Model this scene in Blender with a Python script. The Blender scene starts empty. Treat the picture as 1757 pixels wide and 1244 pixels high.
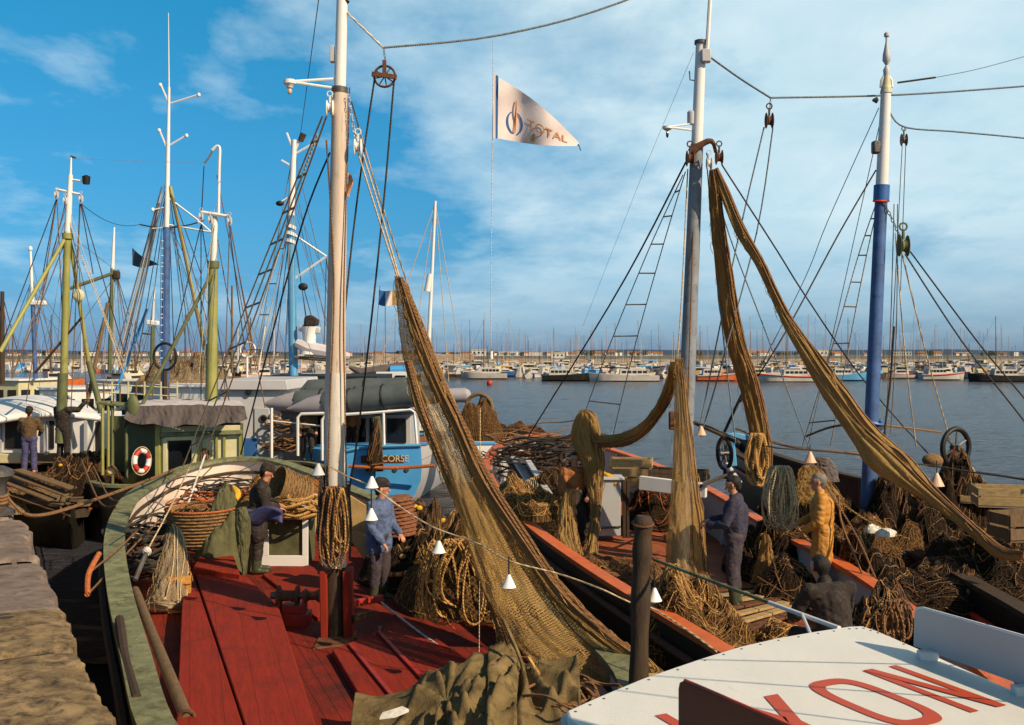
import bpy, bmesh, math, random
from mathutils import Vector, Matrix, noise
random.seed(7)
SC = bpy.context.scene
COL = SC.collection
F = 1750.0      # focal length in photograph pixels
H = 4.6         # eye height above the water
CX, HY = 878.5, 608.0

def W(px, py, Y):
    return Vector(((px-CX)*Y/F, Y, H-(py-HY)*Y/F))
def G(px, py, z):
    Y = (H-z)*F/(py-HY)
    return Vector(((px-CX)*Y/F, Y, z))
def V(*a): return Vector(a)

# ------------------------------------------------------------------ materials
class N:
    def __init__(s, nt): s.nt = nt
    def new(s, t, **kw):
        n = s.nt.nodes.new(t)
        for k, v in kw.items(): setattr(n, k, v)
        return n
    def ln(s, a, b): s.nt.links.new(a, b)
    def math(s, op, a, b=None):
        n = s.new('ShaderNodeMath', operation=op)
        for i, q in enumerate((a, b)):
            if q is None: continue
            if isinstance(q, (int, float)): n.inputs[i].default_value = q
            else: s.ln(q, n.inputs[i])
        return n.outputs[0]
    def noise(s, vec, scale, detail=4, rough=.6, dist=0):
        n = s.new('ShaderNodeTexNoise')
        n.inputs['Scale'].default_value = scale; n.inputs['Detail'].default_value = detail
        n.inputs['Roughness'].default_value = rough; n.inputs['Distortion'].default_value = dist
        if vec is not None: s.ln(vec, n.inputs['Vector'])
        return n.outputs['Fac']
    def ramp(s, fac, stops):
        n = s.new('ShaderNodeValToRGB')
        el = n.color_ramp.elements
        while len(el) < len(stops): el.new(.5)
        for e, (p, c) in zip(el, stops):
            e.position = p; e.color = (*c, 1) if len(c) == 3 else c
        s.ln(fac, n.inputs[0]); return n.outputs[0]
    def mix(s, fac, a, b, mode='MIX'):
        n = s.new('ShaderNodeMix', data_type='RGBA', blend_type=mode)
        for i, q in ((0, fac), (6, a), (7, b)):
            if isinstance(q, (int, float)): n.inputs[i].default_value = q
            elif isinstance(q, tuple): n.inputs[i].default_value = (*q[:3], 1)
            else: s.ln(q, n.inputs[i])
        return n.outputs[2]

def start(name):
    m = bpy.data.materials.new(name); m.use_nodes = True
    nt = m.node_tree; n = N(nt)
    return m, n, nt.nodes['Principled BSDF']

def scaled(n, sx, sy, sz, coord='Object'):
    tc = n.new('ShaderNodeTexCoord'); mp = n.new('ShaderNodeMapping')
    mp.inputs['Scale'].default_value = (sx, sy, sz)
    n.ln(tc.outputs[coord], mp.inputs[0]); return mp.outputs[0]

def mk(name, col, rough=.6, var=.25, scale=3.0, dirt=None, dirt_amt=.35, bump=.15, bscale=30, metal=0, stretch=(1, 1, 1), spec=.4):
    """weathered surface: colour varied by noise, optional stains of another colour, fine bump"""
    m, n, p = start(name)
    v = scaled(n, *stretch)
    f = n.noise(v, scale, 6, .65)
    lo = tuple(c*(1-var) for c in col); hi = tuple(min(1, c*(1+var*.6)) for c in col)
    c = n.ramp(f, [(.3, lo), (.7, hi)])
    if dirt:
        d = n.noise(v, scale*1.7, 8, .7, .6)
        dm = n.ramp(d, [(1-dirt_amt-.12, (0, 0, 0)), (1-dirt_amt+.1, (1, 1, 1))])
        c = n.mix(dm, c, dirt)
    n.ln(c, p.inputs['Base Color'])
    rr = n.math('ADD', n.math('MULTIPLY', f, .25), rough-.12)
    n.ln(rr, p.inputs['Roughness'])
    p.inputs['Metallic'].default_value = metal
    p.inputs['Specular IOR Level'].default_value = spec
    if bump:
        b = n.new('ShaderNodeBump'); b.inputs['Strength'].default_value = bump; b.inputs['Distance'].default_value = .02
        n.ln(n.noise(v, bscale, 5, .7), b.inputs['Height']); n.ln(b.outputs[0], p.inputs['Normal'])
    return m

def mk_net(name, col, cell=.04, solid=.45, cover=.30, open_=True):
    """knotted netting: diamond mesh from UV in metres, holes see-through, gathered patches denser"""
    m, n, p = start(name)
    tc = n.new('ShaderNodeTexCoord'); sp = n.new('ShaderNodeSeparateXYZ'); n.ln(tc.outputs['UV'], sp.inputs[0])
    wob = n.noise(tc.outputs['UV'], 3.5, 3, .5)
    u = n.math('ADD', sp.outputs[0], n.math('MULTIPLY', wob, .10)); v = n.math('ADD', sp.outputs[1], n.math('MULTIPLY', wob, .16))
    a = n.math('PINGPONG', n.math('DIVIDE', n.math('ADD', u, v), cell), .5)
    b = n.math('PINGPONG', n.math('DIVIDE', n.math('SUBTRACT', u, v), cell), .5)
    strand = n.math('LESS_THAN', n.math('MINIMUM', a, b), cover*.5)
    gat = n.noise(scaled(n, 6, .9, 1, 'UV'), 2.2, 6, .7)
    gm = n.math('GREATER_THAN', gat, 1-solid)
    al = n.math('MAXIMUM', strand, gm)
    cv = n.noise(scaled(n, 9, .7, 1, 'UV'), 3.0, 8, .75)
    c = n.ramp(cv, [(.25, tuple(x*.55 for x in col)), (.5, col), (.75, tuple(min(1, x*1.7) for x in col))])
    fine = n.noise(tc.outputs['UV'], 55, 3, .7)
    c = n.mix(n.ramp(fine, [(.42, (.75, .75, .75)), (.6, (0, 0, 0))]), c, tuple(x*.5 for x in col))
    n.ln(c, p.inputs['Base Color']); p.inputs['Roughness'].default_value = .9
    p.inputs['Specular IOR Level'].default_value = .15
    bm = n.new('ShaderNodeBump'); bm.inputs['Strength'].default_value = .9; bm.inputs['Distance'].default_value = .03
    n.ln(n.math('ADD', n.math('MULTIPLY', strand, .35), n.math('ADD', cv, n.math('MULTIPLY', fine, .5))), bm.inputs['Height']); n.ln(bm.outputs[0], p.inputs['Normal'])
    if open_:
        tl = n.new('ShaderNodeBsdfTranslucent'); n.ln(c, tl.inputs['Color']); mx_ = n.new('ShaderNodeMixShader'); mx_.inputs[0].default_value = .38
        n.ln(p.outputs[0], mx_.inputs[1]); n.ln(tl.outputs[0], mx_.inputs[2])
        tp = n.new('ShaderNodeBsdfTransparent'); m2 = n.new('ShaderNodeMixShader'); n.ln(al, m2.inputs[0]); n.ln(tp.outputs[0], m2.inputs[1]); n.ln(mx_.outputs[0], m2.inputs[2])
        n.ln(m2.outputs[0], m.node_tree.nodes['Material Output'].inputs[0])
    else:
        spk = n.noise(tc.outputs['UV'], 22, 6, .8)
        c2_ = n.mix(n.ramp(n.math('ADD', strand, n.math('MULTIPLY', n.math('SUBTRACT', spk, .5), 3.2)), [(.1, (0, 0, 0)), (.9, (1, 1, 1))]), tuple(x*.22 for x in col), c)
        n.ln(c2_, p.inputs['Base Color'])
        c3_ = n.mix(n.ramp(spk, [(.63, (0, 0, 0)), (.70, (.8, .8, .8))]), c2_, tuple(min(1, x*3.2+.02) for x in col)); n.ln(c3_, p.inputs['Base Color'])
    return m

def mk_rope(name, col):
    m, n, p = start(name)
    v = scaled(n, 1, 1, 1)
    c = n.ramp(n.noise(v, 25, 5, .7), [(.3, tuple(x*.45 for x in col)), (.65, tuple(min(1, x*1.25) for x in col))])
    n.ln(c, p.inputs['Base Color']); p.inputs['Roughness'].default_value = .85
    w = n.new('ShaderNodeTexWave'); w.inputs['Scale'].default_value = 14; w.bands_direction = 'DIAGONAL'; n.ln(v, w.inputs[0])
    b = n.new('ShaderNodeBump'); b.inputs['Strength'].default_value = .6; b.inputs['Distance'].default_value = .01
    n.ln(w.outputs[1], b.inputs['Height']); n.ln(b.outputs[0], p.inputs['Normal'])
    return m

def mk_planks(name, col, axis, width=.16, seam=.05, var=.3, dirt=(.05, .02, .012), rough=.55, dirt_amt=.3):
    """painted planking running along the unit vector axis, dark caulked seams, worn paint"""
    m, n, p = start(name)
    tc = n.new('ShaderNodeTexCoord'); sp = n.new('ShaderNodeSeparateXYZ'); n.ln(tc.outputs['Object'], sp.inputs[0])
    ax, ay = axis
    al = n.math('ADD', n.math('MULTIPLY', sp.outputs[0], ax), n.math('MULTIPLY', sp.outputs[1], ay))
    ac = n.math('ADD', n.math('MULTIPLY', sp.outputs[0], -ay), n.math('MULTIPLY', sp.outputs[1], ax))
    q = n.math('DIVIDE', ac, width)
    fr = n.math('FRACT', q); fl = n.math('FLOOR', q)
    sm = n.math('LESS_THAN', fr, seam)
    cb = n.new('ShaderNodeCombineXYZ'); n.ln(n.math('MULTIPLY', al, .7), cb.inputs[0]); n.ln(n.math('MULTIPLY', ac, 5), cb.inputs[1]); n.ln(fl, cb.inputs[2])
    g = n.noise(cb.outputs[0], 3.0, 8, .7)
    wn = n.new('ShaderNodeTexWhiteNoise', noise_dimensions='1D'); n.ln(fl, wn.inputs['W'])
    c = n.ramp(g, [(.28, tuple(x*(1-var) for x in col)), (.7, tuple(min(1, x*(1+var*.5)) for x in col))])
    c = n.mix(n.math('MULTIPLY', wn.outputs['Value'], .35), c, tuple(x*.6 for x in col))
    big = n.noise(tc.outputs['Object'], 1.3, 8, .72, .5)
    c = n.mix(n.ramp(big, [(1-dirt_amt-.1, (0, 0, 0)), (1-dirt_amt+.14, (1, 1, 1))]), c, dirt)  # dark blotches: dirt, and on the red planking also shadow painted into the colour
    scr = n.noise(cb.outputs[0], 11, 6, .8)
    c = n.mix(n.ramp(scr, [(.62, (0, 0, 0)), (.72, (.6, .6, .6))]), c, tuple(x*.35 for x in col))
    c = n.mix(sm, c, tuple(x*.25 for x in dirt))
    n.ln(c, p.inputs['Base Color'])
    n.ln(n.math('ADD', n.math('MULTIPLY', g, .35), rough-.15), p.inputs['Roughness'])
    p.inputs['Specular IOR Level'].default_value = .25
    b = n.new('ShaderNodeBump'); b.inputs['Strength'].default_value = .5; b.inputs['Distance'].default_value = .02
    n.ln(n.math('SUBTRACT', n.math('ADD', g, n.math('MULTIPLY', scr, .5)), sm), b.inputs['Height']); n.ln(b.outputs[0], p.inputs['Normal'])
    return m

M = {}
M['green_paint'] = mk('green_paint', (.20, .205, .110), .7, .4, 3.5, (.07, .065, .03), .40, .45, 25, spec=.2)
M['white_paint'] = mk('white_paint', (.66, .60, .53), .55, .14, 2.5, (.30, .17, .09), .20, .2, 20)
M['pink_white'] = mk('pink_white', (.66, .55, .47), .55, .14, 2.0, (.30, .22, .15), .22, .2, 20)
M['far_white'] = mk('far_white', (.50, .45, .39), .6, .2, .8, (.25, .2, .16), .3, .1, 5)
M['clean_white'] = mk('clean_white', (.72, .70, .67), .45, .06, 2.0, (.45, .40, .33), .18, .05, 20)
M['cream'] = mk('cream', (.55, .50, .30), .55, .15, 3, (.16, .12, .05), .25, .2, 20)
M['yellow_green'] = mk('yellow_green', (.29, .28, .075), .5, .2, 2.5, (.13, .13, .05), .22, .15, 20)
M['olive'] = mk('olive', (.12, .13, .05), .6, .3, 3, (.05, .04, .02), .3, .2, 20)
M['black_hull'] = mk('black_hull', (.016, .014, .010), .5, .5, 2, (.06, .035, .015), .25, .3, 15)
M['dark_green'] = mk('dark_green', (.02, .028, .014), .5, .4, 2, (.05, .035, .015), .25, .3, 15)
M['orange_red'] = mk('orange_red', (.58, .125, .028), .55, .25, 4, (.16, .05, .03), .33, .3, 30)
M['red_stripe'] = mk('red_stripe', (.55, .05, .02), .5, .25, 5, (.12, .02, .01), .25, .2, 30)
M['red_paint'] = mk('red_paint', (.32, .022, .010), .5, .3, 3, (.05, .012, .008), .3, .35, 30)
M['blue_paint'] = mk('blue_paint', (.035, .12, .34), .45, .2, 2, (.02, .05, .14), .25, .15, 20)
M['mast_blue'] = mk('mast_blue', (.055, .12, .29), .6, .35, 3, (.04, .035, .07), .36, .15, 20)
M['sky_blue'] = mk('sky_blue', (.10, .33, .56), .45, .12, 2, (.05, .15, .3), .2, .1, 20)
M['hull_blue'] = mk('hull_blue', (.075, .33, .68), .4, .12, 1.5, (.12, .25, .38), .2, .1, 15)
M['grey_mast'] = mk('grey_mast', (.22, .24, .27), .6, .25, 3, (.10, .06, .035), .36, .15, 20)
M['light_grey'] = mk('light_grey', (.47, .46, .47), .5, .08, 2, (.30, .27, .24), .2, .06, 20)
M['pale_panel'] = mk('pale_panel', (.40, .41, .42), .55, .06, 2, None, 0, .05, 20)
M['steel'] = mk('steel', (.13, .12, .11), .5, .3, 6, (.10, .045, .015), .4, .2, 40, .5)
M['rust'] = mk('rust', (.14, .055, .022), .8, .45, 7, (.05, .02, .01), .4, .5, 40)
M['black'] = mk('black', (.008, .007, .006), .6, .4, 4, None, 0, .2, 20)
M['glass'] = mk('glass', (.008, .010, .012), .12, .2, 2, None, 0, 0, 20, spec=.8)
M['wood_dark'] = mk('wood_dark', (.055, .032, .016), .8, .45, 5, (.02, .012, .008), .35, .6, 25, stretch=(3, 3, .6))
M['wood_pole'] = mk('wood_pole', (.16, .10, .05), .8, .4, 5, (.05, .03, .015), .35, .5, 25, stretch=(3, 3, .6))
M['crate_wood'] = mk('crate_wood', (.40, .27, .12), .8, .35, 6, (.14, .08, .035), .33, .5, 30, stretch=(.7, 3, 3))
M['yellow_wood'] = mk('yellow_wood', (.50, .24, .05), .8, .4, 6, (.14, .06, .02), .42, .4, 30)
M['wicker'] = mk('wicker', (.30, .17, .065), .85, .55, 24, (.07, .035, .012), .42, .9, 60)
M['red_wicker'] = mk('red_wicker', (.27, .10, .045), .85, .5, 24, (.08, .03, .015), .4, .9, 60)
M['canvas'] = mk('canvas', (.22, .155, .070), .95, .35, 4, (.08, .055, .025), .42, .7, 60, spec=.1)
M['tarp_grey'] = mk('tarp_grey', (.12, .095, .09), .85, .25, 2.5, (.09, .07, .06), .35, .3, 30)
M['tarp_top'] = mk('tarp_top', (.52, .47, .48), .8, .15, 2.5, (.33, .28, .26), .25, .3, 30)
M['tarp_green'] = mk('tarp_green', (.10, .095, .040), .9, .35, 4, (.05, .04, .02), .35, .5, 40)
M['rubber'] = mk('rubber', (.085, .10, .10), .6, .2, 3, (.05, .055, .055), .3, .15, 30)
M['rubber_light'] = mk('rubber_light', (.34, .31, .33), .6, .1, 3, None, 0, .08, 30)
M['net_gold'] = mk_net('net_gold', (.68, .42, .15), .030, .24, .38)
M['net_dense'] = mk_net('net_dense', (.64, .41, .15), .026, .62, .4)
M['net_brown'] = mk_net('net_brown', (.54, .31, .105), .024, .60, .4)
M['net_solid'] = mk_net('net_solid', (.17, .088, .028), .07, .0, .30, False)
M['net_dark'] = mk_net('net_dark', (.040, .022, .010), .08, .0, .28, False)
M['net_pale'] = mk_net('net_pale', (.42, .31, .19), .03, .95, .4, False)
M['rope_gold'] = mk_rope('rope_gold', (.46, .25, .070))
M['rope_brown'] = mk_rope('rope_brown', (.21, .10, .036))
M['rope_dark'] = mk_rope('rope_dark', (.045, .035, .028))
M['rope_tar'] = mk_rope('rope_tar', (.055, .030, .014))
M['rope_pale'] = mk_rope('rope_pale', (.60, .44, .25))
M['rope_white'] = mk_rope('rope_white', (.62, .58, .52))
M['rope_grey'] = mk_rope('rope_grey', (.16, .19, .21))
M['rope_orange'] = mk_rope('rope_orange', (.45, .12, .03))
M['skin'] = mk('skin', (.50, .22, .12), .5, .15, 6, None, 0, .05, 60)
M['hair_dark'] = mk('hair_dark', (.015, .010, .007), .6, .4, 30, None, 0, .6, 90)
M['hair_grey'] = mk('hair_grey', (.20, .18, .16), .6, .4, 30, None, 0, .6, 90)
M['navy'] = mk('navy', (.035, .032, .068), .9, .35, 8, (.06, .05, .05), .42, .4, 90)
M['denim'] = mk('denim', (.10, .14, .26), .9, .25, 8, (.05, .06, .10), .42, .4, 90)
M['purple'] = mk('purple', (.075, .070, .17), .85, .25, 8, (.04, .035, .07), .42, .3, 90)
M['trouser'] = mk('trouser', (.045, .035, .055), .9, .35, 8, (.09, .06, .04), .42, .4, 90)
M['coat_dark'] = mk('coat_dark', (.022, .015, .012), .9, .4, 8, (.055, .04, .03), .42, .4, 90)
M['jacket_brown'] = mk('jacket_brown', (.12, .07, .028), .9, .4, 14, (.05, .03, .015), .42, .4, 90)
M['oilskin'] = mk('oilskin', (.50, .215, .030), .55, .3, 5, (.12, .06, .015), .3, .3, 30)
M['boot'] = mk('boot', (.05, .055, .03), .45, .3, 6, None, 0, .2, 40)
M['shirt_orange'] = mk('shirt_orange', (.34, .12, .035), .85, .3, 8, None, 0, .4, 60)
M['tan_cloth'] = mk('tan_cloth', (.40, .26, .10), .85, .3, 4, (.18, .1, .04), .3, .5, 50)
M['lamp_white'] = mk('lamp_white', (.78, .76, .72), .35, .06, 6, None, 0, 0, 30)
M['lamp_pink'] = mk('lamp_pink', (.66, .42, .28), .4, .1, 6, None, 0, 0, 30)
M['letter_red'] = mk('letter_red', (.46, .055, .012), .5, .1, 8, None, 0, .05, 30)
M['board_brown'] = mk('board_brown', (.10, .022, .010), .5, .2, 5, None, 0, .1, 30)
M['yellow'] = mk('yellow', (.65, .36, .02), .6, .2, 5, None, 0, .2, 40)
M['float_red'] = mk('float_red', (.45, .04, .03), .5, .2, 5, None, 0, .1, 40)
M['flag_white'] = mk('flag_white', (.72, .61, .58), .9, .08, 6, None, 0, .2, 60)
M['flag_blue'] = mk('flag_blue', (.03, .12, .32), .9, .1, 6, None, 0, .2, 60)
M['flag_orange'] = mk('flag_orange', (.62, .27, .12), .9, .1, 6, None, 0, .2, 60)
M['flag_dark'] = mk('flag_dark', (.06, .09, .12), .9, .3, 10, None, 0, .2, 60)
M['fish_white'] = mk('fish_white', (.6, .57, .5), .5, .3, 20, None, 0, .3, 40)

# ------------------------------------------------------------------ mesh helpers
class MB:
    def __init__(s): s.v = []; s.f = []; s.uv = []; s.mi = []; s.cur = 0
    def add(s, vs, fs, uvs=None):
        o = len(s.v); s.v += [tuple(p) for p in vs]
        for k, f in enumerate(fs):
            s.f.append([i+o for i in f]); s.mi.append(s.cur)
            s.uv.append(uvs[k] if uvs else None)
        return s
    def box(s, c, size, R=None):
        hx, hy, hz = (q/2 for q in size); c = Vector(c)
        vs = []
        for x in (-hx, hx):
            for y in (-hy, hy):
                for z in (-hz, hz):
                    p = Vector((x, y, z))
                    if R is not None: p = R @ p
                    vs.append(c+p)
        return s.add(vs, [(0, 1, 3, 2), (4, 6, 7, 5), (0, 4, 5, 1), (2, 3, 7, 6), (0, 2, 6, 4), (1, 5, 7, 3)])
    def beam(s, a, b, w, h, up=Vector((0, 0, 1))):
        a = Vector(a); b = Vector(b); d = (b-a); L = d.length; d.normalize()
        if abs(d.dot(up)) > .98: up = Vector((0, 1, 0))
        x = d.cross(up).normalized(); z = x.cross(d).normalized()
        R = Matrix((x, d, z)).transposed()
        return s.box((a+b)/2, (w, L, h), R)
    def loft(s, rings, closed=True, caps=True, uvscale=None):
        vs = [p for r in rings for p in r]; n = len(rings[0]); fs = []; uvs = []
        m = n if closed else n-1
        L = 0
        circ = sum((Vector(rings[len(rings)//2][(j+1) % n])-Vector(rings[len(rings)//2][j])).length for j in range(m))
        for i in range(len(rings)-1):
            dl = sum((Vector(rings[i+1][j])-Vector(rings[i][j])).length for j in range(0, n, max(1, n//4)))/len(range(0, n, max(1, n//4)))
            for j in range(m):
                k = (j+1) % n
                fs.append((i*n+j, i*n+k, (i+1)*n+k, (i+1)*n+j))
                u0, u1 = circ*j/m, circ*(j+1)/m
                uvs.append([(u0, L), (u1, L), (u1, L+dl), (u0, L+dl)])
            L += dl
        if caps and closed:
            fs.append(tuple(reversed(range(n)))); uvs.append([(0, 0)]*n)
            fs.append(tuple(range((len(rings)-1)*n, len(rings)*n))); uvs.append([(0, 0)]*n)
        return s.add(vs, fs, uvs)
    def tube(s, pts, r, seg=6, caps=True, closed=False):
        pts = [Vector(p) for p in pts]; n = len(pts)
        rr = r if isinstance(r, (list, tuple)) else [r]*n
        rings = []; prev = None
        for i, p in enumerate(pts):
            if closed: t = pts[(i+1) % n]-pts[i-1]
            else: t = pts[min(i+1, n-1)]-pts[max(i-1, 0)]
            if t.length < 1e-9: t = Vector((0, 0, 1))
            t.normalize()
            if prev is None:
                a = Vector((0, 0, 1)) if abs(t.z) < .9 else Vector((1, 0, 0))
                x = t.cross(a).normalized()
            else:
                x = (prev-t*prev.dot(t))
                x = x.normalized() if x.length > 1e-6 else t.orthogonal().normalized()
            prev = x; y = t.cross(x)
            rings.append([p+(x*math.cos(2*math.pi*k/seg)+y*math.sin(2*math.pi*k/seg))*rr[i] for k in range(seg)])
        if closed: rings.append(rings[0]); caps = False
        return s.loft(rings, True, caps)
    def lathe(s, prof, c, axis=Vector((0, 0, 1)), seg=16):
        c = Vector(c); axis = Vector(axis).normalized(); x = axis.orthogonal().normalized(); y = axis.cross(x)
        rings = [[c+axis*h+(x*math.cos(2*math.pi*k/seg)+y*math.sin(2*math.pi*k/seg))*max(r, 1e-4) for k in range(seg)] for r, h in prof]
        return s.loft(rings)
    def ell(s, c, r, seg=10, rings=7):
        c = Vector(c)
        vs = []; fs = []
        for i in range(rings+1):
            a = math.pi*i/rings
            for k in range(seg):
                b = 2*math.pi*k/seg
                vs.append(c+Vector((r[0]*math.sin(a)*math.cos(b), r[1]*math.sin(a)*math.sin(b), r[2]*math.cos(a))))
        for i in range(rings):
            for k in range(seg):
                q = (k+1) % seg
                fs.append((i*seg+k, (i+1)*seg+k, (i+1)*seg+q, i*seg+q))
        return s.add(vs, fs)
    def prism(s, pts, d):
        d = Vector(d); n = len(pts); pts = [Vector(p) for p in pts]
        vs = pts+[p+d for p in pts]
        fs = [tuple(range(n))[::-1], tuple(range(n, 2*n))]+[(i, (i+1) % n, n+(i+1) % n, n+i) for i in range(n)]
        return s.add(vs, fs)
    def grid(s, P, nu, nv, size=(1, 1)):
        vs = [P(i/(nu-1), j/(nv-1)) for j in range(nv) for i in range(nu)]
        fs = []; uvs = []
        for j in range(nv-1):
            for i in range(nu-1):
                fs.append((j*nu+i, j*nu+i+1, (j+1)*nu+i+1, (j+1)*nu+i))
                u0, u1, v0, v1 = i/(nu-1)*size[0], (i+1)/(nu-1)*size[0], j/(nv-1)*size[1], (j+1)/(nv-1)*size[1]
                uvs.append([(u0, v0), (u1, v0), (u1, v1), (u0, v1)])
        return s.add(vs, fs, uvs)
    def build(s, name, mats, parent=None, smooth=True, bevel=0, fix=True, angle=40):
        me = bpy.data.meshes.new(name); me.from_pydata(s.v, [], s.f)
        if not isinstance(mats, (list, tuple)): mats = [mats]
        for m in mats: me.materials.append(M[m] if isinstance(m, str) else m)
        uvl = me.uv_layers.new(name='UVMap')
        flat = []
        for f, u in zip(s.f, s.uv):
            for q in range(len(f)): flat += (u[q] if u else (0.0, 0.0))
        if len(flat) == len(uvl.data)*2: uvl.data.foreach_set('uv', flat)
        me.polygons.foreach_set('material_index', s.mi)
        me.validate()
        if fix:
            bm = bmesh.new(); bm.from_mesh(me); bmesh.ops.recalc_face_normals(bm, faces=bm.faces); bm.to_mesh(me); bm.free()
        if smooth:
            me.polygons.foreach_set('use_smooth', [True]*len(me.polygons))
            try: me.set_sharp_from_angle(angle=math.radians(angle))
            except Exception: pass
        o = bpy.data.objects.new(name, me); COL.objects.link(o)
        if parent is not None:
            o.parent = parent
            o.matrix_parent_inverse = Matrix.Translation(-parent_world(parent))
        if bevel:
            b = o.modifiers.new('bevel', 'BEVEL'); b.width = bevel; b.segments = 2; b.limit_method = 'ANGLE'
        return o

def parent_world(p):
    v = Vector(p.location)
    return v if p.parent is None else Vector((0, 0, 0))

def tag(o, label=None, cat=None, group=None, kind=None):
    if label: o['label'] = label
    if cat: o['category'] = cat
    if group: o['group'] = group
    if kind: o['kind'] = kind
    return o
def empty(name, loc, label=None, cat=None, group=None):
    o = bpy.data.objects.new(name, None); COL.objects.link(o); o.location = loc; o.empty_display_size = .2
    return tag(o, label, cat, group)
def copy_tree(o, parent=None):
    c = o.copy(); COL.objects.link(c); c.parent = parent
    if parent is not None: c.matrix_parent_inverse = o.matrix_parent_inverse.copy()
    for ch in list(o.children): copy_tree(ch, c)
    return c

def crom(pts, n):
    """resample a polyline smoothly to n points"""
    pts = [Vector(p) for p in pts]
    if len(pts) < 3: return [pts[0].lerp(pts[-1], i/(n-1)) for i in range(n)]
    out = []; m = len(pts)-1
    for i in range(n):
        t = i/(n-1)*m; k = min(int(t), m-1); t -= k
        p0, p1, p2, p3 = pts[max(k-1, 0)], pts[k], pts[k+1], pts[min(k+2, m)]
        out.append(.5*((2*p1)+(p2-p0)*t+(2*p0-5*p1+4*p2-p3)*t*t+(3*p1-p0-3*p2+p3)*t**3))
    return out

def line(root, a, b, r=.009, mat='rope_dark', sag=0, name='stay', n=2):
    """one rope as a part of the boat; a, b (and waypoints) are (px, py, Y)"""
    pts = [W(*a), W(*b)] if not isinstance(a, list) else [W(*q) for q in a]
    if isinstance(a, list) and len(pts) > 2: pts = crom(pts, max(len(pts)*4, 8))
    elif sag:
        A, B = pts; n = 14
        pts = [A.lerp(B, i/n)-Vector((0, 0, sag*4*(i/n)*(1-i/n))) for i in range(n+1)]
    return MB().tube(pts, r, 5).build(name, mat, root)

def baked(ob):
    """mesh of an object with its modifiers applied, worked out in a small scene of its own"""
    ts = bpy.data.scenes.new('bake'); ts.collection.objects.link(ob)
    vl = ts.view_layers[0]; vl.update(); dg = vl.depsgraph
    me = bpy.data.meshes.new_from_object(ob.evaluated_get(dg))
    ts.collection.objects.unlink(ob); bpy.data.scenes.remove(ts); return me
def evaluated(o):
    t = bpy.data.objects.new('t', o.data)
    for m_ in o.modifiers:
        n_ = t.modifiers.new(m_.name, m_.type)
        for k in (('mode', 'voxel_size', 'use_smooth_shade') if m_.type == 'REMESH' else ('iterations', 'factor')): setattr(n_, k, getattr(m_, k))
    me = baked(t); bpy.data.objects.remove(t)
    o.modifiers.clear(); old = o.data; o.data = me; bpy.data.meshes.remove(old); return o

def text_mesh(txt, size, mat, name, fn, parent=None, extrude=0):
    """text whose vertices (x, y in text units) are placed by fn(x, y)"""
    cu = bpy.data.curves.new('t', 'FONT'); cu.body = txt; cu.size = size; cu.offset = .004*size
    o = bpy.data.objects.new('t', cu); me = baked(o)
    mb = MB(); mb.add([fn(v.co.x, v.co.y) for v in me.vertices], [tuple(p.vertices) for p in me.polygons])
    bpy.data.objects.remove(o); bpy.data.curves.remove(cu); bpy.data.meshes.remove(me)
    return mb.build(name, mat, parent, smooth=False)
# ------------------------------------------------------------------ boats
def offset_path(pts, d, inward):
    out = []; n = len(pts)
    for i, p in enumerate(pts):
        t = (pts[min(i+1, n-1)]-pts[max(i-1, 0)]); t.z = 0; t.normalize()
        nn = Vector((t.y, -t.x, 0))
        if nn.dot(inward(p)) < 0: nn = -nn
        out.append(p+nn*d)
    return out

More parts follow.
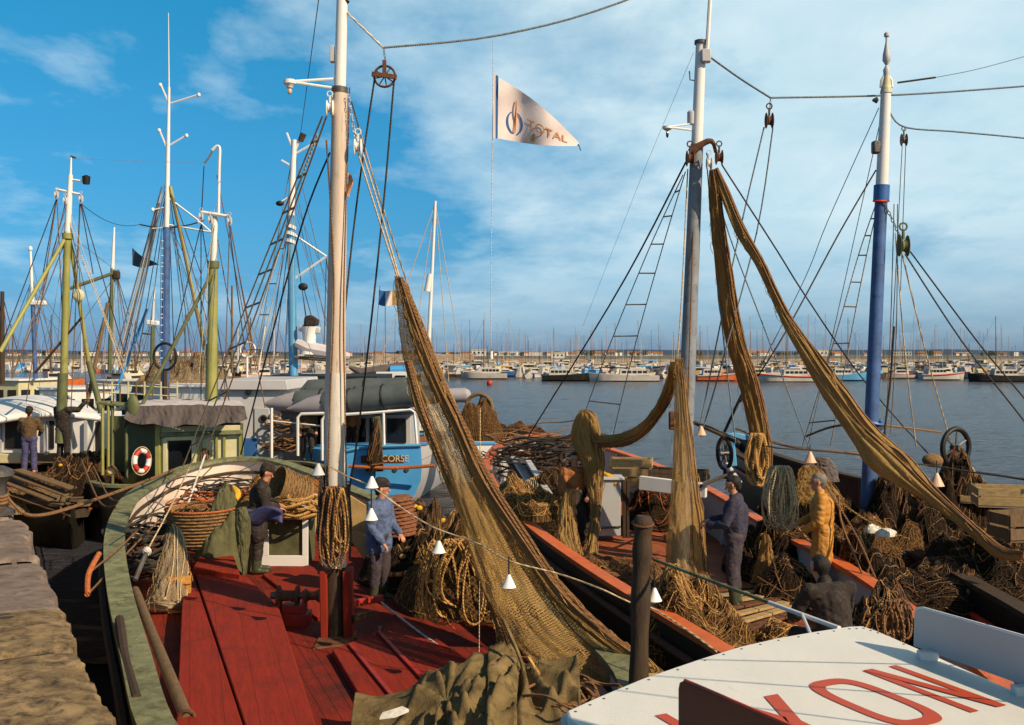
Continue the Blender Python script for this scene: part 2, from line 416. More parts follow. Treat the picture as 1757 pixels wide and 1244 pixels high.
def boat_body(root, outline, deck, hull_mat, in_mat, cap_mat, deck_mat, cap_w=.28, n=64, ribs=0, bow_inset=1.0, close=True, rib_mat=None):
    """hull, bulwark, gunwale and deck from the line of the rail (near port side, round the far end, near starboard side)"""
    P = crom(outline, n)
    # centre line: midpoints of mirrored stations
    def inward(p):
        c = sum(P, Vector())/len(P)
        best = min(range(n//2), key=lambda i: (P[i]-p).length if i < n//2 else 9e9)
        best2 = min(range(n//2, n), key=lambda i: (P[i]-p).length)
        m = (P[best]+P[n-1-best])/2 if (P[best]-p).length < (P[best2]-p).length else (P[best2]+P[n-1-best2])/2
        d = m-p; d.z = 0
        if d.length < .5: d = c-p; d.z = 0
        return d
    o0 = offset_path(P, 0, inward); oi = offset_path(P, cap_w, inward)
    # gunwale cap
    rings = [[a+V(0, 0, 0), b+V(0, 0, .0), b-V(0, 0, .07), a-V(0, 0, .07)] for a, b in zip(o0, oi)]
    MB().loft(rings).build('gunwale', cap_mat, root, angle=30)
    # bulwark, inner skin
    bi = offset_path(P, cap_w*.62, inward); bd = offset_path(P, cap_w*.62+.06, inward)
    rings = [[a-V(0, 0, .065), V(b.x, b.y, deck(b)-.02)] for a, b in zip(bi, bd)]
    MB().loft(rings, closed=False).build('bulwark', in_mat, root)
    if ribs:
        for i in range(2, n-2, ribs):
            a = bi[i]-V(0, 0, .07); b = V(bd[i].x, bd[i].y, deck(bd[i]))
            d = inward(a).normalized()*.05
            t = (P[i+1]-P[i-1]).normalized()
            MB().beam(a+d, b+d, .1, .08, up=t).build('frame', rib_mat or in_mat, root, bevel=.01)
    # hull outside
    rows = []
    for i, p in enumerate(P):
        k = abs(i-(n-1)/2)/((n-1)/2)          # 0 at far end, 1 near
        ins = .18+bow_inset*max(0, 1-k*2.2)**1.3
        d = inward(p).normalized()
        rows.append([p+d*.05-V(0, 0, .065), p+d*.03-V(0, 0, .4), V(p.x, p.y, max(.55, p.z-1.0))+d*(.05+ins*.35), V(p.x, p.y, .02)+d*(.12+ins*.8), V(p.x, p.y, -.7)+d*(.4+ins*1.3)])
    mb = MB(); mb.loft(rows, closed=False)
    if close:
        a, b = rows[0], rows[-1]
        mb.loft([a, b], closed=False)
    mb.build('hull', hull_mat, root)
    # deck
    dp = offset_path(P, cap_w*.62+.03, inward)
    vs = []; fs = []
    h = n//2
    for i in range(h):
        a, b = dp[i], dp[n-1-i]
        for k in range(5):
            q = a.lerp(b, k/4); vs.append(V(q.x, q.y, deck(q)+.05*math.sin(math.pi*k/4)))
    for i in range(h-1):
        for k in range(4): fs.append((i*5+k, i*5+k+1, (i+1)*5+k+1, (i+1)*5+k))
    MB().add(vs, fs).build('deck', deck_mat, root)
    return P, inward

def strake(root, P, dz, off, r, mat, inward, i0=0, i1=None, name='rubbing_strake'):
    q = offset_path(P, off, inward)[i0:i1]
    MB().tube([p+V(0, 0, dz) for p in q], r, 6).build(name, mat, root)

def ladder(root, A, B, nr, r=.011, mat='rope_grey', rung='steel'):
    """rope ladder between two strands given as pixel polylines at depth"""
    a = crom([W(*q) for q in A], 40) if len(A) > 2 else [W(*A[0]).lerp(W(*A[1]), i/39) for i in range(40)]
    b = crom([W(*q) for q in B], 40) if len(B) > 2 else [W(*B[0]).lerp(W(*B[1]), i/39) for i in range(40)]
    MB().tube(a, r, 5).build('shroud', mat, root); MB().tube(b, r, 5).build('shroud', mat, root)
    for i in range(nr):
        k = int(3+35*(i+.5)/nr)
        if k > 38: k = 38
        MB().tube([a[k], b[k]], r*1.35, 5).build('rung', rung, root)

def block(root_or_none, p, s=1.0, mat='rust', name='pulley_block', parent=None):
    """ship's block: two cheeks, sheave, strap"""
    p = Vector(p)
    mb = MB()
    for d in (-1, 1): mb.ell(p+V(d*.032*s, 0, 0), (.014*s, .055*s, .085*s), 8, 6)
    mb.lathe([(.05*s, -.018*s), (.042*s, 0), (.05*s, .018*s)], p, V(1, 0, 0), 12)
    mb.tube([p+V(0, 0, .05*s), p+V(0, 0, .13*s)], .012*s, 5)
    mb.tube([p+V(.03*s*math.cos(a), 0, .15*s+.03*s*math.sin(a)) for a in [i*math.pi/4 for i in range(8)]], .008*s, 5, closed=True)
    return mb.build(name, mat, parent)

def chain(pts, s, mat, name, parent):
    pts = [Vector(p) for p in pts]
    L = sum((b-a).length for a, b in zip(pts, pts[1:])); n = max(2, int(L/(s*2.1)))
    c = crom(pts, n+1) if len(pts) > 2 else [pts[0].lerp(pts[1], i/n) for i in range(n+1)]
    mb = MB()
    for i in range(n):
        a, b = c[i], c[i+1]; d = (b-a).normalized(); m = (a+b)/2
        x = d.orthogonal().normalized(); x = (Matrix.Rotation((i % 2)*math.pi/2, 3, d) @ x)
        mb.tube([m+d*math.cos(q)*s*1.35+x*math.sin(q)*s*.8 for q in [k*math.pi/4 for k in range(8)]], s*.28, 4, closed=True)
    return mb.build(name, mat, parent)

# ------------------------------------------------------------------ nets and ropes
def bundle(name, label, rows, thick, mat, cat='fishing net', group=None, pleats=11, amp=.22, seg=72, n=90, seed=0, strands=6, rope='rope_brown', parent=None, sr=.008):
    amp *= .62; strands = min(strands, 4)
    """gathered net hanging in folds: rows are (left px, left py, right px, right py, depth) down its length"""
    L = crom([W(r[0], r[1], r[4]) for r in rows], n); R = crom([W(r[2], r[3], r[4]) for r in rows], n)
    T = thick if isinstance(thick, (list, tuple)) else [thick]*len(rows)
    TT = crom([Vector((t, 0, 0)) for t in T], n)
    rings = []; lines = [[] for _ in range(strands)]
    so = seed*3.7
    for i in range(n):
        c = (L[i]+R[i])/2; h = (R[i]-L[i])/2; w = max(h.length, .004)
        tan = (L[min(i+1, n-1)]+R[min(i+1, n-1)]-L[max(i-1, 0)]-R[max(i-1, 0)]).normalized()
        hx = h-tan*h.dot(tan)*.0
        D = tan.cross(h.normalized() if h.length > 1e-6 else V(1, 0, 0)).normalized()
        if D.y > 0: D = -D
        th = TT[i].x/2
        ring = []
        for k in range(seg):
            a = 2*math.pi*k/seg
            ph = noise.noise(V(math.cos(a)*1.5+so, math.sin(a)*1.5, i*.045))*2.6
            pl = .6*math.sin(pleats*a+ph*3.6+so)+.4*math.sin(pleats*1.7*a-ph*5+so*2)
            rr = 1+amp*(abs(pl)**.6*(1 if pl > 0 else -1))*.5+.14*noise.noise(V(a*2, i*.12+so, so))+.07*noise.noise(V(math.cos(a)*6, math.sin(a)*6+so, i*.45))
            q = c+hx*math.cos(a)*(1+.5*(rr-1))+D*math.sin(a)*(th*rr+amp*.25*min(w, .3)*pl*abs(math.sin(a)))
            ring.append(q)
        rings.append(ring)
        for s_ in range(strands):
            a = math.pi*(.06+.5*((s_+.3)/strands)**1.4)+.16*math.sin(i*.05+s_*2+so)
            k = int(a/(2*math.pi)*seg) % seg; fr = a/(2*math.pi)*seg-int(a/(2*math.pi)*seg)
            q = ring[k].lerp(ring[(k+1) % seg], fr)
            lines[s_].append(q+(q-c).normalized()*.008+D*.01)
    mb = MB(); mb.loft(rings)
    o = mb.build(name, mat, parent, angle=180)
    if label: tag(o, label, cat, group)
    if strands > 2:
        fr_ = MB(); rf = random.Random(seed+99)
        for q in range(int(n*1.5)):
            i = rf.randint(2, n-3); k = rf.randrange(seg); p = rings[i][k]; cc = sum((rings[i][z] for z in range(0, seg, 8)), Vector())/len(range(0, seg, 8))
            d = (p-cc).normalized(); dn = (rings[i+2][k]-p).normalized(); l_ = rf.uniform(.04, .16)
            fr_.tube([p-d*.01, p+d*l_*.22+dn*l_*.3, p+d*l_*.25+dn*l_*.7-V(0, 0, .02), p+d*l_*rf.uniform(-.05, .25)+dn*l_*1.2-V(0, 0, .03)], rf.uniform(.0025, .0045), 3)
        fr_.build('frayed_cord', 'rope_gold', o)['kind'] = 'stuff'
    for s_ in range(strands):
        MB().tube(lines[s_], sr, 4).build('head_rope', rope, o)
    return o

def heap(name, label, c, rx, ry, h, mat, cat='net heap', seed=0, group=None, rough=.42, nu=110, rot=0, loops=10, rope='rope_brown', parent=None, floats=0):
    """a pile of net on a deck: irregular mound with loose loops of rope over it"""
    c = Vector(c); cr, sr_ = math.cos(rot), math.sin(rot)
    def S(u, v):
        r = v; a = 2*math.pi*u
        ca, sa = math.cos(a), math.sin(a)
        e = 1+.25*noise.noise(V(ca*1.3+seed, sa*1.3, seed*2.3))
        x, y = ca*rx*r*e, sa*ry*r*e
        z = h*(max(0, 1-r*r)**.75)
        nz = noise.fractal(V(x*2.0+seed*5, y*2.0, seed), .9, 2.1, 5)
        rd = abs(noise.noise(V(x*5+seed, y*5, seed*7)))
        z = max(-.02, z*(1+rough*nz*1.6)+rough*h*.35*(.35-rd)*(1-r**4)+.035*noise.noise(V(x*13, y*13, seed))+.02*abs(noise.noise(V(x*30, y*30, seed)))) if r < .999 else -.05
        return c+V(x*cr-y*sr_, x*sr_+y*cr, z)
    mb = MB(); mb.grid(S, nu, nu//2, (2*math.pi*(rx+ry)/2, (rx+ry)/2))
    o = mb.build(name, mat, parent, angle=180)
    if label: tag(o, label, cat, group)
    rnd = random.Random(seed*17+3)
    if loops:
        nv_ = nu//2; G_ = mb.v; sb = [MB(), MB()]
        for q in range(int(60+42*(rx+ry))):
            u, v_ = rnd.random()*nu, rnd.uniform(.12, .97)*nv_; d = rnd.random()*6.28; pts = []
            for i in range(rnd.randint(14, 34)):
                p = G_[min(nv_-1, int(v_))*nu+int(u) % nu]
                pts.append(Vector(p)+V(0, 0, .010+.018*abs(math.sin(i*.7+q))))
                d += rnd.uniform(-.55, .55); u += math.cos(d)*1.6*nv_/max(v_, 5); v_ = min(nv_-2, max(3, v_+math.sin(d)*1.5))
            sb[0 if q % (4 if mat == 'net_dark' else 2) == 0 else 1].tube(crom(pts, len(pts)*2), rnd.uniform(.0025, .006), 4)
        sb[0].build('cord', rope, o)['kind'] = 'stuff'; sb[1].build('cord', {'net_dark': 'rope_tar', 'net_solid': 'rope_brown'}.get(mat, mat), o)['kind'] = 'stuff'
    for q in range(loops):
        u0, v0 = rnd.random(), rnd.uniform(.1, .75); a0 = rnd.random()*6.3
        pts = []
        R = rnd.uniform(.12, .4); K = rnd.uniform(.35, 1)
        for i in range(26):
            t = i/25*2*math.pi*rnd.choice((1, 1, 1))*1.15
            x = v0*math.cos(2*math.pi*u0)*rx+R*math.cos(t+a0); y = v0*math.sin(2*math.pi*u0)*ry+R*K*math.sin(t*1.07+a0)
            rr = min(.98, math.hypot(x/rx, y/ry)); uu = (math.atan2(y/ry, x/rx)/(2*math.pi)) % 1
            p = S(uu, rr); pts.append(p+V(0, 0, .02))
        MB().tube(crom(pts, 60), rnd.uniform(.005, .010), 5).build('rope_loop', rope if rnd.random() < .82 else 'rope_gold', o)
    if floats:
        for q in range(floats):
            p = S(rnd.random(), rnd.uniform(.1, .85))
            MB().ell(p+V(0, 0, .03), (.055, .045, .045), 8, 6).build('cork_float', rnd.choice(['crate_wood', 'rust', 'tan_cloth', 'yellow']), o)
    return o

def coil_loops(mb, top, w, drop, k, r, depth, rnd):
    """long loops of a hanging rope hank"""
    for i in range(k):
        x0 = rnd.uniform(-w*.35, w*.35); ww = rnd.uniform(.25, .55)*w; d = drop*rnd.uniform(.7, 1.05); y0 = rnd.uniform(-depth, depth)
        tw = rnd.uniform(-.4, .4)
        pts = []
        for j in range(25):
            t = j/24*2*math.pi
            x = math.sin(t)*ww*(.35+.65*(1-math.cos(t))/2); z = -d*(1-math.cos(t))/2
            pts.append(Vector(top)+V(x0+x*math.cos(tw), y0+x*math.sin(tw)+.03*math.sin(3*t+i), z))
        mb.tube(pts, r, 5, closed=True)

def hank(name, label, top, w, drop, k, r, mat, depth=.08, seed=0, parent=None, cat='rope'):
    rnd = random.Random(seed); mb = MB(); coil_loops(mb, top, w, drop, k, r, depth, rnd)
    o = mb.build(name, mat, parent)
    if label: tag(o, label, cat)
    return o

def tangle(name, label, c, rx, ry, rz, k, r, mat, seed=0, cat='rope', parent=None):
    """loose coils of rope lying in a pile"""
    rnd = random.Random(seed); mb = MB(); c = Vector(c)
    for i in range(k):
        R = rnd.uniform(.35, 1); ox, oy = rnd.uniform(-.35, .35)*rx, rnd.uniform(-.35, .35)*ry
        z0 = rnd.uniform(0, 1)*rz; tx, ty = rnd.uniform(-.35, .35), rnd.uniform(-.35, .35); ph = rnd.random()*6
        pts = []
        for j in range(36):
            t = j/36*2*math.pi
            x = ox+R*rx*math.cos(t)*(1+.1*math.sin(3*t+ph)); y = oy+R*ry*math.sin(t)*(1+.12*math.sin(2*t+ph))
            pts.append(c+V(x, y, max(r, z0+(x*tx+y*ty)*.6+.03*math.sin(4*t+ph))))
        mb.tube(pts, r*rnd.uniform(.8, 1.2), 5, closed=True)
    o = mb.build(name, mat, parent)
    if label: tag(o, label, cat)
    return o

def crate(name, label, c, size, rot, mat='crate_wood', slats=3, cat='crate'):
    """slatted fish box, open on top"""
    root = empty(name, c, label, cat)
    R = Matrix.Rotation(rot, 3, 'Z'); c = Vector(c); L, Wd, Hh = size; t = .018
    def bx(n, o, s, m=mat): return MB().box(c+R @ Vector(o), s, R).build(n, m, root, bevel=.004)
    bx('base', (0, 0, t/2), (L, Wd, t))
    sh = (Hh-t)/slats
    for sgn in (-1, 1):
        for i in range(slats):
            bx('slat', (0, sgn*(Wd/2), t+sh*(i+.5)), (L, t, sh*.84))
        for i in range(slats):
            bx('end_slat', (sgn*(L/2+.002), 0, t+sh*(i+.5)), (t, Wd-2*t, sh*.84))
        for q in (-1, 1): bx('corner_post', (sgn*(L/2-.03), q*(Wd/2-.03), Hh/2), (.04, .04, Hh-.01))
    return root

def basket(name, label, c, r, h, mat='wicker', rot=None, rim='rope_orange', tilt=V(0, 0, 1), cat='basket', upside=False):
    c = Vector(c); ax = Vector(tilt).normalized()
    prof = [(r*.72, 0), (r*.80, h*.3), (r*.92, h*.7), (r, h), (r*.93, h), (r*.85, h*.7), (r*.7, .04), (.01, .04)]
    mb0 = None
    if upside: prof = [(r, 0), (r*.92, h*.3), (r*.8, h*.75), (r*.7, h), (.01, h*1.02)]
    x = ax.orthogonal().normalized(); y = ax.cross(x); hh = 0 if upside else h
    mb0 = MB(); mb0.lathe(prof, c, ax, 26)
    nr_ = int(h/.055)
    for i in range(1, nr_):
        t_ = i/nr_; r_ = r*((1-.22*t_) if upside else (.74+.26*t_))+.006
        mb0.tube([c+ax*(h*t_)+(x*math.cos(a)+y*math.sin(a))*(r_+.008*math.sin(a*13+i*math.pi)) for a in [j*math.pi/26 for j in range(52)]], .017, 4, closed=True)
    o = mb0.build(name, mat); tag(o, label, cat)
    MB().tube([c+ax*hh+(x*math.cos(a)+y*math.sin(a))*r for a in [i*math.pi/12 for i in range(24)]], .02, 6, closed=True).build('rim', rim, o)
    if not upside:
        for s in (-1, 1): MB().tube([c+ax*(h+.07*math.sin(a))+(x*s)*(r)+y*.12*math.cos(a) for a in [i*math.pi/6 for i in range(7)]], .014, 5).build('handle', rim, o)
    return o

# ------------------------------------------------------------------ people
def cap(mb, a, b, ra, rb, seg=12):
    """tapered capsule"""
    a = Vector(a); b = Vector(b); d = (b-a); L = d.length
    d = d.normalized() if L > 1e-6 else V(0, 0, 1)
    x = d.orthogonal().normalized(); y = d.cross(x)
    prof = []
    for i in range(0, 5): q = math.pi/2*(1-i/4); prof.append((ra*math.cos(q), -ra*math.sin(q)))
    for i in range(0, 5): q = math.pi/2*(i/4); prof.append((rb*math.cos(q), L+rb*math.sin(q)))
    mb.loft([[a+d*h+(x*math.cos(2*math.pi*k/seg)+y*math.sin(2*math.pi*k/seg))*max(r, 1e-4) for k in range(seg)] for r, h in prof])

def soft(mb, name, mat, parent, voxel, fold=0, seed=0, M_=None, sm=3):
    o = mb.build(name, mat, parent, angle=180)
    r = o.modifiers.new('r', 'REMESH'); r.mode = 'VOXEL'; r.voxel_size = voxel; r.use_smooth_shade = True
    s = o.modifiers.new('s', 'SMOOTH'); s.iterations = sm; s.factor = .5
    pr, mpi = o.parent, o.matrix_parent_inverse.copy()
    evaluated(o)
    if fold:
        me = o.data
        nrm_ = [v.normal.copy() for v in me.vertices]
        for v, vn in zip(me.vertices, nrm_):
            p = v.co
            q = .7*noise.fractal(V(p.x*8+seed, p.y*8, p.z*5), 1, 2, 3)+.9*(.35-abs(noise.noise(V(p.x*11+p.z*8, p.y*11-p.z*9, p.z*13+seed))))
            v.co = p+vn*fold*q
    o.data.polygons.foreach_set('use_smooth', [True]*len(o.data.polygons))
    return o

def person(label, loc, face, J=None, h=1.75, jacket='navy', trousers='trouser', boots='boot', hat=None, hair='hair_dark', apron=None, long_coat=0, lean=0, seed=0, sleeve=1.0, turn=0, nod=0, boot_h=.34):
    """J overrides joints in a frame with x forward, y to the person's left, z up, metres for a 1.75 m figure"""
    k = h/1.75
    j = dict(pel=(0, 0, .96), waist=(0, 0, 1.10), chest=(0, 0, 1.30), neck=(.01, 0, 1.47), head=(.035, 0, 1.63),
             shL=(0, .19, 1.42), shR=(0, -.19, 1.42), elL=(-.02, .24, 1.13), elR=(-.02, -.24, 1.13), wrL=(.08, .24, .88), wrR=(.08, -.24, .88),
             hipL=(0, .095, .93), hipR=(0, -.095, .93), knL=(.03, .11, .50), knR=(.03, -.11, .50), anL=(0, .13, .09), anR=(0, -.13, .09))
    if lean:
        a = lean
        for q in ('waist', 'chest', 'neck', 'head', 'shL', 'shR', 'elL', 'elR', 'wrL', 'wrR'):
            x, y, z = j[q]; z0 = z-.96
            j[q] = (x*math.cos(a)+z0*math.sin(a), y, .96+z0*math.cos(a)-x*math.sin(a))
    if J: j.update(J)
    root = empty('person', loc, label, 'person')
    R = Matrix.Rotation(face, 3, 'Z'); L0 = Vector(loc)
    def T(p): return L0+R @ (Vector(p)*k)
    g = {q: T(v) for q, v in j.items()}
    fw = R @ V(1, 0, 0); lf = R @ V(0, 1, 0)
    # head frame
    HR = R @ Matrix.Rotation(turn, 3, 'Z') @ Matrix.Rotation(nod, 3, 'Y')
    hc = g['head']
    def hp(x, y, z): return hc+HR @ (V(x, y, z)*k)
    b = MB()
    def c_(mb, a, bb, ra, rb): cap(mb, a, bb, ra*k, rb*k)
    # skull, jaw, nose, ears, brow
    c_(b, hp(-.02, 0, .035), hp(.015, 0, .03), .088, .082)
    c_(b, hp(.02, 0, -.02), hp(.045, 0, -.078), .068, .034)
    c_(b, hp(.085, 0, .01), hp(.112, 0, -.022), .010, .016)
    c_(b, hp(.075, -.03, .03), hp(.075, .03, .03), .018, .018)
    c_(b, hp(.078, -.018, -.052), hp(.078, .018, -.052), .012, .012)
    for s in (-1, 1): c_(b, hp(-.01, s*.083, .012), hp(-.005, s*.086, -.025), .018, .012)
    c_(b, g['neck']-V(0, 0, .04), hc-V(0, 0, .04)*k, .060, .056)
    c_(b, g['chest'], g['neck']-V(0, 0, .05), .12, .08); c_(b, g['pel'], g['chest'], .12, .12)
    for s, sd in ((1, 'L'), (-1, 'R')):
        c_(b, g['chest']+V(0, 0, .05), g['sh'+sd], .08, .06)
        c_(b, g['sh'+sd], g['el'+sd], .050, .040); c_(b, g['el'+sd], g['wr'+sd], .040, .027)
        c_(b, g['hip'+sd], g['kn'+sd], .080, .055); c_(b, g['kn'+sd], g['an'+sd], .055, .036)
        c_(b, g['an'+sd]-V(0, 0, .03), g['an'+sd]+fw*.15*k-V(0, 0, .05), .034, .03)
        # hand: palm, four fingers and a thumb
        d = (g['wr'+sd]-g['el'+sd]).normalized(); sid = d.cross(V(0, 0, 1)); sid = sid.normalized() if sid.length > .2 else lf.copy()
        nrm = sid.cross(d).normalized()
        if nrm.z > 0: nrm = -nrm
        w = g['wr'+sd]
        for q in (-1, 0, 1): c_(b, w+d*.02*k+sid*q*.018*k, w+d*.085*k+sid*q*.024*k, .017, .014)
        for q, ln in zip((-1.5, -.5, .5, 1.5), (.07, .08, .078, .062)):
            a0 = w+d*.09*k+sid*q*.020*k; a1 = a0+(d*.9+nrm*.35)*ln*.5*k; a2 = a1+(d*.35+nrm*.9)*ln*.5*k
            c_(b, a0, a1, .0105, .0095); c_(b, a1, a2, .0095, .008)
        ts = sid*(-1 if (sid.dot(lf)*s) > 0 else 1)
        c_(b, w+d*.03*k+ts*.02*k, w+d*.07*k+ts*.05*k+nrm*.02*k, .013, .011); c_(b, w+d*.07*k+ts*.05*k+nrm*.02*k, w+d*.10*k+ts*.045*k+nrm*.04*k, .011, .009)
    body = soft(b, 'body', 'skin', root, .009*k, sm=2)
    for s in (-1, 1): MB().ell(hp(.083, s*.030, .012), (.012*k, .012*k, .008*k), 8, 6).build('eye', 'black', body)
    # jacket
    t = MB()
    c_(t, g['waist']-V(0, 0, .08), g['chest'], .155, .17); c_(t, g['chest'], g['neck']-V(0, 0, .09), .165, .10)
    for s in (-1, 1): c_(t, g['waist']+lf*s*.05-V(0, 0, .12), g['chest']+lf*s*.07, .13, .135)
    for sd in 'LR':
        c_(t, g['chest']+V(0, 0, .06), g['sh'+sd], .11, .085)
        c_(t, g['sh'+sd], g['el'+sd], .082, .066)
        c_(t, g['el'+sd], g['el'+sd].lerp(g['wr'+sd], .9*sleeve), .066, .05)
    c_(t, g['neck']-V(0, 0, .045), g['neck']+V(0, 0, .01), .085, .075)
    if long_coat:
        for sd in 'LR': c_(t, g['hip'+sd]+V(0, 0, .05), g['hip'+sd].lerp(g['kn'+sd], long_coat), .13, .145)
    soft(t, 'jacket', jacket, root, .013*k, .019, seed, sm=2)
    # trousers
    t = MB()
    c_(t, g['pel']+V(0, 0, .08), g['pel'], .140, .145)
    for sd in 'LR':
        c_(t, g['pel'], g['hip'+sd], .12, .12); c_(t, g['hip'+sd], g['kn'+sd], .108, .084); c_(t, g['kn'+sd], g['kn'+sd].lerp(g['an'+sd], .95 if boot_h < .2 else .6), .084, .074)
    soft(t, 'trousers', trousers, root, .013*k, .017, seed+5, sm=2)
    for sd in 'LR':
        t = MB(); up = g['an'+sd]+(g['kn'+sd]-g['an'+sd]).normalized()*boot_h*k
        c_(t, g['an'+sd], up, .062, .078); c_(t, g['an'+sd]-V(0, 0, .035)*k, g['an'+sd]+fw*.17*k-V(0, 0, .045)*k, .050, .045)
        c_(t, g['an'+sd]-fw*.04-V(0, 0, .04)*k, g['an'+sd]-V(0, 0, .03)*k, .045, .05)
        soft(t, 'boot', boots, root, .014*k)
    # hair or hat
    t = MB()
    c_(t, hp(-.035, 0, .045), hp(-.005, 0, .062), .092, .080); c_(t, hp(-.055, 0, .0), hp(-.06, 0, -.045), .068, .045)
    for s in (-1, 1): c_(t, hp(-.03, s*.05, .03), hp(-.015, s*.07, .0), .045, .022)
    soft(t, 'hair', hair, root, .010*k, .006, seed+9, sm=1)
    if hat:
        t = MB(); c_(t, hp(-.03, 0, .085), hp(.02, 0, .090), .098, .092); c_(t, hp(-.04, 0, .12), hp(.02, 0, .115), .075, .07)
        c_(t, hp(.08, -.03, .075), hp(.08, .03, .075), .026, .026); c_(t, hp(.105, -.02, .066), hp(.105, .02, .066), .018, .018)
        soft(t, 'cap', hat, root, .010*k, .004, seed+3, sm=2)
    if apron:
        def A(u, v):
            y = (u-.5)*.42; a = g['waist'].lerp((g['knL']+g['knR'])/2, v)
            p = a+lf*y*(1+.3*v)+fw*(.185-.35*y*y+.02*math.sin(u*20+v*3))
            return p
        o = MB().grid(A, 20, 14).build('apron', apron, root); s = o.modifiers.new('s', 'SOLIDIFY'); s.thickness = .012
    return root
# ------------------------------------------------------------------ camera, light, sky
cam = bpy.data.cameras.new('camera'); co = bpy.data.objects.new('camera', cam); COL.objects.link(co)
co.location = (0, 0, H); co.rotation_euler = (math.pi/2, 0, 0)
cam.sensor_width = 36; cam.lens = F/1757*36; cam.shift_y = -14/1757; cam.clip_start = .1; cam.clip_end = 20000
SC.camera = co
SUN_AZ, SUN_EL = math.radians(52), math.radians(36)
sd = V(math.sin(SUN_AZ)*math.cos(SUN_EL), -math.cos(SUN_AZ)*math.cos(SUN_EL), math.sin(SUN_EL))
sl = bpy.data.lights.new('sun', 'SUN'); sl.energy = 5.0; sl.angle = math.radians(.5); sl.color = (1, .80, .55)
so = bpy.data.objects.new('sun', sl); COL.objects.link(so); so.rotation_euler = sd.to_track_quat('Z', 'Y').to_euler(); so.location = sd*60
w = bpy.data.worlds.new('World'); SC.world = w; w.use_nodes = True
n = N(w.node_tree); bg = w.node_tree.nodes['Background']
sky = n.new('ShaderNodeTexSky', sky_type='NISHITA'); sky.sun_disc = False
sky.sun_elevation = SUN_EL; sky.sun_rotation = math.pi-SUN_AZ; sky.air_density = 1.0; sky.dust_density = .3; sky.ozone_density = 2.0
tc = n.new('ShaderNodeTexCoord'); sp = n.new('ShaderNodeSeparateXYZ'); n.ln(tc.outputs['Generated'], sp.inputs[0])
zz = n.math('ADD', n.math('MAXIMUM', sp.outputs[2], 0), .16)
cb = n.new('ShaderNodeCombineXYZ'); n.ln(n.math('DIVIDE', sp.outputs[0], zz), cb.inputs[0]); n.ln(n.math('DIVIDE', sp.outputs[1], zz), cb.inputs[1])
mp = n.new('ShaderNodeMapping'); mp.inputs['Location'].default_value = (3.1, 1.7, 0); mp.inputs['Scale'].default_value = (.85, .62, 1); n.ln(cb.outputs[0], mp.inputs[0])
c1 = n.noise(mp.outputs[0], .95, 7, .5, .1); c2 = n.noise(mp.outputs[0], 3.6, 7, .6, .1)
cl = n.math('ADD', n.math('MULTIPLY', c1, .72), n.math('MULTIPLY', c2, .28))
# more cloud to the right (west), clear to the upper left
cl = n.math('ADD', cl, n.math('MULTIPLY', n.math('ADD', sp.outputs[0], .10), .31))
mask = n.ramp(cl, [(.405, (0, 0, 0)), (.48, (.5, .5, .5)), (.60, (1, 1, 1))])
hz = n.ramp(sp.outputs[2], [(.0, (.15, .15, .15)), (.06, (.6, .6, .6)), (.13, (1, 1, 1)), (.42, (1, 1, 1)), (.62, (.25, .25, .25))])
mask = n.math('MULTIPLY', mask, n.math('MULTIPLY', hz, .84))
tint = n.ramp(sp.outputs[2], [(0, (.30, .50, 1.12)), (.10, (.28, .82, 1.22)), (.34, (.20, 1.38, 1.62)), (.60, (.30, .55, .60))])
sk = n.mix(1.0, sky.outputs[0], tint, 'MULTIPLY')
cc = n.mix(c2, (4.6, 8.6, 10.8), (13.0, 14.2, 14.0))
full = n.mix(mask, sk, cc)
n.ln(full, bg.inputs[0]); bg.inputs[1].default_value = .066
SC.view_settings.view_transform = 'Standard'; SC.view_settings.look = 'None'; SC.view_settings.gamma = 1; SC.view_settings.exposure = .22
SC.cycles.transparent_max_bounces = 24; SC.cycles.max_bounces = 5; SC.cycles.diffuse_bounces = 2

# ------------------------------------------------------------------ water
m, n, p = start('water')
tcw = n.new('ShaderNodeTexCoord')
p.inputs['Base Color'].default_value = (.070, .068, .085, 1); p.inputs['Roughness'].default_value = .12; p.inputs['IOR'].default_value = 1.33
mpw = n.new('ShaderNodeMapping'); mpw.inputs['Scale'].default_value = (.55, 1.6, 1); mpw.inputs['Rotation'].default_value = (0, 0, .12); n.ln(tcw.outputs['Object'], mpw.inputs[0])
wv = n.noise(mpw.outputs[0], 1.1, 12, .74, .3); wv2 = n.noise(mpw.outputs[0], .06, 4, .5)
b = n.new('ShaderNodeBump'); b.inputs['Strength'].default_value = 1.0; b.inputs['Distance'].default_value = 1.1
n.ln(n.math('ADD', wv, n.math('MULTIPLY', wv2, .6)), b.inputs['Height']); n.ln(b.outputs[0], p.inputs['Normal'])
M['water'] = m
tag(MB().add([(-9000, -40, 0), (9000, -40, 0), (9000, 9000, 0), (-9000, 9000, 0)], [(0, 1, 2, 3)]).build('water', 'water'), kind='structure')
def ripple():
    nr, nc = 640, 300; vs = []; 
    for j in range(nr):
        Y = 15*(168/15)**(j/(nr-1))
        for i in range(nc):
            x = (-.62+1.32*i/(nc-1))*Y
            z = .028*noise.noise(V(x*.35, Y*.9, 1))+.030*noise.noise(V(x*.9+Y*.2, Y*2.2, 4))+.016*noise.noise(V(x*2.4, Y*4.5, 7))+.05*noise.noise(V(x*.06, Y*.12, 2))*noise.noise(V(x*1.6, Y*3.2, 9))
            vs.append((x, Y, .07+z))
    fs = [(j*nc+i, j*nc+i+1, (j+1)*nc+i+1, (j+1)*nc+i) for j in range(nr-1) for i in range(nc-1)]
    return MB().add(vs, fs).build('harbour_water', 'water', fix=False, angle=180)
tag(ripple(), kind='structure')
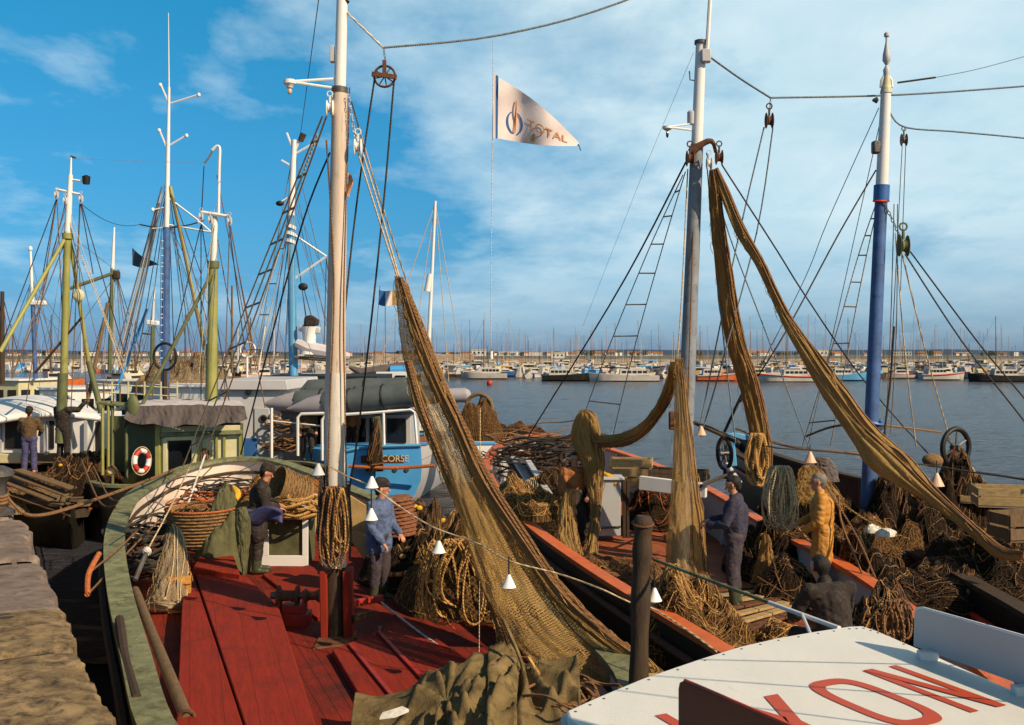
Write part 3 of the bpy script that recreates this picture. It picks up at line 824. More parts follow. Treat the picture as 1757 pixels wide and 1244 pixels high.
M['seabed'] = mk('seabed', (.03, .03, .02), .9, .2, .2, bump=0)

# ------------------------------------------------------------------ far shore: sea wall, flat land, low hills
M['sand_stone'] = mk('sand_stone', (.40, .29, .20), .9, .5, .5, (.17, .12, .09), .45, .8, .8)  # stone tone lightened, distance haze is put into the colour
M['land'] = mk('land', (.10, .095, .06), .95, .5, .03, (.22, .17, .11), .4, .3, 1)
M['hill'] = mk('hill', (.028, .055, .105), 1, .15, .003, bump=0)  # blue of the distant haze painted into the hill colour
def bank(name, x0, x1, Y0, Y1, z, mat, seed):
    def P(u, v):
        x = x0+(x1-x0)*u; q = [(0, -.5), (.12, z*.55), (.3, z), (1, z)]
        k = min(int(v*3), 2); t = v*3-k; a, b_ = q[k], q[k+1]
        yy = Y0+(Y1-Y0)*(a[0]+(b_[0]-a[0])*t); zz_ = a[1]+(b_[1]-a[1])*t
        return V(x, yy+3*noise.noise(V(x*.03, v, seed)), zz_+(.6*noise.fractal(V(x*.12, v*9, seed), 1, 2, 4) if v > .1 else 0))
    return tag(MB().grid(P, 400, 16).build(name, mat), kind='structure')
bank('breakwater', -420, 700, 385, 420, 2.6, 'sand_stone', 1)
bank('headland', -52, -14, 372, 415, 4.7, 'sand_stone', 3)
bank('land', -1500, 2200, 640, 2400, 3.6, 'land', 2)
def hillP(u, v):
    x = -5000+10000*u; z = (8+26*max(0, noise.fractal(V(x*.00045, 3, 1), 1, 2, 4)+.55)+ (14 if x > 400 else 0))*math.sin(math.pi*min(1, v*1.0))
    return V(x, 6200+900*v, z-2)
tag(MB().grid(hillP, 300, 8).build('hill', 'hill'), kind='structure')

# houses along the far shore
M['house_white'] = mk('house_white', (.62, .58, .52), .8, .12, .5, None, 0, 0, 3)
M['roof_tile'] = mk('roof_tile', (.30, .12, .06), .85, .25, .5, None, 0, 0, 3)
M['tree_far'] = mk('tree_far', (.035, .055, .028), .95, .4, .3, None, 0, .5, 2)
rnd = random.Random(11)
def house(w_, d_, h_, lab, flat=False):
    r = empty('house', (0, 0, 0), lab, 'house', 'houses along the far shore')
    MB().box((0, 0, h_/2), (w_, d_, h_)).build('wall', 'house_white', r, smooth=False)
    if flat: MB().box((0, 0, h_+.2), (w_+.4, d_+.4, .4)).build('roof', 'house_white', r, smooth=False)
    else: MB().prism([(-w_/2-.4, -d_/2-.4, h_), (w_/2+.4, -d_/2-.4, h_), (w_/2+.4, 0, h_+d_*.28), (-w_/2-.4, 0, h_+d_*.28)], (0, .01, .25)).add([(-w_/2-.4, 0, h_+d_*.28), (w_/2+.4, 0, h_+d_*.28), (w_/2+.4, d_/2+.4, h_), (-w_/2-.4, d_/2+.4, h_)], [(0, 1, 2, 3)]).build('roof', 'roof_tile', r, smooth=False)
    mb = MB()
    k = max(2, int(w_/2.6))
    for i in range(k):
        x = -w_/2+w_*(i+.5)/k
        MB().box((x, -d_/2-.01, h_*.55), (.9, .08, 1.2)).build('window', 'glass', r, smooth=False)
    return r
protos = [house(9, 7, 3.2, 'small white house with low tiled roof on the far shore'), house(14, 8, 3.4, 'long white house with low tiled roof on the far shore'),
          house(8, 8, 5.2, 'pale flat roofed house of two storeys on the far shore', True), house(18, 9, 4.2, 'long pale flat roofed building on the far shore', True)]
spots = []
for i in range(118):
    x = rnd.uniform(-330, 560) if i < 96 else rnd.uniform(-520, -200)
    spots.append((x, rnd.uniform(660, 1000), rnd.choice((0, 0, 1, 2, 3, 0, 1))))
used = set()
for x, y, k in spots:
    o = protos[k] if k not in used else copy_tree(protos[k])
    used.add(k); o.location = (x, y, 3.5); o.rotation_euler.z = rnd.uniform(-.5, .5); s = rnd.uniform(.4, .72); o.scale = (s, s, s)
# clumps of far trees between the houses
def tree_proto():
    r = empty('tree', (0, 0, 0), 'small dark round headed tree between the houses on the far shore', 'tree', 'trees along the far shore')
    MB().tube([(0, 0, 0), (.1, 0, 1.5), (0, 0, 2.6)], [.25, .18, .1], 6).build('trunk', 'wood_dark', r)
    mb = MB(); q = random.Random(3)
    for i in range(90):
        a = q.random()*6.28; z = q.uniform(1.2, 5.2); rr = 2.6*math.sqrt(max(.05, 1-((z-3.2)/2.3)**2))*q.uniform(.2, 1)
        c = V(rr*math.cos(a), rr*math.sin(a), z); s = q.uniform(.35, .8)
        d1 = V(q.uniform(-1, 1), q.uniform(-1, 1), q.uniform(-1, 1)).normalized()*s; d2 = d1.orthogonal().normalized()*s
        mb.add([c-d1, c-d2, c+d1, c+d2], [(0, 1, 2, 3)])
    mb.build('crown', 'tree_far', r, fix=False); return r
tp = tree_proto()
for i in range(110):
    o = tp if i == 0 else copy_tree(tp)
    o.location = (rnd.uniform(-340, 600), rnd.uniform(645, 900), 3.4); s = rnd.uniform(.35, .75); o.scale = (s*1.8, s, s)
# white harbour light and pale tower buildings on the skyline
def tower(px, py, Y, w_, base, lab, name='harbour_light'):
    r = empty(name, (W(px, py, Y).x, Y, base), lab, 'tower')
    x = W(px, py, Y).x; z = W(px, py, Y).z
    if name == 'harbour_light':
        MB().lathe([(w_, 0), (w_*.7, (z-base)*.75), (w_*.9, (z-base)*.76), (w_*.9, (z-base)*.8)], (x, Y, base), seg=12).build('tower', 'clean_white', r)
        MB().lathe([(w_*.5, 0), (w_*.5, (z-base)*.15), (.05, (z-base)*.2)], (x, Y, base+(z-base)*.8), seg=10).build('lantern', 'glass', r)
    else:
        MB().box((x, Y, (z+base)/2), (w_, w_*.8, z-base)).build('wall', 'house_white', r, smooth=False)
        MB().box((x, Y, z+.3), (w_*1.05, w_*.85, .5)).build('roof', 'cream', r, smooth=False)
        for i in range(3): MB().box((x-w_*.3+i*w_*.3, Y-w_*.41, base+(z-base)*.6), (w_*.12, .2, (z-base)*.3)).build('window', 'glass', r, smooth=False)
tower(843, 598, 470, .9, 2.2, 'slim white harbour light standing on the breakwater left of centre')
tower(822, 601, 640, 9, 3.5, 'white block on the skyline beside the harbour light', 'house')
tower(957, 606, 600, 8, 2.3, 'cream square block on the breakwater skyline near the middle', 'house')
tower(1408, 602, 640, 8, 3.4, 'square white tower house on the skyline between the mast ropes', 'house')

# ------------------------------------------------------------------ far marina
def far_boat(kind):
    r = empty('sailing_yacht' if kind < 3 else 'motor_boat', (0, 0, 0))
    L, B = (8.5, 2.6) if kind < 3 else (7.5, 2.7)
    hullmat = ['far_white', 'far_white', 'blue_paint', 'far_white', 'orange_red', 'wood_dark'][kind]
    rings = []
    for i in range(9):
        t = i/8; y = -L/2+L*t; b_ = B/2*(.75+.25*math.sin(math.pi*min(1, t*1.4)))*(1 if t < .55 else math.cos((t-.55)/.45*math.pi/2)**.7+.02); zt = .95+.35*t*t
        rings.append([V(-b_, y, zt), V(-b_*.85, y, .25), V(0, y, -.3), V(b_*.85, y, .25), V(b_, y, zt), V(0, y, zt+.06)])
    MB().loft(rings).build('hull', hullmat, r)
    MB().tube([(a.x, a.y, a.z+.03) for a in [q[0] for q in rings]]+[(a.x, a.y, a.z+.03) for a in [q[4] for q in rings][::-1]], .05, 4).build('rail', 'red_stripe' if kind in (0, 3) else 'wood_pole', r)
    cb_ = MB()
    ch = .55 if kind < 3 else 1.25
    cb_.loft([[V(-.8, -1.6, 1.0), V(.8, -1.6, 1.0), V(.7, -1.6, 1.0+ch), V(-.7, -1.6, 1.0+ch)], [V(-.75, 1.2, 1.0), V(.75, 1.2, 1.0), V(.6, .9, 1.0+ch), V(-.6, .9, 1.0+ch)], [V(-.4, 2.2, 1.05), V(.4, 2.2, 1.05), V(.35, 2.0, 1.1), V(-.35, 2.0, 1.1)]])
    cb_.build('cabin', 'far_white' if kind != 5 else 'cream', r)
    MB().box((0, -.4, 1.0+ch*.62), (1.56, 2.2, ch*.34)).build('window', 'glass', r)
    if kind < 3:
        h_ = [11.5, 9.5, 12.5][kind]
        MB().tube([(0, .6, 1.2), (0, .6, h_)], [.055, .035], 5).build('mast', ['wood_pole', 'light_grey', 'yellow_wood'][kind], r)
        MB().tube([(0, .5, 2.1), (0, -2.9, 2.2)], [.22, .12], 6).build('furled_sail', ['sky_blue', 'far_white', 'tan_cloth'][kind], r)
        for a in ((0, 4.1, 1.3), (0, -4.1, 1.1)): MB().tube([(0, .6, h_), a], .008, 3).build('stay', 'steel', r)
    elif kind == 3:
        MB().tube([(-.7, -1.4, 2.3), (-.7, -3.2, 2.2), (.7, -3.2, 2.2), (.7, -1.4, 2.3)], .05, 4).build('canopy_frame', 'steel', r)
        MB().box((0, -2.3, 2.28), (1.6, 1.9, .06)).build('canopy', 'blue_paint', r)
    else:
        MB().tube([(0, -1, 1.2), (0, -1, 5.5)], [.07, .04], 5).build('mast', 'wood_pole', r)
    return r
kinds = [('sailing yacht', 'white sailing yacht with pale wooden mast and blue sail cover in the distant marina'), ('sailing yacht', 'white sailing yacht with short white mast in the distant marina'), ('sailing yacht', 'blue hulled sailing yacht with tall yellow mast in the distant marina'),
         ('motor boat', 'white motor boat with blue canopy in the distant marina'), ('fishing boat', 'small orange open boat with a cabin in the distant marina'), ('fishing boat', 'dark wooden launch with a cream cabin in the distant marina')]
fb = []
for k in range(6):
    r = far_boat(k); tag(r, kinds[k][1], kinds[k][0], 'boats moored in the distant marina'); fb.append(r)
first = [True]*6; rnd = random.Random(5)
def put_far(k, x, y, rot, s):
    o = fb[k] if first[k] else copy_tree(fb[k])
    first[k] = False; o.location = (x, y, 0); o.rotation_euler = (0, rnd.uniform(-.02, .02), rot); o.scale = (s, s, s)
rows_ = [(196, -8, 125, 30, .9), (212, -15, 130, 34, 1), (234, -35, 150, 40, 1), (262, -90, 160, 48, 1), (290, -130, 165, 56, 1.05), (325, -150, 180, 46, 1.1), (358, -165, 200, 40, 1.1)]
tot = 0
for Y, x0, x1, cnt, s in rows_:
    for i in range(cnt):
        x = x0+(x1-x0)*(i+rnd.uniform(.15, .85))/cnt
        k = rnd.choice((0, 1, 2, 3, 3, 3, 4, 5, 3, 3, 5, 4, 2, 1))
        put_far(k, x, Y+rnd.uniform(-3, 3), rnd.choice((0, math.pi, math.pi/2, .3, -1.2, math.pi/2)) + rnd.uniform(-.3, .3), s*rnd.uniform(.8, 1.15)); tot += 1
# the countless smaller boats between and behind them, one mass
sm_ = {k: MB() for k in ('far_white', 'tan_cloth', 'wood_dark', 'sky_blue', 'orange_red', 'wood_pole')}; rs = random.Random(77)
dist = MB(); mats_ = ['far_white', 'tan_cloth', 'wood_dark', 'hull_blue', 'orange_red', 'light_grey']
for i in range(1150):
    Y = rs.uniform(200, 378); x = rs.uniform(-.11 if Y < 250 else -.52, .53)*Y
    a = rs.uniform(0, 6.3); L = rs.uniform(3.5, 7); B_ = L*.33; R = Matrix.Rotation(a, 3, 'Z'); o_ = V(x, Y, 0)
    dist.cur = rs.choice((0, 0, 0, 1, 2, 3, 4, 5, 0, 5)) 
    q_ = [(-.5, .35), (.1, .5), (.5, 0), (.1, -.5), (-.5, -.35)]
    dist.loft([[o_+R @ V(p*L, s*B_*.8, .05) for p, s in q_], [o_+R @ V(p*L, s*B_, rs.uniform(.6, .9)) for p, s in q_]])
    dist.cur = rs.choice((0, 0, 5, 1, 3, 0)); hc_ = rs.uniform(1.1, 2.2)
    dist.loft([[o_+R @ V(p*L, s*B_, .6) for p, s in ((-.25, .3), (.15, .3), (.15, -.3), (-.25, -.3))], [o_+R @ V(p*L, s*B_, hc_) for p, s in ((-.22, .26), (.05, .26), (.05, -.26), (-.22, -.26))]])
    if rs.random() < .3:
        dist.cur = rs.choice((1, 5, 2)); dist.tube([o_+V(0, 0, .7), o_+V(rs.uniform(-.2, .2), 0, rs.uniform(6, 11))], .035, 4)
tag(dist.build('small_boats', mats_, smooth=False), 'dense crowd of small boats filling the distant marina below the breakwater', 'boats', kind='stuff')
for Y, x0, x1, cnt, s in rows_:
    if Y in (212, 262, 325):
        pt = empty('pontoon', ((x0+x1)/2, Y+6, 0), {212: 'nearest long low wooden pontoon in the distant marina', 262: 'middle long low wooden pontoon in the distant marina', 325: 'farthest long low wooden pontoon in the distant marina'}[Y], 'pontoon')
        MB().box(((x0+x1)/2, Y+6, .45), (x1-x0, 2, .25)).build('deck', 'sand_stone', pt, smooth=False)
        for i in range(14): MB().tube([(x0+(x1-x0)*i/13, Y+7.2, -1), (x0+(x1-x0)*i/13, Y+7.2, 1.8)], .16, 6).build('pile', 'wood_dark', pt)
# larger boats along the near edge of the marina, side on
def big_far(px0, px1, Y, hullmat, cab, lab, mast=True, name='motor_yacht', stripe=None):
    x0, x1 = W(px0, 0, Y).x, W(px1, 0, Y).x; L = abs(x1-x0); xm = (x0+x1)/2; sgn = 1 if x1 > x0 else -1
    r = empty(name, (xm, Y, 0), lab, 'boat')
    rings = []
    for i in range(11):
        t = i/10; x = xm+sgn*(t-.5)*L; b_ = 1.5*(.8+.2*math.sin(math.pi*t))*(1 if t < .6 else math.cos((t-.6)/.4*math.pi/2)**.6+.02); zt = 1.0+.5*t*t
        rings.append([V(x, Y-b_, zt), V(x-sgn*.2*t, Y-b_*.9, .2), V(x-sgn*.3*t, Y, -.3), V(x-sgn*.2*t, Y+b_*.9, .2), V(x, Y+b_, zt), V(x, Y, zt+.05)])
    MB().loft(rings).build('hull', hullmat, r)
    if stripe: MB().tube([q[0]-V(0, .04, .12) for q in rings], .09, 4).build('stripe', stripe, r)
    c0 = xm-sgn*L*.15
    MB().loft([[V(c0-L*.22, Y-.9, 1.05), V(c0-L*.22, Y+.9, 1.05), V(c0-L*.2, Y+.8, 2.1), V(c0-L*.2, Y-.8, 2.1)], [V(c0+L*.22, Y-.9, 1.1), V(c0+L*.22, Y+.9, 1.1), V(c0+L*.16, Y+.8, 2.1), V(c0+L*.16, Y-.8, 2.1)]]).build('cabin', cab, r, smooth=False)
    for i in range(5): MB().box((c0-L*.15+L*.3*i/4, Y-.88, 1.65), (L*.055, .08, .38)).build('window', 'glass', r, smooth=False)
    MB().tube([rings[6][0]+V(0, 0, .5), rings[8][0]+V(0, 0, .5), rings[9][0]+V(0, 0, .5)], .04, 4).build('rail', 'steel', r)
    if mast:
        MB().tube([(xm, Y, 1), (xm, Y, 11)], [.09, .05], 5).build('mast', 'wood_pole', r)
        MB().tube([(xm, Y, 10.8), (x1, Y, 1.5)], .02, 3).build('stay', 'steel', r)
big_far(930, 1020, 176, 'black_hull', 'far_white', 'low dark hulled boat at the marina edge left of the large white motor cruiser', False)
big_far(1130, 1010, 172, 'far_white', 'far_white', 'large white motor cruiser side on at the near edge of the marina', False)
big_far(1195, 1270, 176, 'orange_red', 'far_white', 'white cabin boat with dark red hull just right of the grey mast', False, stripe='far_white')
big_far(1400, 1298, 168, 'far_white', 'far_white', 'long low white sloop with red sail cover at the marina edge', True, stripe='red_stripe')
big_far(1270, 1345, 184, 'far_white', 'cream', 'cream cabined white boat between the two net bundles', False)
big_far(1420, 1490, 178, 'sky_blue', 'far_white', 'pale blue boat moored just left of the blue mast', True)
big_far(1580, 1655, 182, 'far_white', 'far_white', 'white speed boat with red stripe at the marina edge right of the blue mast', False, stripe='red_stripe')
big_far(1757, 1660, 170, 'black_hull', 'far_white', 'long dark hulled sloop at the right end of the marina edge', True)
big_far(870, 790, 190, 'far_white', 'far_white', 'white boat at the left end of the marina edge behind the big net', True)
# left of the frame: boats lying beyond the trawlers
rnd = random.Random(21)
for i in range(26):
    put_far(rnd.choice((1, 3, 4, 5, 0)), W(rnd.uniform(-30, 700), 0, 150).x, rnd.uniform(120, 240), rnd.uniform(0, 6), 1.0)
# pink buoy
bp = W(840, 661, 150); bp.z = .3
by = tag(MB().ell((bp.x, 150, .35), (.45, .45, .5), 12, 8).build('buoy', 'float_red'), 'round pink mooring buoy floating on open water left of centre', 'buoy')
MB().tube([(bp.x, 150, .8), (bp.x, 150, 1.3)], .05, 5).build('ring', 'steel', by)
# ------------------------------------------------------------------ quay
M['quay_stone'] = mk('quay_stone', (.36, .25, .13), .95, .5, 3.5, (.07, .052, .04), .45, 1.0, 70, spec=.08)
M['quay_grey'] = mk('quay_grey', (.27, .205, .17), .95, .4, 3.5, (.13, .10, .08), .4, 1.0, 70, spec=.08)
def quay_edge(t):   # t metres along the edge from below the camera outwards
    d = V(-2.1, 3.72, 0).normalized()
    return V(1.2, 0.1, 0)+d*t
rq = random.Random(4)
qd = V(-2.1, 3.72, 0).normalized(); qn = V(3.72, 2.1, 0).normalized()
quay = empty('quay', (-8, 10, 0)); quay['kind'] = 'structure'
t = -8
while t < 60:
    L = rq.uniform(1.5, 2.6); dz = rq.uniform(-.05, .03); off = rq.uniform(-.12, .06)
    def S(u, v, t=t, L=L, dz=dz, off=off):
        # v 0..1: from far inside the quay out to the worn nose and down the face
        a = t+L*(.012+.976*u)
        e = (min(u, 1-u)*L)
        rnd_ = min(1, e/.10)
        prof = [(-2.2, 0), (-1.2, .0), (-.5, .0), (-.12, -.005), (-.025, -.018), (.01, -.06), (.03, -.3), (.03, -.75)]
        k = min(int(v*7), 6); q = v*7-k; x, z = [prof[k][i]+(prof[k+1][i]-prof[k][i])*q for i in (0, 1)]
        nz = noise.fractal(V(a*1.7, x*1.7, 3), 1, 2, 5)
        edge = (.07*noise.noise(V(a*1.7, 1, 3))+.05*noise.noise(V(a*6, 2, 8))+.03*noise.noise(V(a*17, v*6, 8)))*(1 if v > .4 else 0)
        p = quay_edge(a)+qn*(x+off+edge-.04*(1-rnd_))
        return V(p.x, p.y, 2.2+dz+z-.05*(1-rnd_)**2+.010*nz+.007*noise.fractal(V(a*9, x*9, 1), 1, 2, 5))
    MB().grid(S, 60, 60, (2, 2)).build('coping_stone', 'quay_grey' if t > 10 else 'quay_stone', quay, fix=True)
    for zz in (1.0, .2, -.6):
        o2 = rq.uniform(-.05, .03)
        a, b = quay_edge(t+.01), quay_edge(t+L-.01)
        MB().prism([a-qn*1.5+V(0, 0, zz), a+qn*o2+V(0, 0, zz), b+qn*o2+V(0, 0, zz), b-qn*1.5+V(0, 0, zz)], (0, 0, .44 if zz > .9 else .78)).build('wall_stone', 'quay_stone', quay, bevel=.03)
    t += L+.015
a, b = quay_edge(-9)-qn*2.1, quay_edge(62)-qn*2.1
MB().prism([a, b, b-qn*60, a-qn*60], (0, 0, 2.17)).build('paving', 'quay_stone', quay)
# iron bollard at the frame edge
bc = V(-7.78, 15.3, 2.2)
bo = tag(MB().lathe([(.30, 0), (.30, .05), (.19, .10), (.16, .40), (.20, .50), (.28, .58), (.27, .66), (.15, .72), (.01, .73)], bc, seg=20).build('bollard', 'steel'), 'squat iron mooring bollard on the stone quay at the left edge', 'bollard')
mr = MB()
for k in range(3): mr.tube([bc+V(.2*math.cos(a), .2*math.sin(a), .18+.05*k+.01*math.sin(a*3)) for a in [i*math.pi/8 for i in range(16)]], .028, 6, closed=True)
mr.tube(crom([bc+V(.2, 0, .25), W(60, 885, 15.6), W(170, 855, 17.5), W(300, 806, 21.6)], 40), .030, 6)
tag(mr.build('mooring_rope', 'rope_brown'), 'thick brown mooring rope from the quay bollard to the green bow', 'rope')
tag(MB().tube(crom([W(150, 1020, 12.5)-V(0,0,.0), W(152, 985, 12.9), W(170, 950, 13.4)], 14), .035, 8).build('hose', 'rope_orange'), 'short bright orange hose hanging beside the green rail', 'hose')

# ------------------------------------------------------------------ boat A
M['deck_red'] = mk_planks('deck_red', (.21, .018, .007), (-.36, .93), .15, .05, .45, (.040, .012, .008), .75, .42)  # dark stains are partly wear, partly painted stand-ins for shadows on deck
M['hatch_red'] = mk_planks('hatch_red', (.25, .020, .007), (-.30, .95), .31, .012, .35, (.09, .014, .008), .8, .36)
DZ = .9
def deckA(p): return DZ+max(0, p.y-17)*.03
A = empty('fishing_boat', (-2.6, 15, 0), 'nearest trawler with worn green rail, white bulwark and red planked deck', 'fishing boat')
def gp(px, py, z): return G(px, py, z)
outA = [V(-1.9, 7.2, 1.5), V(-2.6, 7.9, 1.5), gp(235, 1244, 1.5), gp(205, 1120, 1.53), gp(183, 1010, 1.6), gp(178, 930, 1.75), gp(192, 880, 1.86), gp(225, 840, 1.97), gp(300, 803, 2.13), gp(370, 787, 2.22), gp(430, 783, 2.25), gp(480, 788, 2.22), gp(540, 806, 2.12), gp(620, 838, 1.95), gp(740, 888, 1.72), gp(830, 945, 1.6), gp(910, 1003, 1.55), gp(1000, 1066, 1.5), gp(1080, 1123, 1.5), V(1.25, 9.2, 1.5), V(.6, 7.6, 1.5)]
PA, inA = boat_body(A, outA, deckA, 'dark_green', 'pink_white', 'green_paint', 'deck_red', .30, 90)
strake(A, PA, -.35, -.02, .05, 'wood_dark', inA)
inner = offset_path(PA, .22, inA)
MB().tube([p-V(0, 0, .34) for p in inner][8:-8], .035, 6).build('rail', 'wood_dark', A)
# raised hatches (long red covers)
def slab(name, pts, z0, z1, mat, root, bevel=.015):
    b = MB(); b.prism([V(p[0], p[1], z0) for p in pts], (0, 0, z1-z0)); return b.build(name, mat, root, bevel=bevel)
def gpt(px, py, z): q = G(px, py, z); return (q.x, q.y)
z1 = DZ+.32
slab('hatch_cover', [gpt(328, 962, z1), gpt(408, 975, z1), gpt(478, 1040, z1), gpt(560, 1300, z1), gpt(440, 1300, z1)], DZ-.05, z1, 'hatch_red', A)
slab('hatch_cover', [gpt(322, 958, z1-.03), gpt(324, 962, z1-.03), gpt(436, 1300, z1-.03), gpt(300, 1300, z1-.03), gpt(312, 1040, z1-.03)], DZ-.05, z1-.03, 'hatch_red', A)
slab('hatch_coaming', [gpt(345, 950, z1+.08), gpt(400, 950, z1+.08), gpt(412, 985, z1+.08), gpt(330, 975, z1+.08)], DZ, z1+.08, 'hatch_red', A)
# second low hatch beside the mast
slab('deck_hatch', [gpt(570, 1115, DZ+.14), gpt(700, 1060, DZ+.14), gpt(830, 1150, DZ+.14), gpt(640, 1230, DZ+.14)], DZ-.05, DZ+.14, 'hatch_red', A)
for (a, b) in (((600, 1105), (690, 1215)), ((650, 1085), (750, 1190))):
    MB().beam(G(*a, DZ+.16), G(*b, DZ+.16), .05, .03).build('batten', 'red_paint', A, bevel=.004)
slab('deck_box', [gpt(450, 985, DZ+.1), gpt(535, 968, DZ+.1), gpt(570, 1010, DZ+.1), gpt(545, 1060, DZ+.1)], DZ-.05, DZ+.1, 'hatch_red', A)
# mast
YM = 13.25
def mx(py):  # mast centre px by height in the picture
    pts = [(1110, 575), (700, 575), (155, 583), (0, 587), (-200, 592)]
    for (y0, x0), (y1, x1) in zip(pts, pts[1:]):
        if py >= y1: return x0+(x1-x0)*(y0-py)/(y0-y1)
    return 592
def mseg(name, y0, y1, r0, r1, mat, seg=18):
    k = 12; MB().tube([W(mx(y0+(y1-y0)*i/k), y0+(y1-y0)*i/k, YM) for i in range(k+1)], [r0+(r1-r0)*i/k for i in range(k+1)], seg).build(name, mat, A)
M['mast_cream'] = mk('mast_cream', (.60, .47, .37), .65, .2, 1.6, (.13, .13, .10), .34, .25, 25, stretch=(5, 5, .5))
M['mast_white'] = mk('mast_white', (.60, .54, .46), .65, .2, 1.6, (.20, .17, .13), .33, .25, 25, stretch=(4, 4, .5))
mseg('mast_foot', 1098, 972, .135, .13, 'wood_dark')  # dark wood colour painted in for the shade between the cheeks
mseg('mast_lower', 972, 640, .145, .135, 'mast_white')
mseg('mast', 640, 155, .130, .098, 'mast_cream')
mseg('mast_band', 160, 150, .105, .105, 'steel')
mseg('topmast', 155, -230, .078, .060, 'clean_white')
# tabernacle cheeks and step
for px in (560, 599):
    a, b = W(px, 1100, YM-.02), W(px-2, 976, YM-.02)
    MB().beam(a, b, .09, .34).build('mast_cheek', 'hatch_red', A, bevel=.01)
slab('mast_step', [gpt(536, 1112, DZ+.07), gpt(604, 1104, DZ+.07), gpt(612, 1082, DZ+.07), gpt(548, 1088, DZ+.07)], DZ-.02, DZ+.07, 'rust', A)
# winch beside the mast
wc = G(505, 1075, DZ)
wn_ = empty('x', wc); bpy.data.objects.remove(wn_)
MB().box(wc+V(0, 0, .10), (.42, .34, .2)).box(wc+V(0, 0, .25), (.3, .22, .12)).build('winch_base', 'red_paint', A, bevel=.01)
MB().tube([wc+V(-.32, 0, .42), wc+V(.32, 0, .42)], .05, 8).build('winch_shaft', 'steel', A)
MB().lathe([(.14, -.28), (.14, -.25), (.075, -.22), (.07, -.05), (.14, -.02), (.14, .01)], wc+V(.05, 0, .42), V(1, 0, 0), 18).build('winch_drum', 'rust', A)
MB().lathe([(.10, .1), (.06, .16), (.06, .24), (.10, .3)], wc+V(.05, 0, .42), V(1, 0, 0), 16).build('winch_drum', 'rust', A)
for s in (-.22, .12): MB().prism([wc+V(s, -.12, .18), wc+V(s, .12, .18), wc+V(s, .06, .5), wc+V(s, -.06, .5)], (.04, 0, 0)).build('winch_cheek', 'red_paint', A, bevel=.006)
MB().beam(W(604, 1036, 13.4), W(655, 1026, 13.9), .07, .09).build('cleat_bar', 'red_paint', A, bevel=.01)
MB().beam(W(604, 1060, 13.2), W(640, 1052, 13.5), .09, .08).build('cleat_bar', 'rust', A, bevel=.01)
MB().tube([W(652, 1075, 13.0), W(652, 1110, 13.0)], .03, 8).build('ring_bolt', 'steel', A)
# bow platform with white inner rails and deck clutter
slab('foredeck', [gpt(300, 862, 1.55), gpt(345, 835, 1.62), gpt(470, 832, 1.62), gpt(560, 868, 1.5), gpt(470, 905, 1.4), gpt(340, 910, 1.4)], 1.0, 1.45, 'crate_wood', A)
MB().beam(W(447, 838, 20), W(540, 862, 19), .12, .30).build('rail_board', 'pink_white', A, bevel=.01)
# lamp on its bracket
lb = W(497, 140, YM-.3)
MB().tube([W(578, 135, YM), lb], .018, 6).build('lamp_bracket', 'clean_white', A)
MB().tube([W(578, 152, YM), lb], .018, 6).build('lamp_bracket', 'clean_white', A)
lamp = MB().lathe([(.02, .03), (.075, .02), (.08, -.03), (.045, -.06), (.04, -.08)], lb, seg=14).build('mast_lamp', 'clean_white', A)
MB().ell(lb-V(0, 0, .12), (.03, .03, .045), 8, 6).build('bulb', 'lamp_pink', lamp)
MB().box(W(570, 93, YM), (.05, .1, .21)).build('junction_box', 'light_grey', A, bevel=.005)
MB().lathe([(.012, 0), (.05, .03), (.06, .08), (.0, .085)], W(588, 8, YM), V(.6, 0, 1), 10).build('masthead_fitting', 'steel', A)
# small tattered orange flag on the mast
MB().grid(lambda u, v: W(595+8*u+3*math.sin(v*5), 296+38*v+4*u, YM-.05+.05*math.sin(u*4+v*3)), 6, 10).build('pennant', 'flag_orange', A)
# forestay with pulley wheel
line(A, [(592, 18, YM), (625, 50, YM-.1), (658, 82, YM-.2)], None, .016, 'rope_white')
line(A, [(658, 82, YM-.2), (860, 60, 13.6), (1065, 4, 14.4), (1330, -110, 16)], None, .016, 'rope_grey', name='forestay')
chain([W(658, 82, YM-.2), W(661, 104, YM-.2)], .016, 'steel', 'chain', A)
pc = W(660, 131, YM-.2)
MB().tube([pc+V(.135*math.cos(a), 0, .135*math.sin(a)) for a in [i*math.pi/12 for i in range(24)]], .016, 6, closed=True).build('pulley_wheel', 'rust', A)
for i in range(4): MB().tube([pc+V(.13*math.cos(i*math.pi/4+.2), 0, .13*math.sin(i*math.pi/4+.2)), pc-V(.13*math.cos(i*math.pi/4+.2), 0, .13*math.sin(i*math.pi/4+.2))], .008, 5).build('spoke', 'rust', A)
MB().beam(pc+V(0, -.03, .02), pc+V(0, -.03, .20), .05, .03, up=V(0, 1, 0)).build('pulley_strap', 'rust', A, bevel=.004)
MB().beam(pc+V(-.16, -.04, .02), pc+V(.16, -.04, -.02), .03, .06).build('pulley_bar', 'rust', A, bevel=.004)
line(A, [(643, 134, YM-.2), (612, 350, YM), (590, 560, YM), (580, 760, YM), (572, 880, YM)], None, .013, 'rope_dark', name='halyard')
line(A, [(676, 140, YM-.2), (660, 330, YM-.1), (636, 560, YM-.1), (612, 760, YM-.1), (598, 850, YM-.1)], None, .013, 'rope_dark', name='halyard')
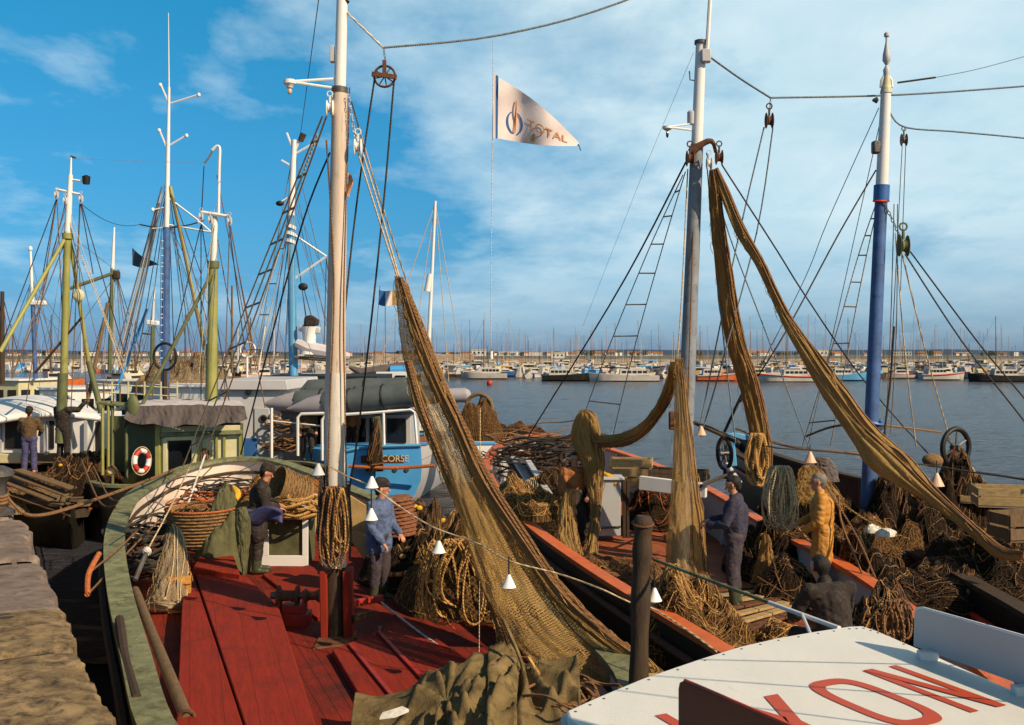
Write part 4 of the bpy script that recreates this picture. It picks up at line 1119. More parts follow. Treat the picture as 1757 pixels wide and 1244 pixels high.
# shrouds and rigging on the port side
ladder(A, [(553, 200, YM), (480, 380, 15.6), (408, 561, 18), (314, 800, 21.4)], [(560, 200, YM), (500, 370, 15), (435, 550, 17), (352, 780, 19.5)], 9, .013, 'rope_pale')
line(A, [(352, 780, 19.5), (306, 912, 18.0)], None, .02, 'rope_white')
line(A, [(545, 230, YM), (470, 430, 14), (330, 790, 15), (252, 946, 14.6)], None, .012, 'rope_pale')
ts = [W(252, 946, 14.6), W(232, 995, 14.2)]
MB().tube(ts, .035, 8).build('turnbuckle', 'steel', A); MB().ell(ts[0], (.07, .05, .07), 10, 6).build('shackle', 'rope_white', A)
line(A, [(566, 262, YM), (520, 380, YM+.5), (460, 600, 15), (413, 780, 17)], None, .013, 'rope_dark')
line(A, [(572, 195, YM), (566, 400, YM), (568, 640, YM-.1), (560, 900, YM-.1)], None, .013, 'rope_dark', name='halyard')
line(A, [(560, 240, YM), (573, 480, YM-.14), (566, 700, YM-.15), (562, 860, YM-.15)], None, .011, 'rope_brown', name='halyard')
line(A, [(600, 150, YM), (590, 500, YM-.14), (592, 700, YM-.15), (596, 900, YM-.15)], None, .010, 'rope_brown', name='halyard')
line(A, [(315, 802, 21.3), (240, 905, 16), (150, 985, 13.5)], None, .014, 'rope_brown')
line(A, [(440, 795, 22), (280, 870, 17), (215, 905, 15)], None, .010, 'rope_dark')
line(A, [(365, 800, 21), (285, 880, 17.5), (215, 952, 14.8), (150, 1020, 13.2)], None, .014, 'rope_brown')
# spare ropes right of the mast
chain([W(598, 162, YM-.1), W(606, 215, YM-.1), W(612, 242, YM-.1)], .022, 'rope_white', 'chain', A)
block(None, W(614, 252, YM-.1), 1.3, 'clean_white', 'pulley_block', A)
line(A, [(614, 262, YM-.1), (648, 370, YM-.2), (682, 476, YM-.3)], None, .012, 'rope_pale', name='halyard')
line(A, [(622, 262, YM-.1), (655, 370, YM-.2), (686, 480, YM-.3)], None, .012, 'rope_pale', name='halyard')
line(A, [(603, 175, YM), (655, 350, YM+1), (735, 590, YM+3), (800, 735, 18), (845, 870, 17.5)], None, .012, 'rope_pale')
chain([W(572, 165, YM-.05), W(567, 200, YM-.1)], .018, 'rope_white', 'chain', A)
block(None, W(566, 185, YM-.1), 1.2, 'clean_white', 'pulley_block', A)
# ropes hung in hanks on the mast
hank('rope_hank', None, W(574, 835, YM-.18), .30, 1.05, 16, .012, 'rope_brown', .06, 1, A)
hank('rope_hank', None, W(578, 838, YM-.20), .22, .95, 9, .012, 'rope_gold', .05, 2, A)
hank('rope_hank', None, W(556, 800, YM-.14), .12, 1.25, 6, .011, 'rope_dark', .04, 3, A)
for i in range(5):
    MB().tube([W(mx(840), 836+i*9, YM)+V(.17*math.cos(a), .17*math.sin(a), .02*math.sin(a+i)) for a in [k*math.pi/8 for k in range(16)]], .014, 5, closed=True).build('lashing', 'rope_dark', A)
line(A, [(598, 830, YM-.15), (602, 900, YM-.2), (600, 962, YM-.2)], None, .015, 'rope_dark', name='halyard')
line(A, [(548, 840, YM), (550, 940, YM), (546, 985, YM)], None, .013, 'rope_brown', name='halyard')

# loose gear on boat A -------------------------------------------------
# spar lying from the hatch to the rail
sp_ = MB().tube(crom([W(232, 1012, 13.6), W(262, 1090, 11.9), W(322, 1236, 9.6)], 14), [.05, .055, .06, .06, .06, .06, .06, .06, .065, .065, .065, .065, .065, .065], 10).build('spar', 'wood_pole')
tag(sp_, 'long grey wooden spar leaning on the red hatch by the left rail', 'spar')
MB().tube([W(321, 1232, 9.6)+V(.075*math.cos(a), 0, .075*math.sin(a)) for a in [i*math.pi/5 for i in range(10)]], .015, 5, closed=True).build('iron_band', 'rust', sp_)
tag(MB().tube(crom([W(205, 1062, 11.5), W(215, 1130, 10.4), W(235, 1200, 9.2)], 10), .05, 8).build('fender_pole', 'wood_dark'), 'short dark pole lying along the green rail at lower left', 'pole')
# pale net hung from the shroud on the left
pn = bundle('hanging_net', 'pale cream net gathered from the shroud beside the left bulwark', [(296, 905, 302, 903, 15.6), (285, 925, 315, 925, 15.4), (272, 970, 322, 965, 15.0), (262, 1015, 323, 1005, 14.6), (250, 1048, 322, 1040, 14.4)], [.1, .3, .4, .45, .5], 'net_pale', pleats=15, strands=7, rope='rope_pale', seed=4)
tr = tangle('rope_pile', 'dark coiled rope pile behind the pale net against the left bulwark', G(245, 985, DZ), .5, .8, .8, 22, .024, 'rope_dark', 5)
crate('yellow_crate', 'small yellow wooden crate beneath the pale hanging net', G(308, 1050, DZ), (.30, .34, .55), .3, 'yellow_wood', 4)
# round tub of line
basket('line_tub', 'round brown wicker tub with orange rim on the near bow', W(345, 935, 17.2), .58, .62, 'wicker', cat='tub')
tangle('line_coil', 'coils of dark fishing line filling the round orange rimmed tub', W(345, 888, 17.2), .42, .42, .16, 16, .016, 'rope_brown', 8)
heap('tarpaulin', 'dark olive tarpaulin bundled between the round tub and the standing man', G(385, 985, DZ), .48, .7, 1.25, 'tarp_green', 'tarpaulin', 3, loops=0, rough=.22)
bundle('tarpaulin', 'olive cloth hanging in a point beside the dark coated man', [(405, 872, 422, 870, 15.7), (404, 900, 430, 898, 15.7), (408, 940, 428, 935, 15.7), (418, 985, 422, 985, 15.7)], .2, 'tarp_green', 'tarpaulin', pleats=4, strands=0, seed=8)
# clutter at the bow
tangle('rope_pile', 'red and brown ropes heaped inside the bow under the white rail', W(392, 880, 19.6), 1.0, .6, .3, 16, .018, 'rope_orange', 9)
tangle('rope_pile', 'thin dark ropes piled over the bow clutter left of the dark coated man', W(395, 868, 20.2), 1.0, .6, .45, 22, .014, 'rope_dark', 12)
heap('net_heap', 'low brown net heap lying at the bow between the tub and the mast', W(480, 868, 19.2), 1.2, .7, .45, 'net_brown', seed=6, loops=14, rope='rope_orange')
basket('wicker_basket', 'brown wicker basket tipped over on the bow left of the mast', W(527, 850, 18.2), .34, .6, 'wicker', tilt=V(-.75, -.5, .35), rim='wicker')
tangle('rope_coil', 'golden brown rope coil spilling from the tipped wicker basket', W(515, 885, 17.6), .42, .4, .3, 20, .022, 'rope_gold', 15)
tangle('rope_coil', 'red rope coil lying between the dark coated man and the tipped basket', W(470, 858, 18.8), .5, .4, .2, 12, .022, 'rope_orange', 17)
tag(MB().tube(crom([W(400, 835, 18), W(408, 850, 17.8), W(400, 862, 17.7), (W(405, 872, 17.6))], 10), [.03, .05, .07, .06, .05, .05, .06, .07, .05, .03], 8).build('glove', 'yellow'), 'yellow rubber glove hanging over the tub rim', 'glove')
# white fish box with dark front opening
fbx = empty('fish_box', G(488, 975, DZ), 'white painted fish box with a dark cut out front left of the mast', 'fish box')
bc_ = G(490, 977, DZ)
for (x, z, sx, sz) in ((-.34, .46, .14, .439), (.36, .635, .10, .789), (0, .12, .82, .24)):
    MB().box(bc_+V(x-.02, 0, z), (sx, .05, sz)).build('front_board', 'clean_white', fbx, bevel=.006)
MB().box(bc_+V(0, .35, .5), (.76, .64, .98)).build('box_inside', 'tarp_green', fbx, bevel=.01)
MB().box(bc_+V(.02, .34, 1.06), (.88, .80, .05)).build('lid', 'pink_white', fbx, bevel=.008)
# wicker screens / boards right of the mast
for k, (p0, p1, p2, p3, lab) in enumerate((((597, 848), (648, 880), (634, 920), (597, 905), 'tan woven mat standing right of the mast behind the blue jacketed man'),
                                   ((597, 905), (634, 925), (628, 965), (600, 925), 'lower tan cloth folded under the woven mat right of the mast'))):
    q = [W(*p, 17.0) for p in (p0, p1, p2, p3)]
    tag(MB().prism(q, (0, .06, 0)).build('woven_mat', 'tan_cloth', bevel=.01), lab, 'mat')
basket('wicker_basket', 'reddish wicker basket upside down right of the blue jacketed man', W(686, 915, 16.4), .30, .60, 'red_wicker', upside=True, rim='red_wicker', tilt=V(-.08, 0, 1))
heap('net_heap', 'dark net heap with cork floats on deck right of the blue jacketed man', G(725, 990, DZ), 1.0, 1.4, .85, 'net_dark', seed=9, loops=12, floats=26)
heap('net_heap', 'golden brown net mound under the rope hank right of the mast', G(790, 1035, DZ), .9, 1.1, 1.05, 'net_solid', seed=12, loops=16, rope='rope_gold')
# line of corks draped down
mbk = empty('float_line', W(720, 960, 15.2), 'string of small orange cork floats curving over the dark net', 'float line')
cf = crom([W(645, 985, 15.6), W(690, 985, 15.2), W(720, 970, 15.2), W(745, 940, 15.4), W(760, 905, 15.6)], 34)
MB().tube(cf, .010, 5).build('line', 'rope_dark', mbk)
for i, p in enumerate(cf): MB().ell(p, (.045, .045, .038), 8, 6).build('cork', ['rust', 'crate_wood', 'orange_red'][i % 3], mbk)
# hank of golden rope right
hank('rope_hank', 'golden rope hank hanging in long loops right of the mast below the lamp', W(800, 925, 12.6), .75, 1.05, 22, .013, 'rope_gold', .16, 6)
hank('rope_hank', 'tangled net cord hanging in loops left of the golden rope hank', W(765, 930, 12.8), .55, 1.0, 16, .012, 'rope_gold', .12, 7)
tag(bundle('hanging_net', 'golden net bunched behind the rope hank on the right rail', [(800, 850, 830, 850, 13.2), (775, 900, 850, 900, 13.1), (735, 960, 860, 960, 13), (730, 1010, 870, 1020, 12.8), (760, 1060, 870, 1080, 12.6)], [.2, .5, .6, .6, .3], 'net_solid', pleats=12, seed=14, strands=5))
# the great hanging net
bundle('hanging_net', 'largest net, golden and mesh open, hoisted by two pale halyards over the near right rail',
       [(677, 474, 684, 474, 12.9), (679, 500, 698, 492, 12.9), (688, 580, 728, 560, 12.8), (704, 660, 762, 650, 12.6), (735, 740, 800, 735, 12.3), (772, 830, 848, 830, 12.0), (795, 900, 895, 905, 11.7), (815, 970, 950, 985, 11.4), (845, 1040, 1005, 1055, 11.1), (885, 1105, 1065, 1112, 10.9), (935, 1150, 1130, 1150, 10.7), (1000, 1172, 1135, 1158, 10.5)],
       [.05, .16, .22, .26, .30, .32, .30, .28, .26, .24, .2, .1], 'net_gold', pleats=13, amp=.30, strands=7, seed=2, n=120, sr=.008, rope='rope_brown')
bundle('hanging_net', 'rolled head rope edge of the largest net running down its right side',
       [(682, 478, 690, 478, 12.75), (700, 560, 722, 556, 12.6), (735, 655, 760, 650, 12.4), (776, 740, 800, 735, 12.1), (815, 830, 842, 822, 11.8), (880, 930, 905, 920, 11.4), (950, 1030, 975, 1018, 11.0), (1020, 1095, 1045, 1085, 10.7), (1095, 1145, 1112, 1135, 10.5)],
       [.06, .12, .13, .13, .12, .12, .11, .1, .08], 'net_brown', pleats=6, amp=.4, strands=5, seed=5, n=110, sr=.016)
bundle('hanging_net', 'narrow twisted cord of net hanging on the left side of the largest net',
       [(694, 620, 704, 620, 12.5), (712, 700, 728, 700, 12.3), (752, 800, 768, 800, 12.1), (790, 890, 802, 890, 11.9), (812, 960, 826, 960, 11.6), (838, 1040, 850, 1040, 11.3), (868, 1130, 878, 1130, 10.9), (888, 1200, 896, 1200, 10.2)],
       [.06, .08, .09, .08, .07, .07, .06, .05], 'net_brown', pleats=4, amp=.4, strands=4, seed=6, sr=.014)
tag(MB().tube(crom([W(824, 700, 12.4), W(823, 900, 12.3), W(822, 1145, 12.2)], 20), .006, 5).build('cord', 'rope_pale'), 'single thin cord hanging straight down in front of the largest net', 'rope')
# canvas heap over the stern
def canvasP(u, v):
    def rad(u0, v0, k, w):
        du, dv = (u-u0)*2.2, v-v0; r = math.hypot(du, dv); a = math.atan2(dv, du)
        return (1-abs(math.sin(a*k+1.3*noise.noise(V(u*3, v*3, k)))))**1.6*min(1, r*5)*math.exp(-r*w)
    px = 608+385*u; top = 1135+60*(1-u)**2*1.1-(12 if .6 < u < .72 else 0)+14*math.sin(u*9)
    fold = .34*rad(.74, .02, 6.5, 1.2)+.22*rad(.42, .35, 4.5, 1.6)+.12*(1-abs(math.sin(u*9+5*v+noise.noise(V(u*3, v*2, 1))*2)))**3+.05*noise.fractal(V(u*5, v*5, 2), 1, 2, 4)
    base = W(px, top, 9.9-.4*u)
    zt = base.z
    y = 9.9-.4*u-1.7*v
    z = zt-.50*v**1.5-.10*v+fold*(.3+.9*v)
    x = base.x*(y/ (9.9-.4*u))**.55
    return V(x, y+fold*.4, max(z, DZ-.1))
cv = tag(MB().grid(canvasP, 220, 100).build('canvas_cover', 'canvas', angle=180), 'crumpled olive brown canvas cover tied over gear at the bottom centre', 'canvas')
q = cv.modifiers.new('s', 'SOLIDIFY'); q.thickness = .02
for k, pts in enumerate((((905, 1125), (935, 1165), (1000, 1180)), ((880, 1140), (888, 1190), (895, 1244)), ((862, 1060), (900, 1160), (880, 1244)))):
    MB().tube(crom([W(x, y, 9.4) for x, y in pts], 14), .02, 6).build('tie_rope', 'rope_gold' if k != 2 else 'canvas', cv)
tag(MB().prism([W(650, 1236, 8.75), W(655, 1227, 8.8), W(690, 1216, 8.85), W(702, 1222, 8.8), W(678, 1232, 8.75)], (0, .02, .02)).build('paper', 'fish_white', bevel=.01), 'crumpled scrap of white paper on the canvas at the bottom edge', 'paper')
tag(MB().tube(crom([W(890, 1128, 9.9), W(910, 1135, 9.7), W(915, 1165, 9.5)], 12), .018, 6).build('cord', 'rope_orange'), 'short orange cord on top of the brown canvas', 'rope')
tangle('rope_pile', 'dark rope pile on the stern between canvas and right rail', W(985, 1215, 9.1), .35, .4, .12, 10, .014, 'rope_brown', 22)
tag(MB().tube(crom([W(650, 1030, 14.4), W(720, 1085, 13.0), W(815, 1150, 11.7)], 20), .014, 5).build('deck_rope', 'rope_white'), 'thin white rope lying across the red deck from the mast', 'rope')
# people of boat A
person('man in dark cap and long dark coat working at the white fish box', G(438, 990, DZ)+V(0, .1, .05), .15, dict(elL=(.14, .24, 1.16), wrL=(.34, .14, 1.10), elR=(.16, -.24, 1.14), wrR=(.36, -.12, 1.06)), 1.80, 'coat_dark', 'coat_dark', 'boot', 'coat_dark', lean=.18, long_coat=.7, seed=1, nod=.35)
pc2 = tag(MB().grid(lambda u, v: W(425+60*u, 872+24*v+3*math.sin(u*7), 15.9-.3*u+.05*math.sin(v*5+u*6)), 16, 8).build('cloth', 'purple'), 'purple blue cloth spread before the dark coated man', 'cloth'); s = pc2.modifiers.new('s', 'SOLIDIFY'); s.thickness = .05
person('man in flat cap and pale blue work jacket standing beside the mast', G(650, 1032, DZ), -.5, dict(elR=(.06, -.27, 1.12), wrR=(.22, -.20, .90), elL=(.04, .25, 1.12), wrL=(.24, .18, .98)), 1.80, 'denim', 'trouser', 'boot', 'coat_dark', lean=.04, long_coat=.25, seed=2, turn=.5)
# ------------------------------------------------------------------ boat B (orange rail)
M['deck_brown'] = mk_planks('deck_brown', (.38, .10, .035), (-.40, .92), .15, .06, .4, (.05, .022, .012), .7, .42)
B = empty('fishing_boat', (2.4, 18, 0), 'trawler with orange red rail, pale bulwark and tall grey mast in the middle', 'fishing boat')
def deckB(p): return .85+max(0, p.y-20)*.04
outB = [V(3.0, 7.6, 1.5), V(2.45, 8.6, 1.5), gp(1290, 1160, 1.5), gp(1230, 1115, 1.5), gp(1100, 1035, 1.5), gp(990, 965, 1.52), gp(905, 903, 1.6), gp(850, 848, 1.78), gp(828, 805, 1.98), gp(838, 772, 2.15), gp(870, 752, 2.25), gp(920, 745, 2.28), gp(990, 752, 2.22), gp(1050, 768, 2.1), gp(1130, 795, 1.95), gp(1230, 840, 1.8), gp(1330, 900, 1.65), V(4.95, 14.5, 1.55), V(4.9, 11.5, 1.5), V(4.7, 9.4, 1.5), V(4.2, 8, 1.5)]
PB, inB = boat_body(B, outB, deckB, 'black_hull', 'pale_panel', 'orange_red', 'deck_brown', .21, 90, ribs=3, rib_mat='light_grey')
strake(B, PB, -.30, -.03, .05, 'rust', inB); strake(B, PB, -.75, -.0, .04, 'wood_dark', inB)
YB = 17.0
def mbx(py): return 1166+(1203-1166)*(985-py)/(985-70)
def msegB(name, y0, y1, r0, r1, mat, seg=18):
    k = 8; MB().tube([W(mbx(y0+(y1-y0)*i/k), y0+(y1-y0)*i/k, YB) for i in range(k+1)], [r0+(r1-r0)*i/k for i in range(k+1)], seg).build(name, mat, B)
msegB('mast', 985, 248, .150, .105, 'grey_mast'); msegB('topmast', 248, 72, .095, .085, 'clean_white'); msegB('mast_cap', 76, 70, .11, .11, 'steel')
MB().tube([W(1212, 108, YB-.1), W(1222, -60, YB-.1)], .035, 8).build('flagpole', 'clean_white', B)
MB().box(W(1211, 96, YB-.1), (.16, .12, .22)).build('masthead_block', 'light_grey', B, bevel=.02)
# hooked iron arm
MB().tube(crom([W(1185, 262, YB-.1), W(1200, 250, YB-.12), W(1216, 242, YB-.15), W(1224, 246, YB-.15), W(1228, 262, YB-.15)], 14), [.07, .07, .065, .06, .055, .05, .05, .045, .045, .04, .035, .03, .03, .025], 8).build('iron_arm', 'rust', B)
chain([W(1226, 252, YB-.15), W(1232, 262, YB-.15)], .018, 'rust', 'chain', B)
block(None, W(1234, 270, YB-.2), 1.5, 'rust', 'pulley_block', B)
block(None, W(1184, 272, YB-.2), 1.6, 'rust', 'pulley_block', B)
block(None, W(1217, 280, YB-.25), 1.2, 'clean_white', 'pulley_block', B)
lbB = W(1145, 218, YB-.2)
for y_ in (212, 224): MB().tube([W(1192, y_, YB), lbB], .018, 6).build('lamp_bracket', 'clean_white', B)
l_ = MB().lathe([(.02, .02), (.08, .01), (.08, -.03), (.03, -.06)], lbB, seg=12).build('mast_lamp', 'clean_white', B); MB().ell(lbB-V(0, 0, .12), (.025, .025, .06), 8, 5).build('bulb', 'glass', l_)
MB().lathe([(.07, -.1), (.07, .1), (.04, .13)], W(1186, 203, YB), seg=10).build('horn', 'light_grey', B)
MB().tube([W(1192, 138, YB), W(1184, 137, YB), W(1183, 122, YB)], .012, 5).build('aerial', 'steel', B)
line(B, [(1218, 98, YB-.1), (1270, 135, YB-.1), (1322, 168, YB-.1)], None, .018, 'rope_grey', name='forestay')
line(B, [(1322, 168, YB-.1), (1540, 163, 18), (1757, 148, 19), (1960, 130, 20)], None, .018, 'rope_grey', name='forestay')
chain([W(1322, 168, YB-.1), W(1321, 190, YB-.1)], .018, 'rust', 'chain', B); block(None, W(1320, 207, YB-.1), 1.6, 'rust', 'pulley_block', B)
line(B, [(1311, 218, YB-.1), (1262, 430, YB), (1200, 735, YB)], None, .013, 'rope_grey', name='halyard')
line(B, [(1326, 220, YB-.1), (1298, 400, YB), (1236, 632, YB), (1206, 735, YB)], None, .013, 'rope_grey', name='halyard')
line(B, [(1177, 278, YB), (1060, 500, 19.5), (907, 748, 25)], None, .017, 'rope_dark')
ladder(B, [(1172, 300, YB), (1112, 431, 18.5), (1042, 603, 20.5), (985, 760, 23)], [(1176, 295, YB), (1135, 431, 18.5), (1087, 603, 20.5), (1045, 775, 22.5)], 9, .010, 'rope_grey')
line(B, [(1180, 290, YB), (1170, 500, YB-.2), (1162, 620, YB-.2)], None, .012, 'rope_pale', name='halyard')
line(B, [(1193, 290, YB), (1186, 500, YB-.18), (1180, 700, YB-.2)], None, .012, 'rope_brown', name='halyard')
line(B, [(1212, 262, YB-.2), (1250, 400, YB), (1310, 560, YB+1), (1400, 800, 18)], None, .011, 'rope_grey')
line(B, [(1213, 285, YB), (1230, 480, YB), (1262, 760, YB)], None, .011, 'rope_grey')
line(B, [(1238, 282, YB-.2), (1330, 425, YB), (1382, 508, YB+.6), (1480, 650, 19), (1592, 778, 20)], None, .014, 'rope_dark')
# boom / gaff rods by the mast
MB().tube([W(1150, 718, YB), W(1185, 722, YB), W(1268, 760, 18)], .035, 7).build('gaff', 'wood_dark', B)
MB().box(W(1155, 722, YB), (.14, .12, .3)).build('gaff_jaw', 'rust', B, bevel=.02)
MB().tube([W(1200, 835, 18.3), W(1262, 808, 19.5)], .03, 6).build('boathook', 'wood_dark', B)
line(B, [(1230, 770, 19), (1262, 700, 18.6), (1282, 660, 18.4)], None, .03, 'rope_dark')
# white cabinet and boards
cb0 = G(1042, 925, .95)
MB().box(cb0+V(0, .2, .62), (.52, .5, 1.1)).build('cabinet', 'pale_panel', B, bevel=.015)
MB().box(cb0+V(0, .2, 1.2), (.66, .6, .05)).build('cabinet_top', 'light_grey', B, bevel=.01)
for x in (.33, .40): MB().box(cb0+V(x, .0, .6), (.06, .1, 1.15)).build('post', 'wood_dark', B, bevel=.01)
MB().tube([cb0+V(-.25, -.07, .22), cb0+V(.26, -.07, .26)], .02, 5).build('bar', 'steel', B)
MB().beam(W(1098, 828, 19.5), W(1212, 842, 18.9), .12, .26).build('rail_board', 'clean_white', B, bevel=.01)
heap('net_heap', 'dark net heap against the orange rail between the two standing men', G(1330, 985, .9), .8, 1.0, 1.0, 'net_dark', seed=29, loops=14)
heap('net_heap', 'dark net heap in front of the boots of the grey haired man', G(1352, 1030, .9), .5, .6, .5, 'net_dark', seed=30, loops=14)
heap('net_heap', 'black net pile against the orange rail right of the grey haired man', G(1485, 1030, .9), .7, 1.0, .8, 'net_dark', seed=31, loops=14)
for i, x in enumerate((868, 880, 893, 906)):
    MB().beam(W(x, 782+i*3, 25.5-i*.7), W(x+42, 845+i*4, 22.0-i*.7), .13, .05).build('bow_plank', 'light_grey' if i % 2 else 'steel', B, bevel=.006)
# grating
gr = empty('wooden_grating', G(1268, 1045, .98), 'reddish slatted wooden grating on which the dark haired man stands', 'grating')
q0, q1, q2, q3 = [G(*p, 1.02) for p in ((1222, 1008), (1300, 1004), (1378, 1052), (1288, 1085))]
for i in range(7):
    t = (i+.5)/7; a = q0.lerp(q3, t); b = q1.lerp(q2, t); MB().beam(a, b, .14, .035).build('slat', 'crate_wood' if i % 3 else 'rust', gr, bevel=.006)
for t in (.1, .9): MB().beam(q0.lerp(q1, t)-V(0, 0, .05), q3.lerp(q2, t)-V(0, 0, .05), .06, .06).build('bearer', 'rust', gr)
# stuff at the bow of B
for k, (px, py, Y, sd_) in enumerate(((905, 790, 26, 31), (950, 800, 24.5, 32))):
    tangle('rope_pile', ['tangle of thin brown poles and ropes inside the orange bow', 'second tangle of thin ropes beside the kneeling man in the orange bow'][k], W(px, py+15, Y), 1.2, 1.0, .9, 26, .018, ['rope_brown', 'rope_dark'][k], sd_)
ap = random.Random(3)
pl = empty('pole_bundle', W(930, 760, 26), 'bundle of thin poles stacked crosswise over the orange bow', 'pole bundle')
for i in range(14):
    a = W(ap.uniform(850, 930), ap.uniform(750, 830), ap.uniform(24.5, 27)); b = W(ap.uniform(925, 1000), ap.uniform(745, 830), ap.uniform(24, 26.5))
    MB().tube([a, b], .022, 5).build('pole', ap.choice(['wood_pole', 'wood_dark', 'steel']), pl)
basket('wicker_tub', 'pale wicker tub lying on its side in the orange bow', W(905, 848, 21.5), .36, .5, 'crate_wood', tilt=V(1, -.4, .25), rim='crate_wood', cat='tub')
crate('pale_box', 'pale wooden box left of the wicker tub in the orange bow', W(895, 855, 22), (.7, .5, .4), .3, 'light_grey', 2)
heap('net_heap', 'brown net heap on the left rail of the orange bow', W(895, 880, 19), .8, .8, .5, 'net_solid', seed=21, loops=22, rope='rope_gold')
heap('net_heap', 'dark net heap behind the kneeling man inside the orange railed boat', G(955, 905, .95), 1.0, 1.0, 1.0, 'net_dark', seed=22, loops=6)
heap('net_heap', 'dark net heap beyond the wooden post on the middle boat', G(1130, 905, .9), .9, .8, .75, 'net_dark', seed=23, loops=14, rope='rope_orange')
heap('net_heap', 'flat brown net spread under the post along the orange rail', G(1030, 1000, .9), .9, 1.3, .35, 'net_solid', seed=24, loops=6)
c1_ = crate('wooden_crate', 'wooden fish crate standing on end at the orange rail beyond the post', W(1083, 835, 21.0), (.85, .45, .6), -.2, 'crate_wood', 3)
c2_ = crate('wooden_crate', 'flat dark wooden crate on the orange rail just behind the white board', W(1165, 822, 20.0), (1.1, .5, .2), -.45, 'wood_pole', 2)
tag(MB().tube(crom([W(1030, 812, 20.5), W(1045, 820, 20.3), W(1058, 832, 20.1)], 8), [.05, .08, .07, .09, .08, .07, .06, .04], 8).build('oilskin_glove', 'yellow'), 'yellow glove lying beside the wooden crate at the orange rail', 'glove')
# nets of boat B
bundle('hanging_net', 'long vertical net cord hoisted from the grey mast behind the dark haired man',
       [(1217, 292, 1226, 290, 16.7), (1216, 330, 1234, 330, 16.8), (1221, 400, 1243, 400, 16.9), (1228, 460, 1254, 460, 17), (1236, 540, 1266, 535, 17.1), (1250, 600, 1280, 595, 17.3), (1268, 660, 1300, 655, 17.4), (1282, 720, 1315, 718, 17.5), (1290, 770, 1322, 770, 17.5), (1305, 820, 1322, 822, 17.5)],
       [.08, .2, .24, .26, .28, .28, .28, .28, .26, .15], 'net_brown', pleats=7, amp=.38, strands=7, seed=31, n=110, sr=.014)
bundle('hanging_net', 'long diagonal net roll slanting from the grey mast across the blue mast',
       [(1222, 292, 1230, 288, 16.7), (1238, 340, 1250, 330, 16.7), (1262, 400, 1276, 390, 16.6), (1296, 455, 1308, 446, 16.5), (1322, 510, 1334, 502, 16.4), (1345, 560, 1362, 552, 16.2), (1378, 620, 1402, 605, 16.0), (1418, 690, 1450, 670, 15.7), (1462, 755, 1500, 735, 15.4), (1495, 800, 1560, 790, 15.1), (1580, 855, 1605, 838, 14.7), (1655, 910, 1668, 898, 14.3), (1712, 958, 1722, 940, 13.9), (1757, 960, 1760, 948, 13.6)],
       [.06, .10, .12, .13, .13, .16, .2, .26, .3, .34, .16, .12, .14, .06], 'net_dense', pleats=7, amp=.36, strands=6, seed=32, n=130, sr=.014)
def sheet(name, label, rows, mat, seed, fold=.10, nu=60, nv=60, depth_fold=6, parent=None, cat='fishing net'):
    """a single hanging layer of net with vertical folds"""
    L = crom([W(r[0], r[1], r[4]) for r in rows], nv); R = crom([W(r[2], r[3], r[4]) for r in rows], nv)
    def P(u, v):
        k = min(int(v*(nv-1)), nv-1); p = L[k].lerp(R[k], u); w_ = (R[k]-L[k]).length
        return p+V(0, fold*min(w_, 1)*math.sin(depth_fold*math.pi*u+1.2*noise.noise(V(u*2, v*3, seed))*3+seed)+.05*noise.noise(V(u*5, v*6, seed)), 0)
    wd = (R[nv//2]-L[nv//2]).length; ln_ = sum((a-b).length for a, b in zip(L, L[1:]))
    o = MB().grid(P, nu, nv, (wd*1.3, ln_)).build(name, mat, parent, angle=180)
    return tag(o, label, cat) if label else o
n3 = bundle('hanging_net', 'tall golden net hung against the grey mast spreading like a skirt to the deck',
       [(1158, 616, 1170, 614, 16.3), (1158, 660, 1176, 658, 16.3), (1157, 720, 1182, 718, 16.2), (1155, 780, 1190, 778, 16.1), (1153, 840, 1198, 838, 15.9), (1148, 890, 1206, 890, 15.6), (1142, 960, 1212, 965, 15.2), (1136, 1030, 1232, 1035, 14.6), (1128, 1075, 1262, 1080, 14.1), (1130, 1100, 1275, 1100, 13.6)],
       [.12, .2, .22, .24, .28, .3, .4, .6, .9, .5], 'net_gold', pleats=12, amp=.28, strands=8, seed=33, n=110)
bundle('hanging_net', 'swag of net sagging from the grey mast to the knotted net post on the left',
       [(1152, 618, 1164, 640, 16.4), (1145, 650, 1158, 668, 16.8), (1128, 690, 1140, 706, 17.4), (1100, 725, 1112, 742, 18.0), (1068, 742, 1074, 764, 18.6), (1030, 748, 1032, 766, 19.0), (1005, 742, 1004, 762, 19.2)],
       [.14, .18, .2, .2, .2, .18, .12], 'net_dense', pleats=6, amp=.35, strands=4, seed=34, sr=.010)
bundle('hanging_net', 'knotted net bundle standing upright behind the kneeling man on the orange railed boat',
       [(996, 704, 1004, 702, 19.2), (986, 722, 1022, 712, 19.2), (980, 755, 1030, 745, 19.2), (1000, 800, 1036, 795, 19.1), (1008, 840, 1034, 838, 19), (1014, 880, 1030, 880, 18.6), (1006, 930, 1026, 930, 18.0), (995, 965, 1026, 965, 17.5)],
       [.15, .45, .55, .4, .3, .28, .3, .3], 'net_dense', pleats=9, amp=.4, strands=7, seed=35)
bundle('hanging_net', 'pale mesh net leg draped over the knee of the kneeling man',
       [(968, 842, 982, 842, 17.6), (960, 870, 984, 872, 17.5), (956, 910, 990, 912, 17.2), (955, 940, 996, 945, 16.9), (978, 965, 1002, 965, 16.6)],
       [.2, .3, .35, .3, .2], 'net_dense', pleats=7, amp=.35, strands=5, seed=36)
heap('net_heap', 'golden net heap at the foot of the skirt net on the orange rail', G(1185, 1110, .95), .75, .7, .7, 'net_solid', seed=25, loops=8, rope='rope_gold')
heap('net_heap', 'low golden net heap at the far corner of the white roof', G(1352, 1112, .95), .5, .4, .25, 'net_solid', seed=26, loops=8, rope='rope_gold')
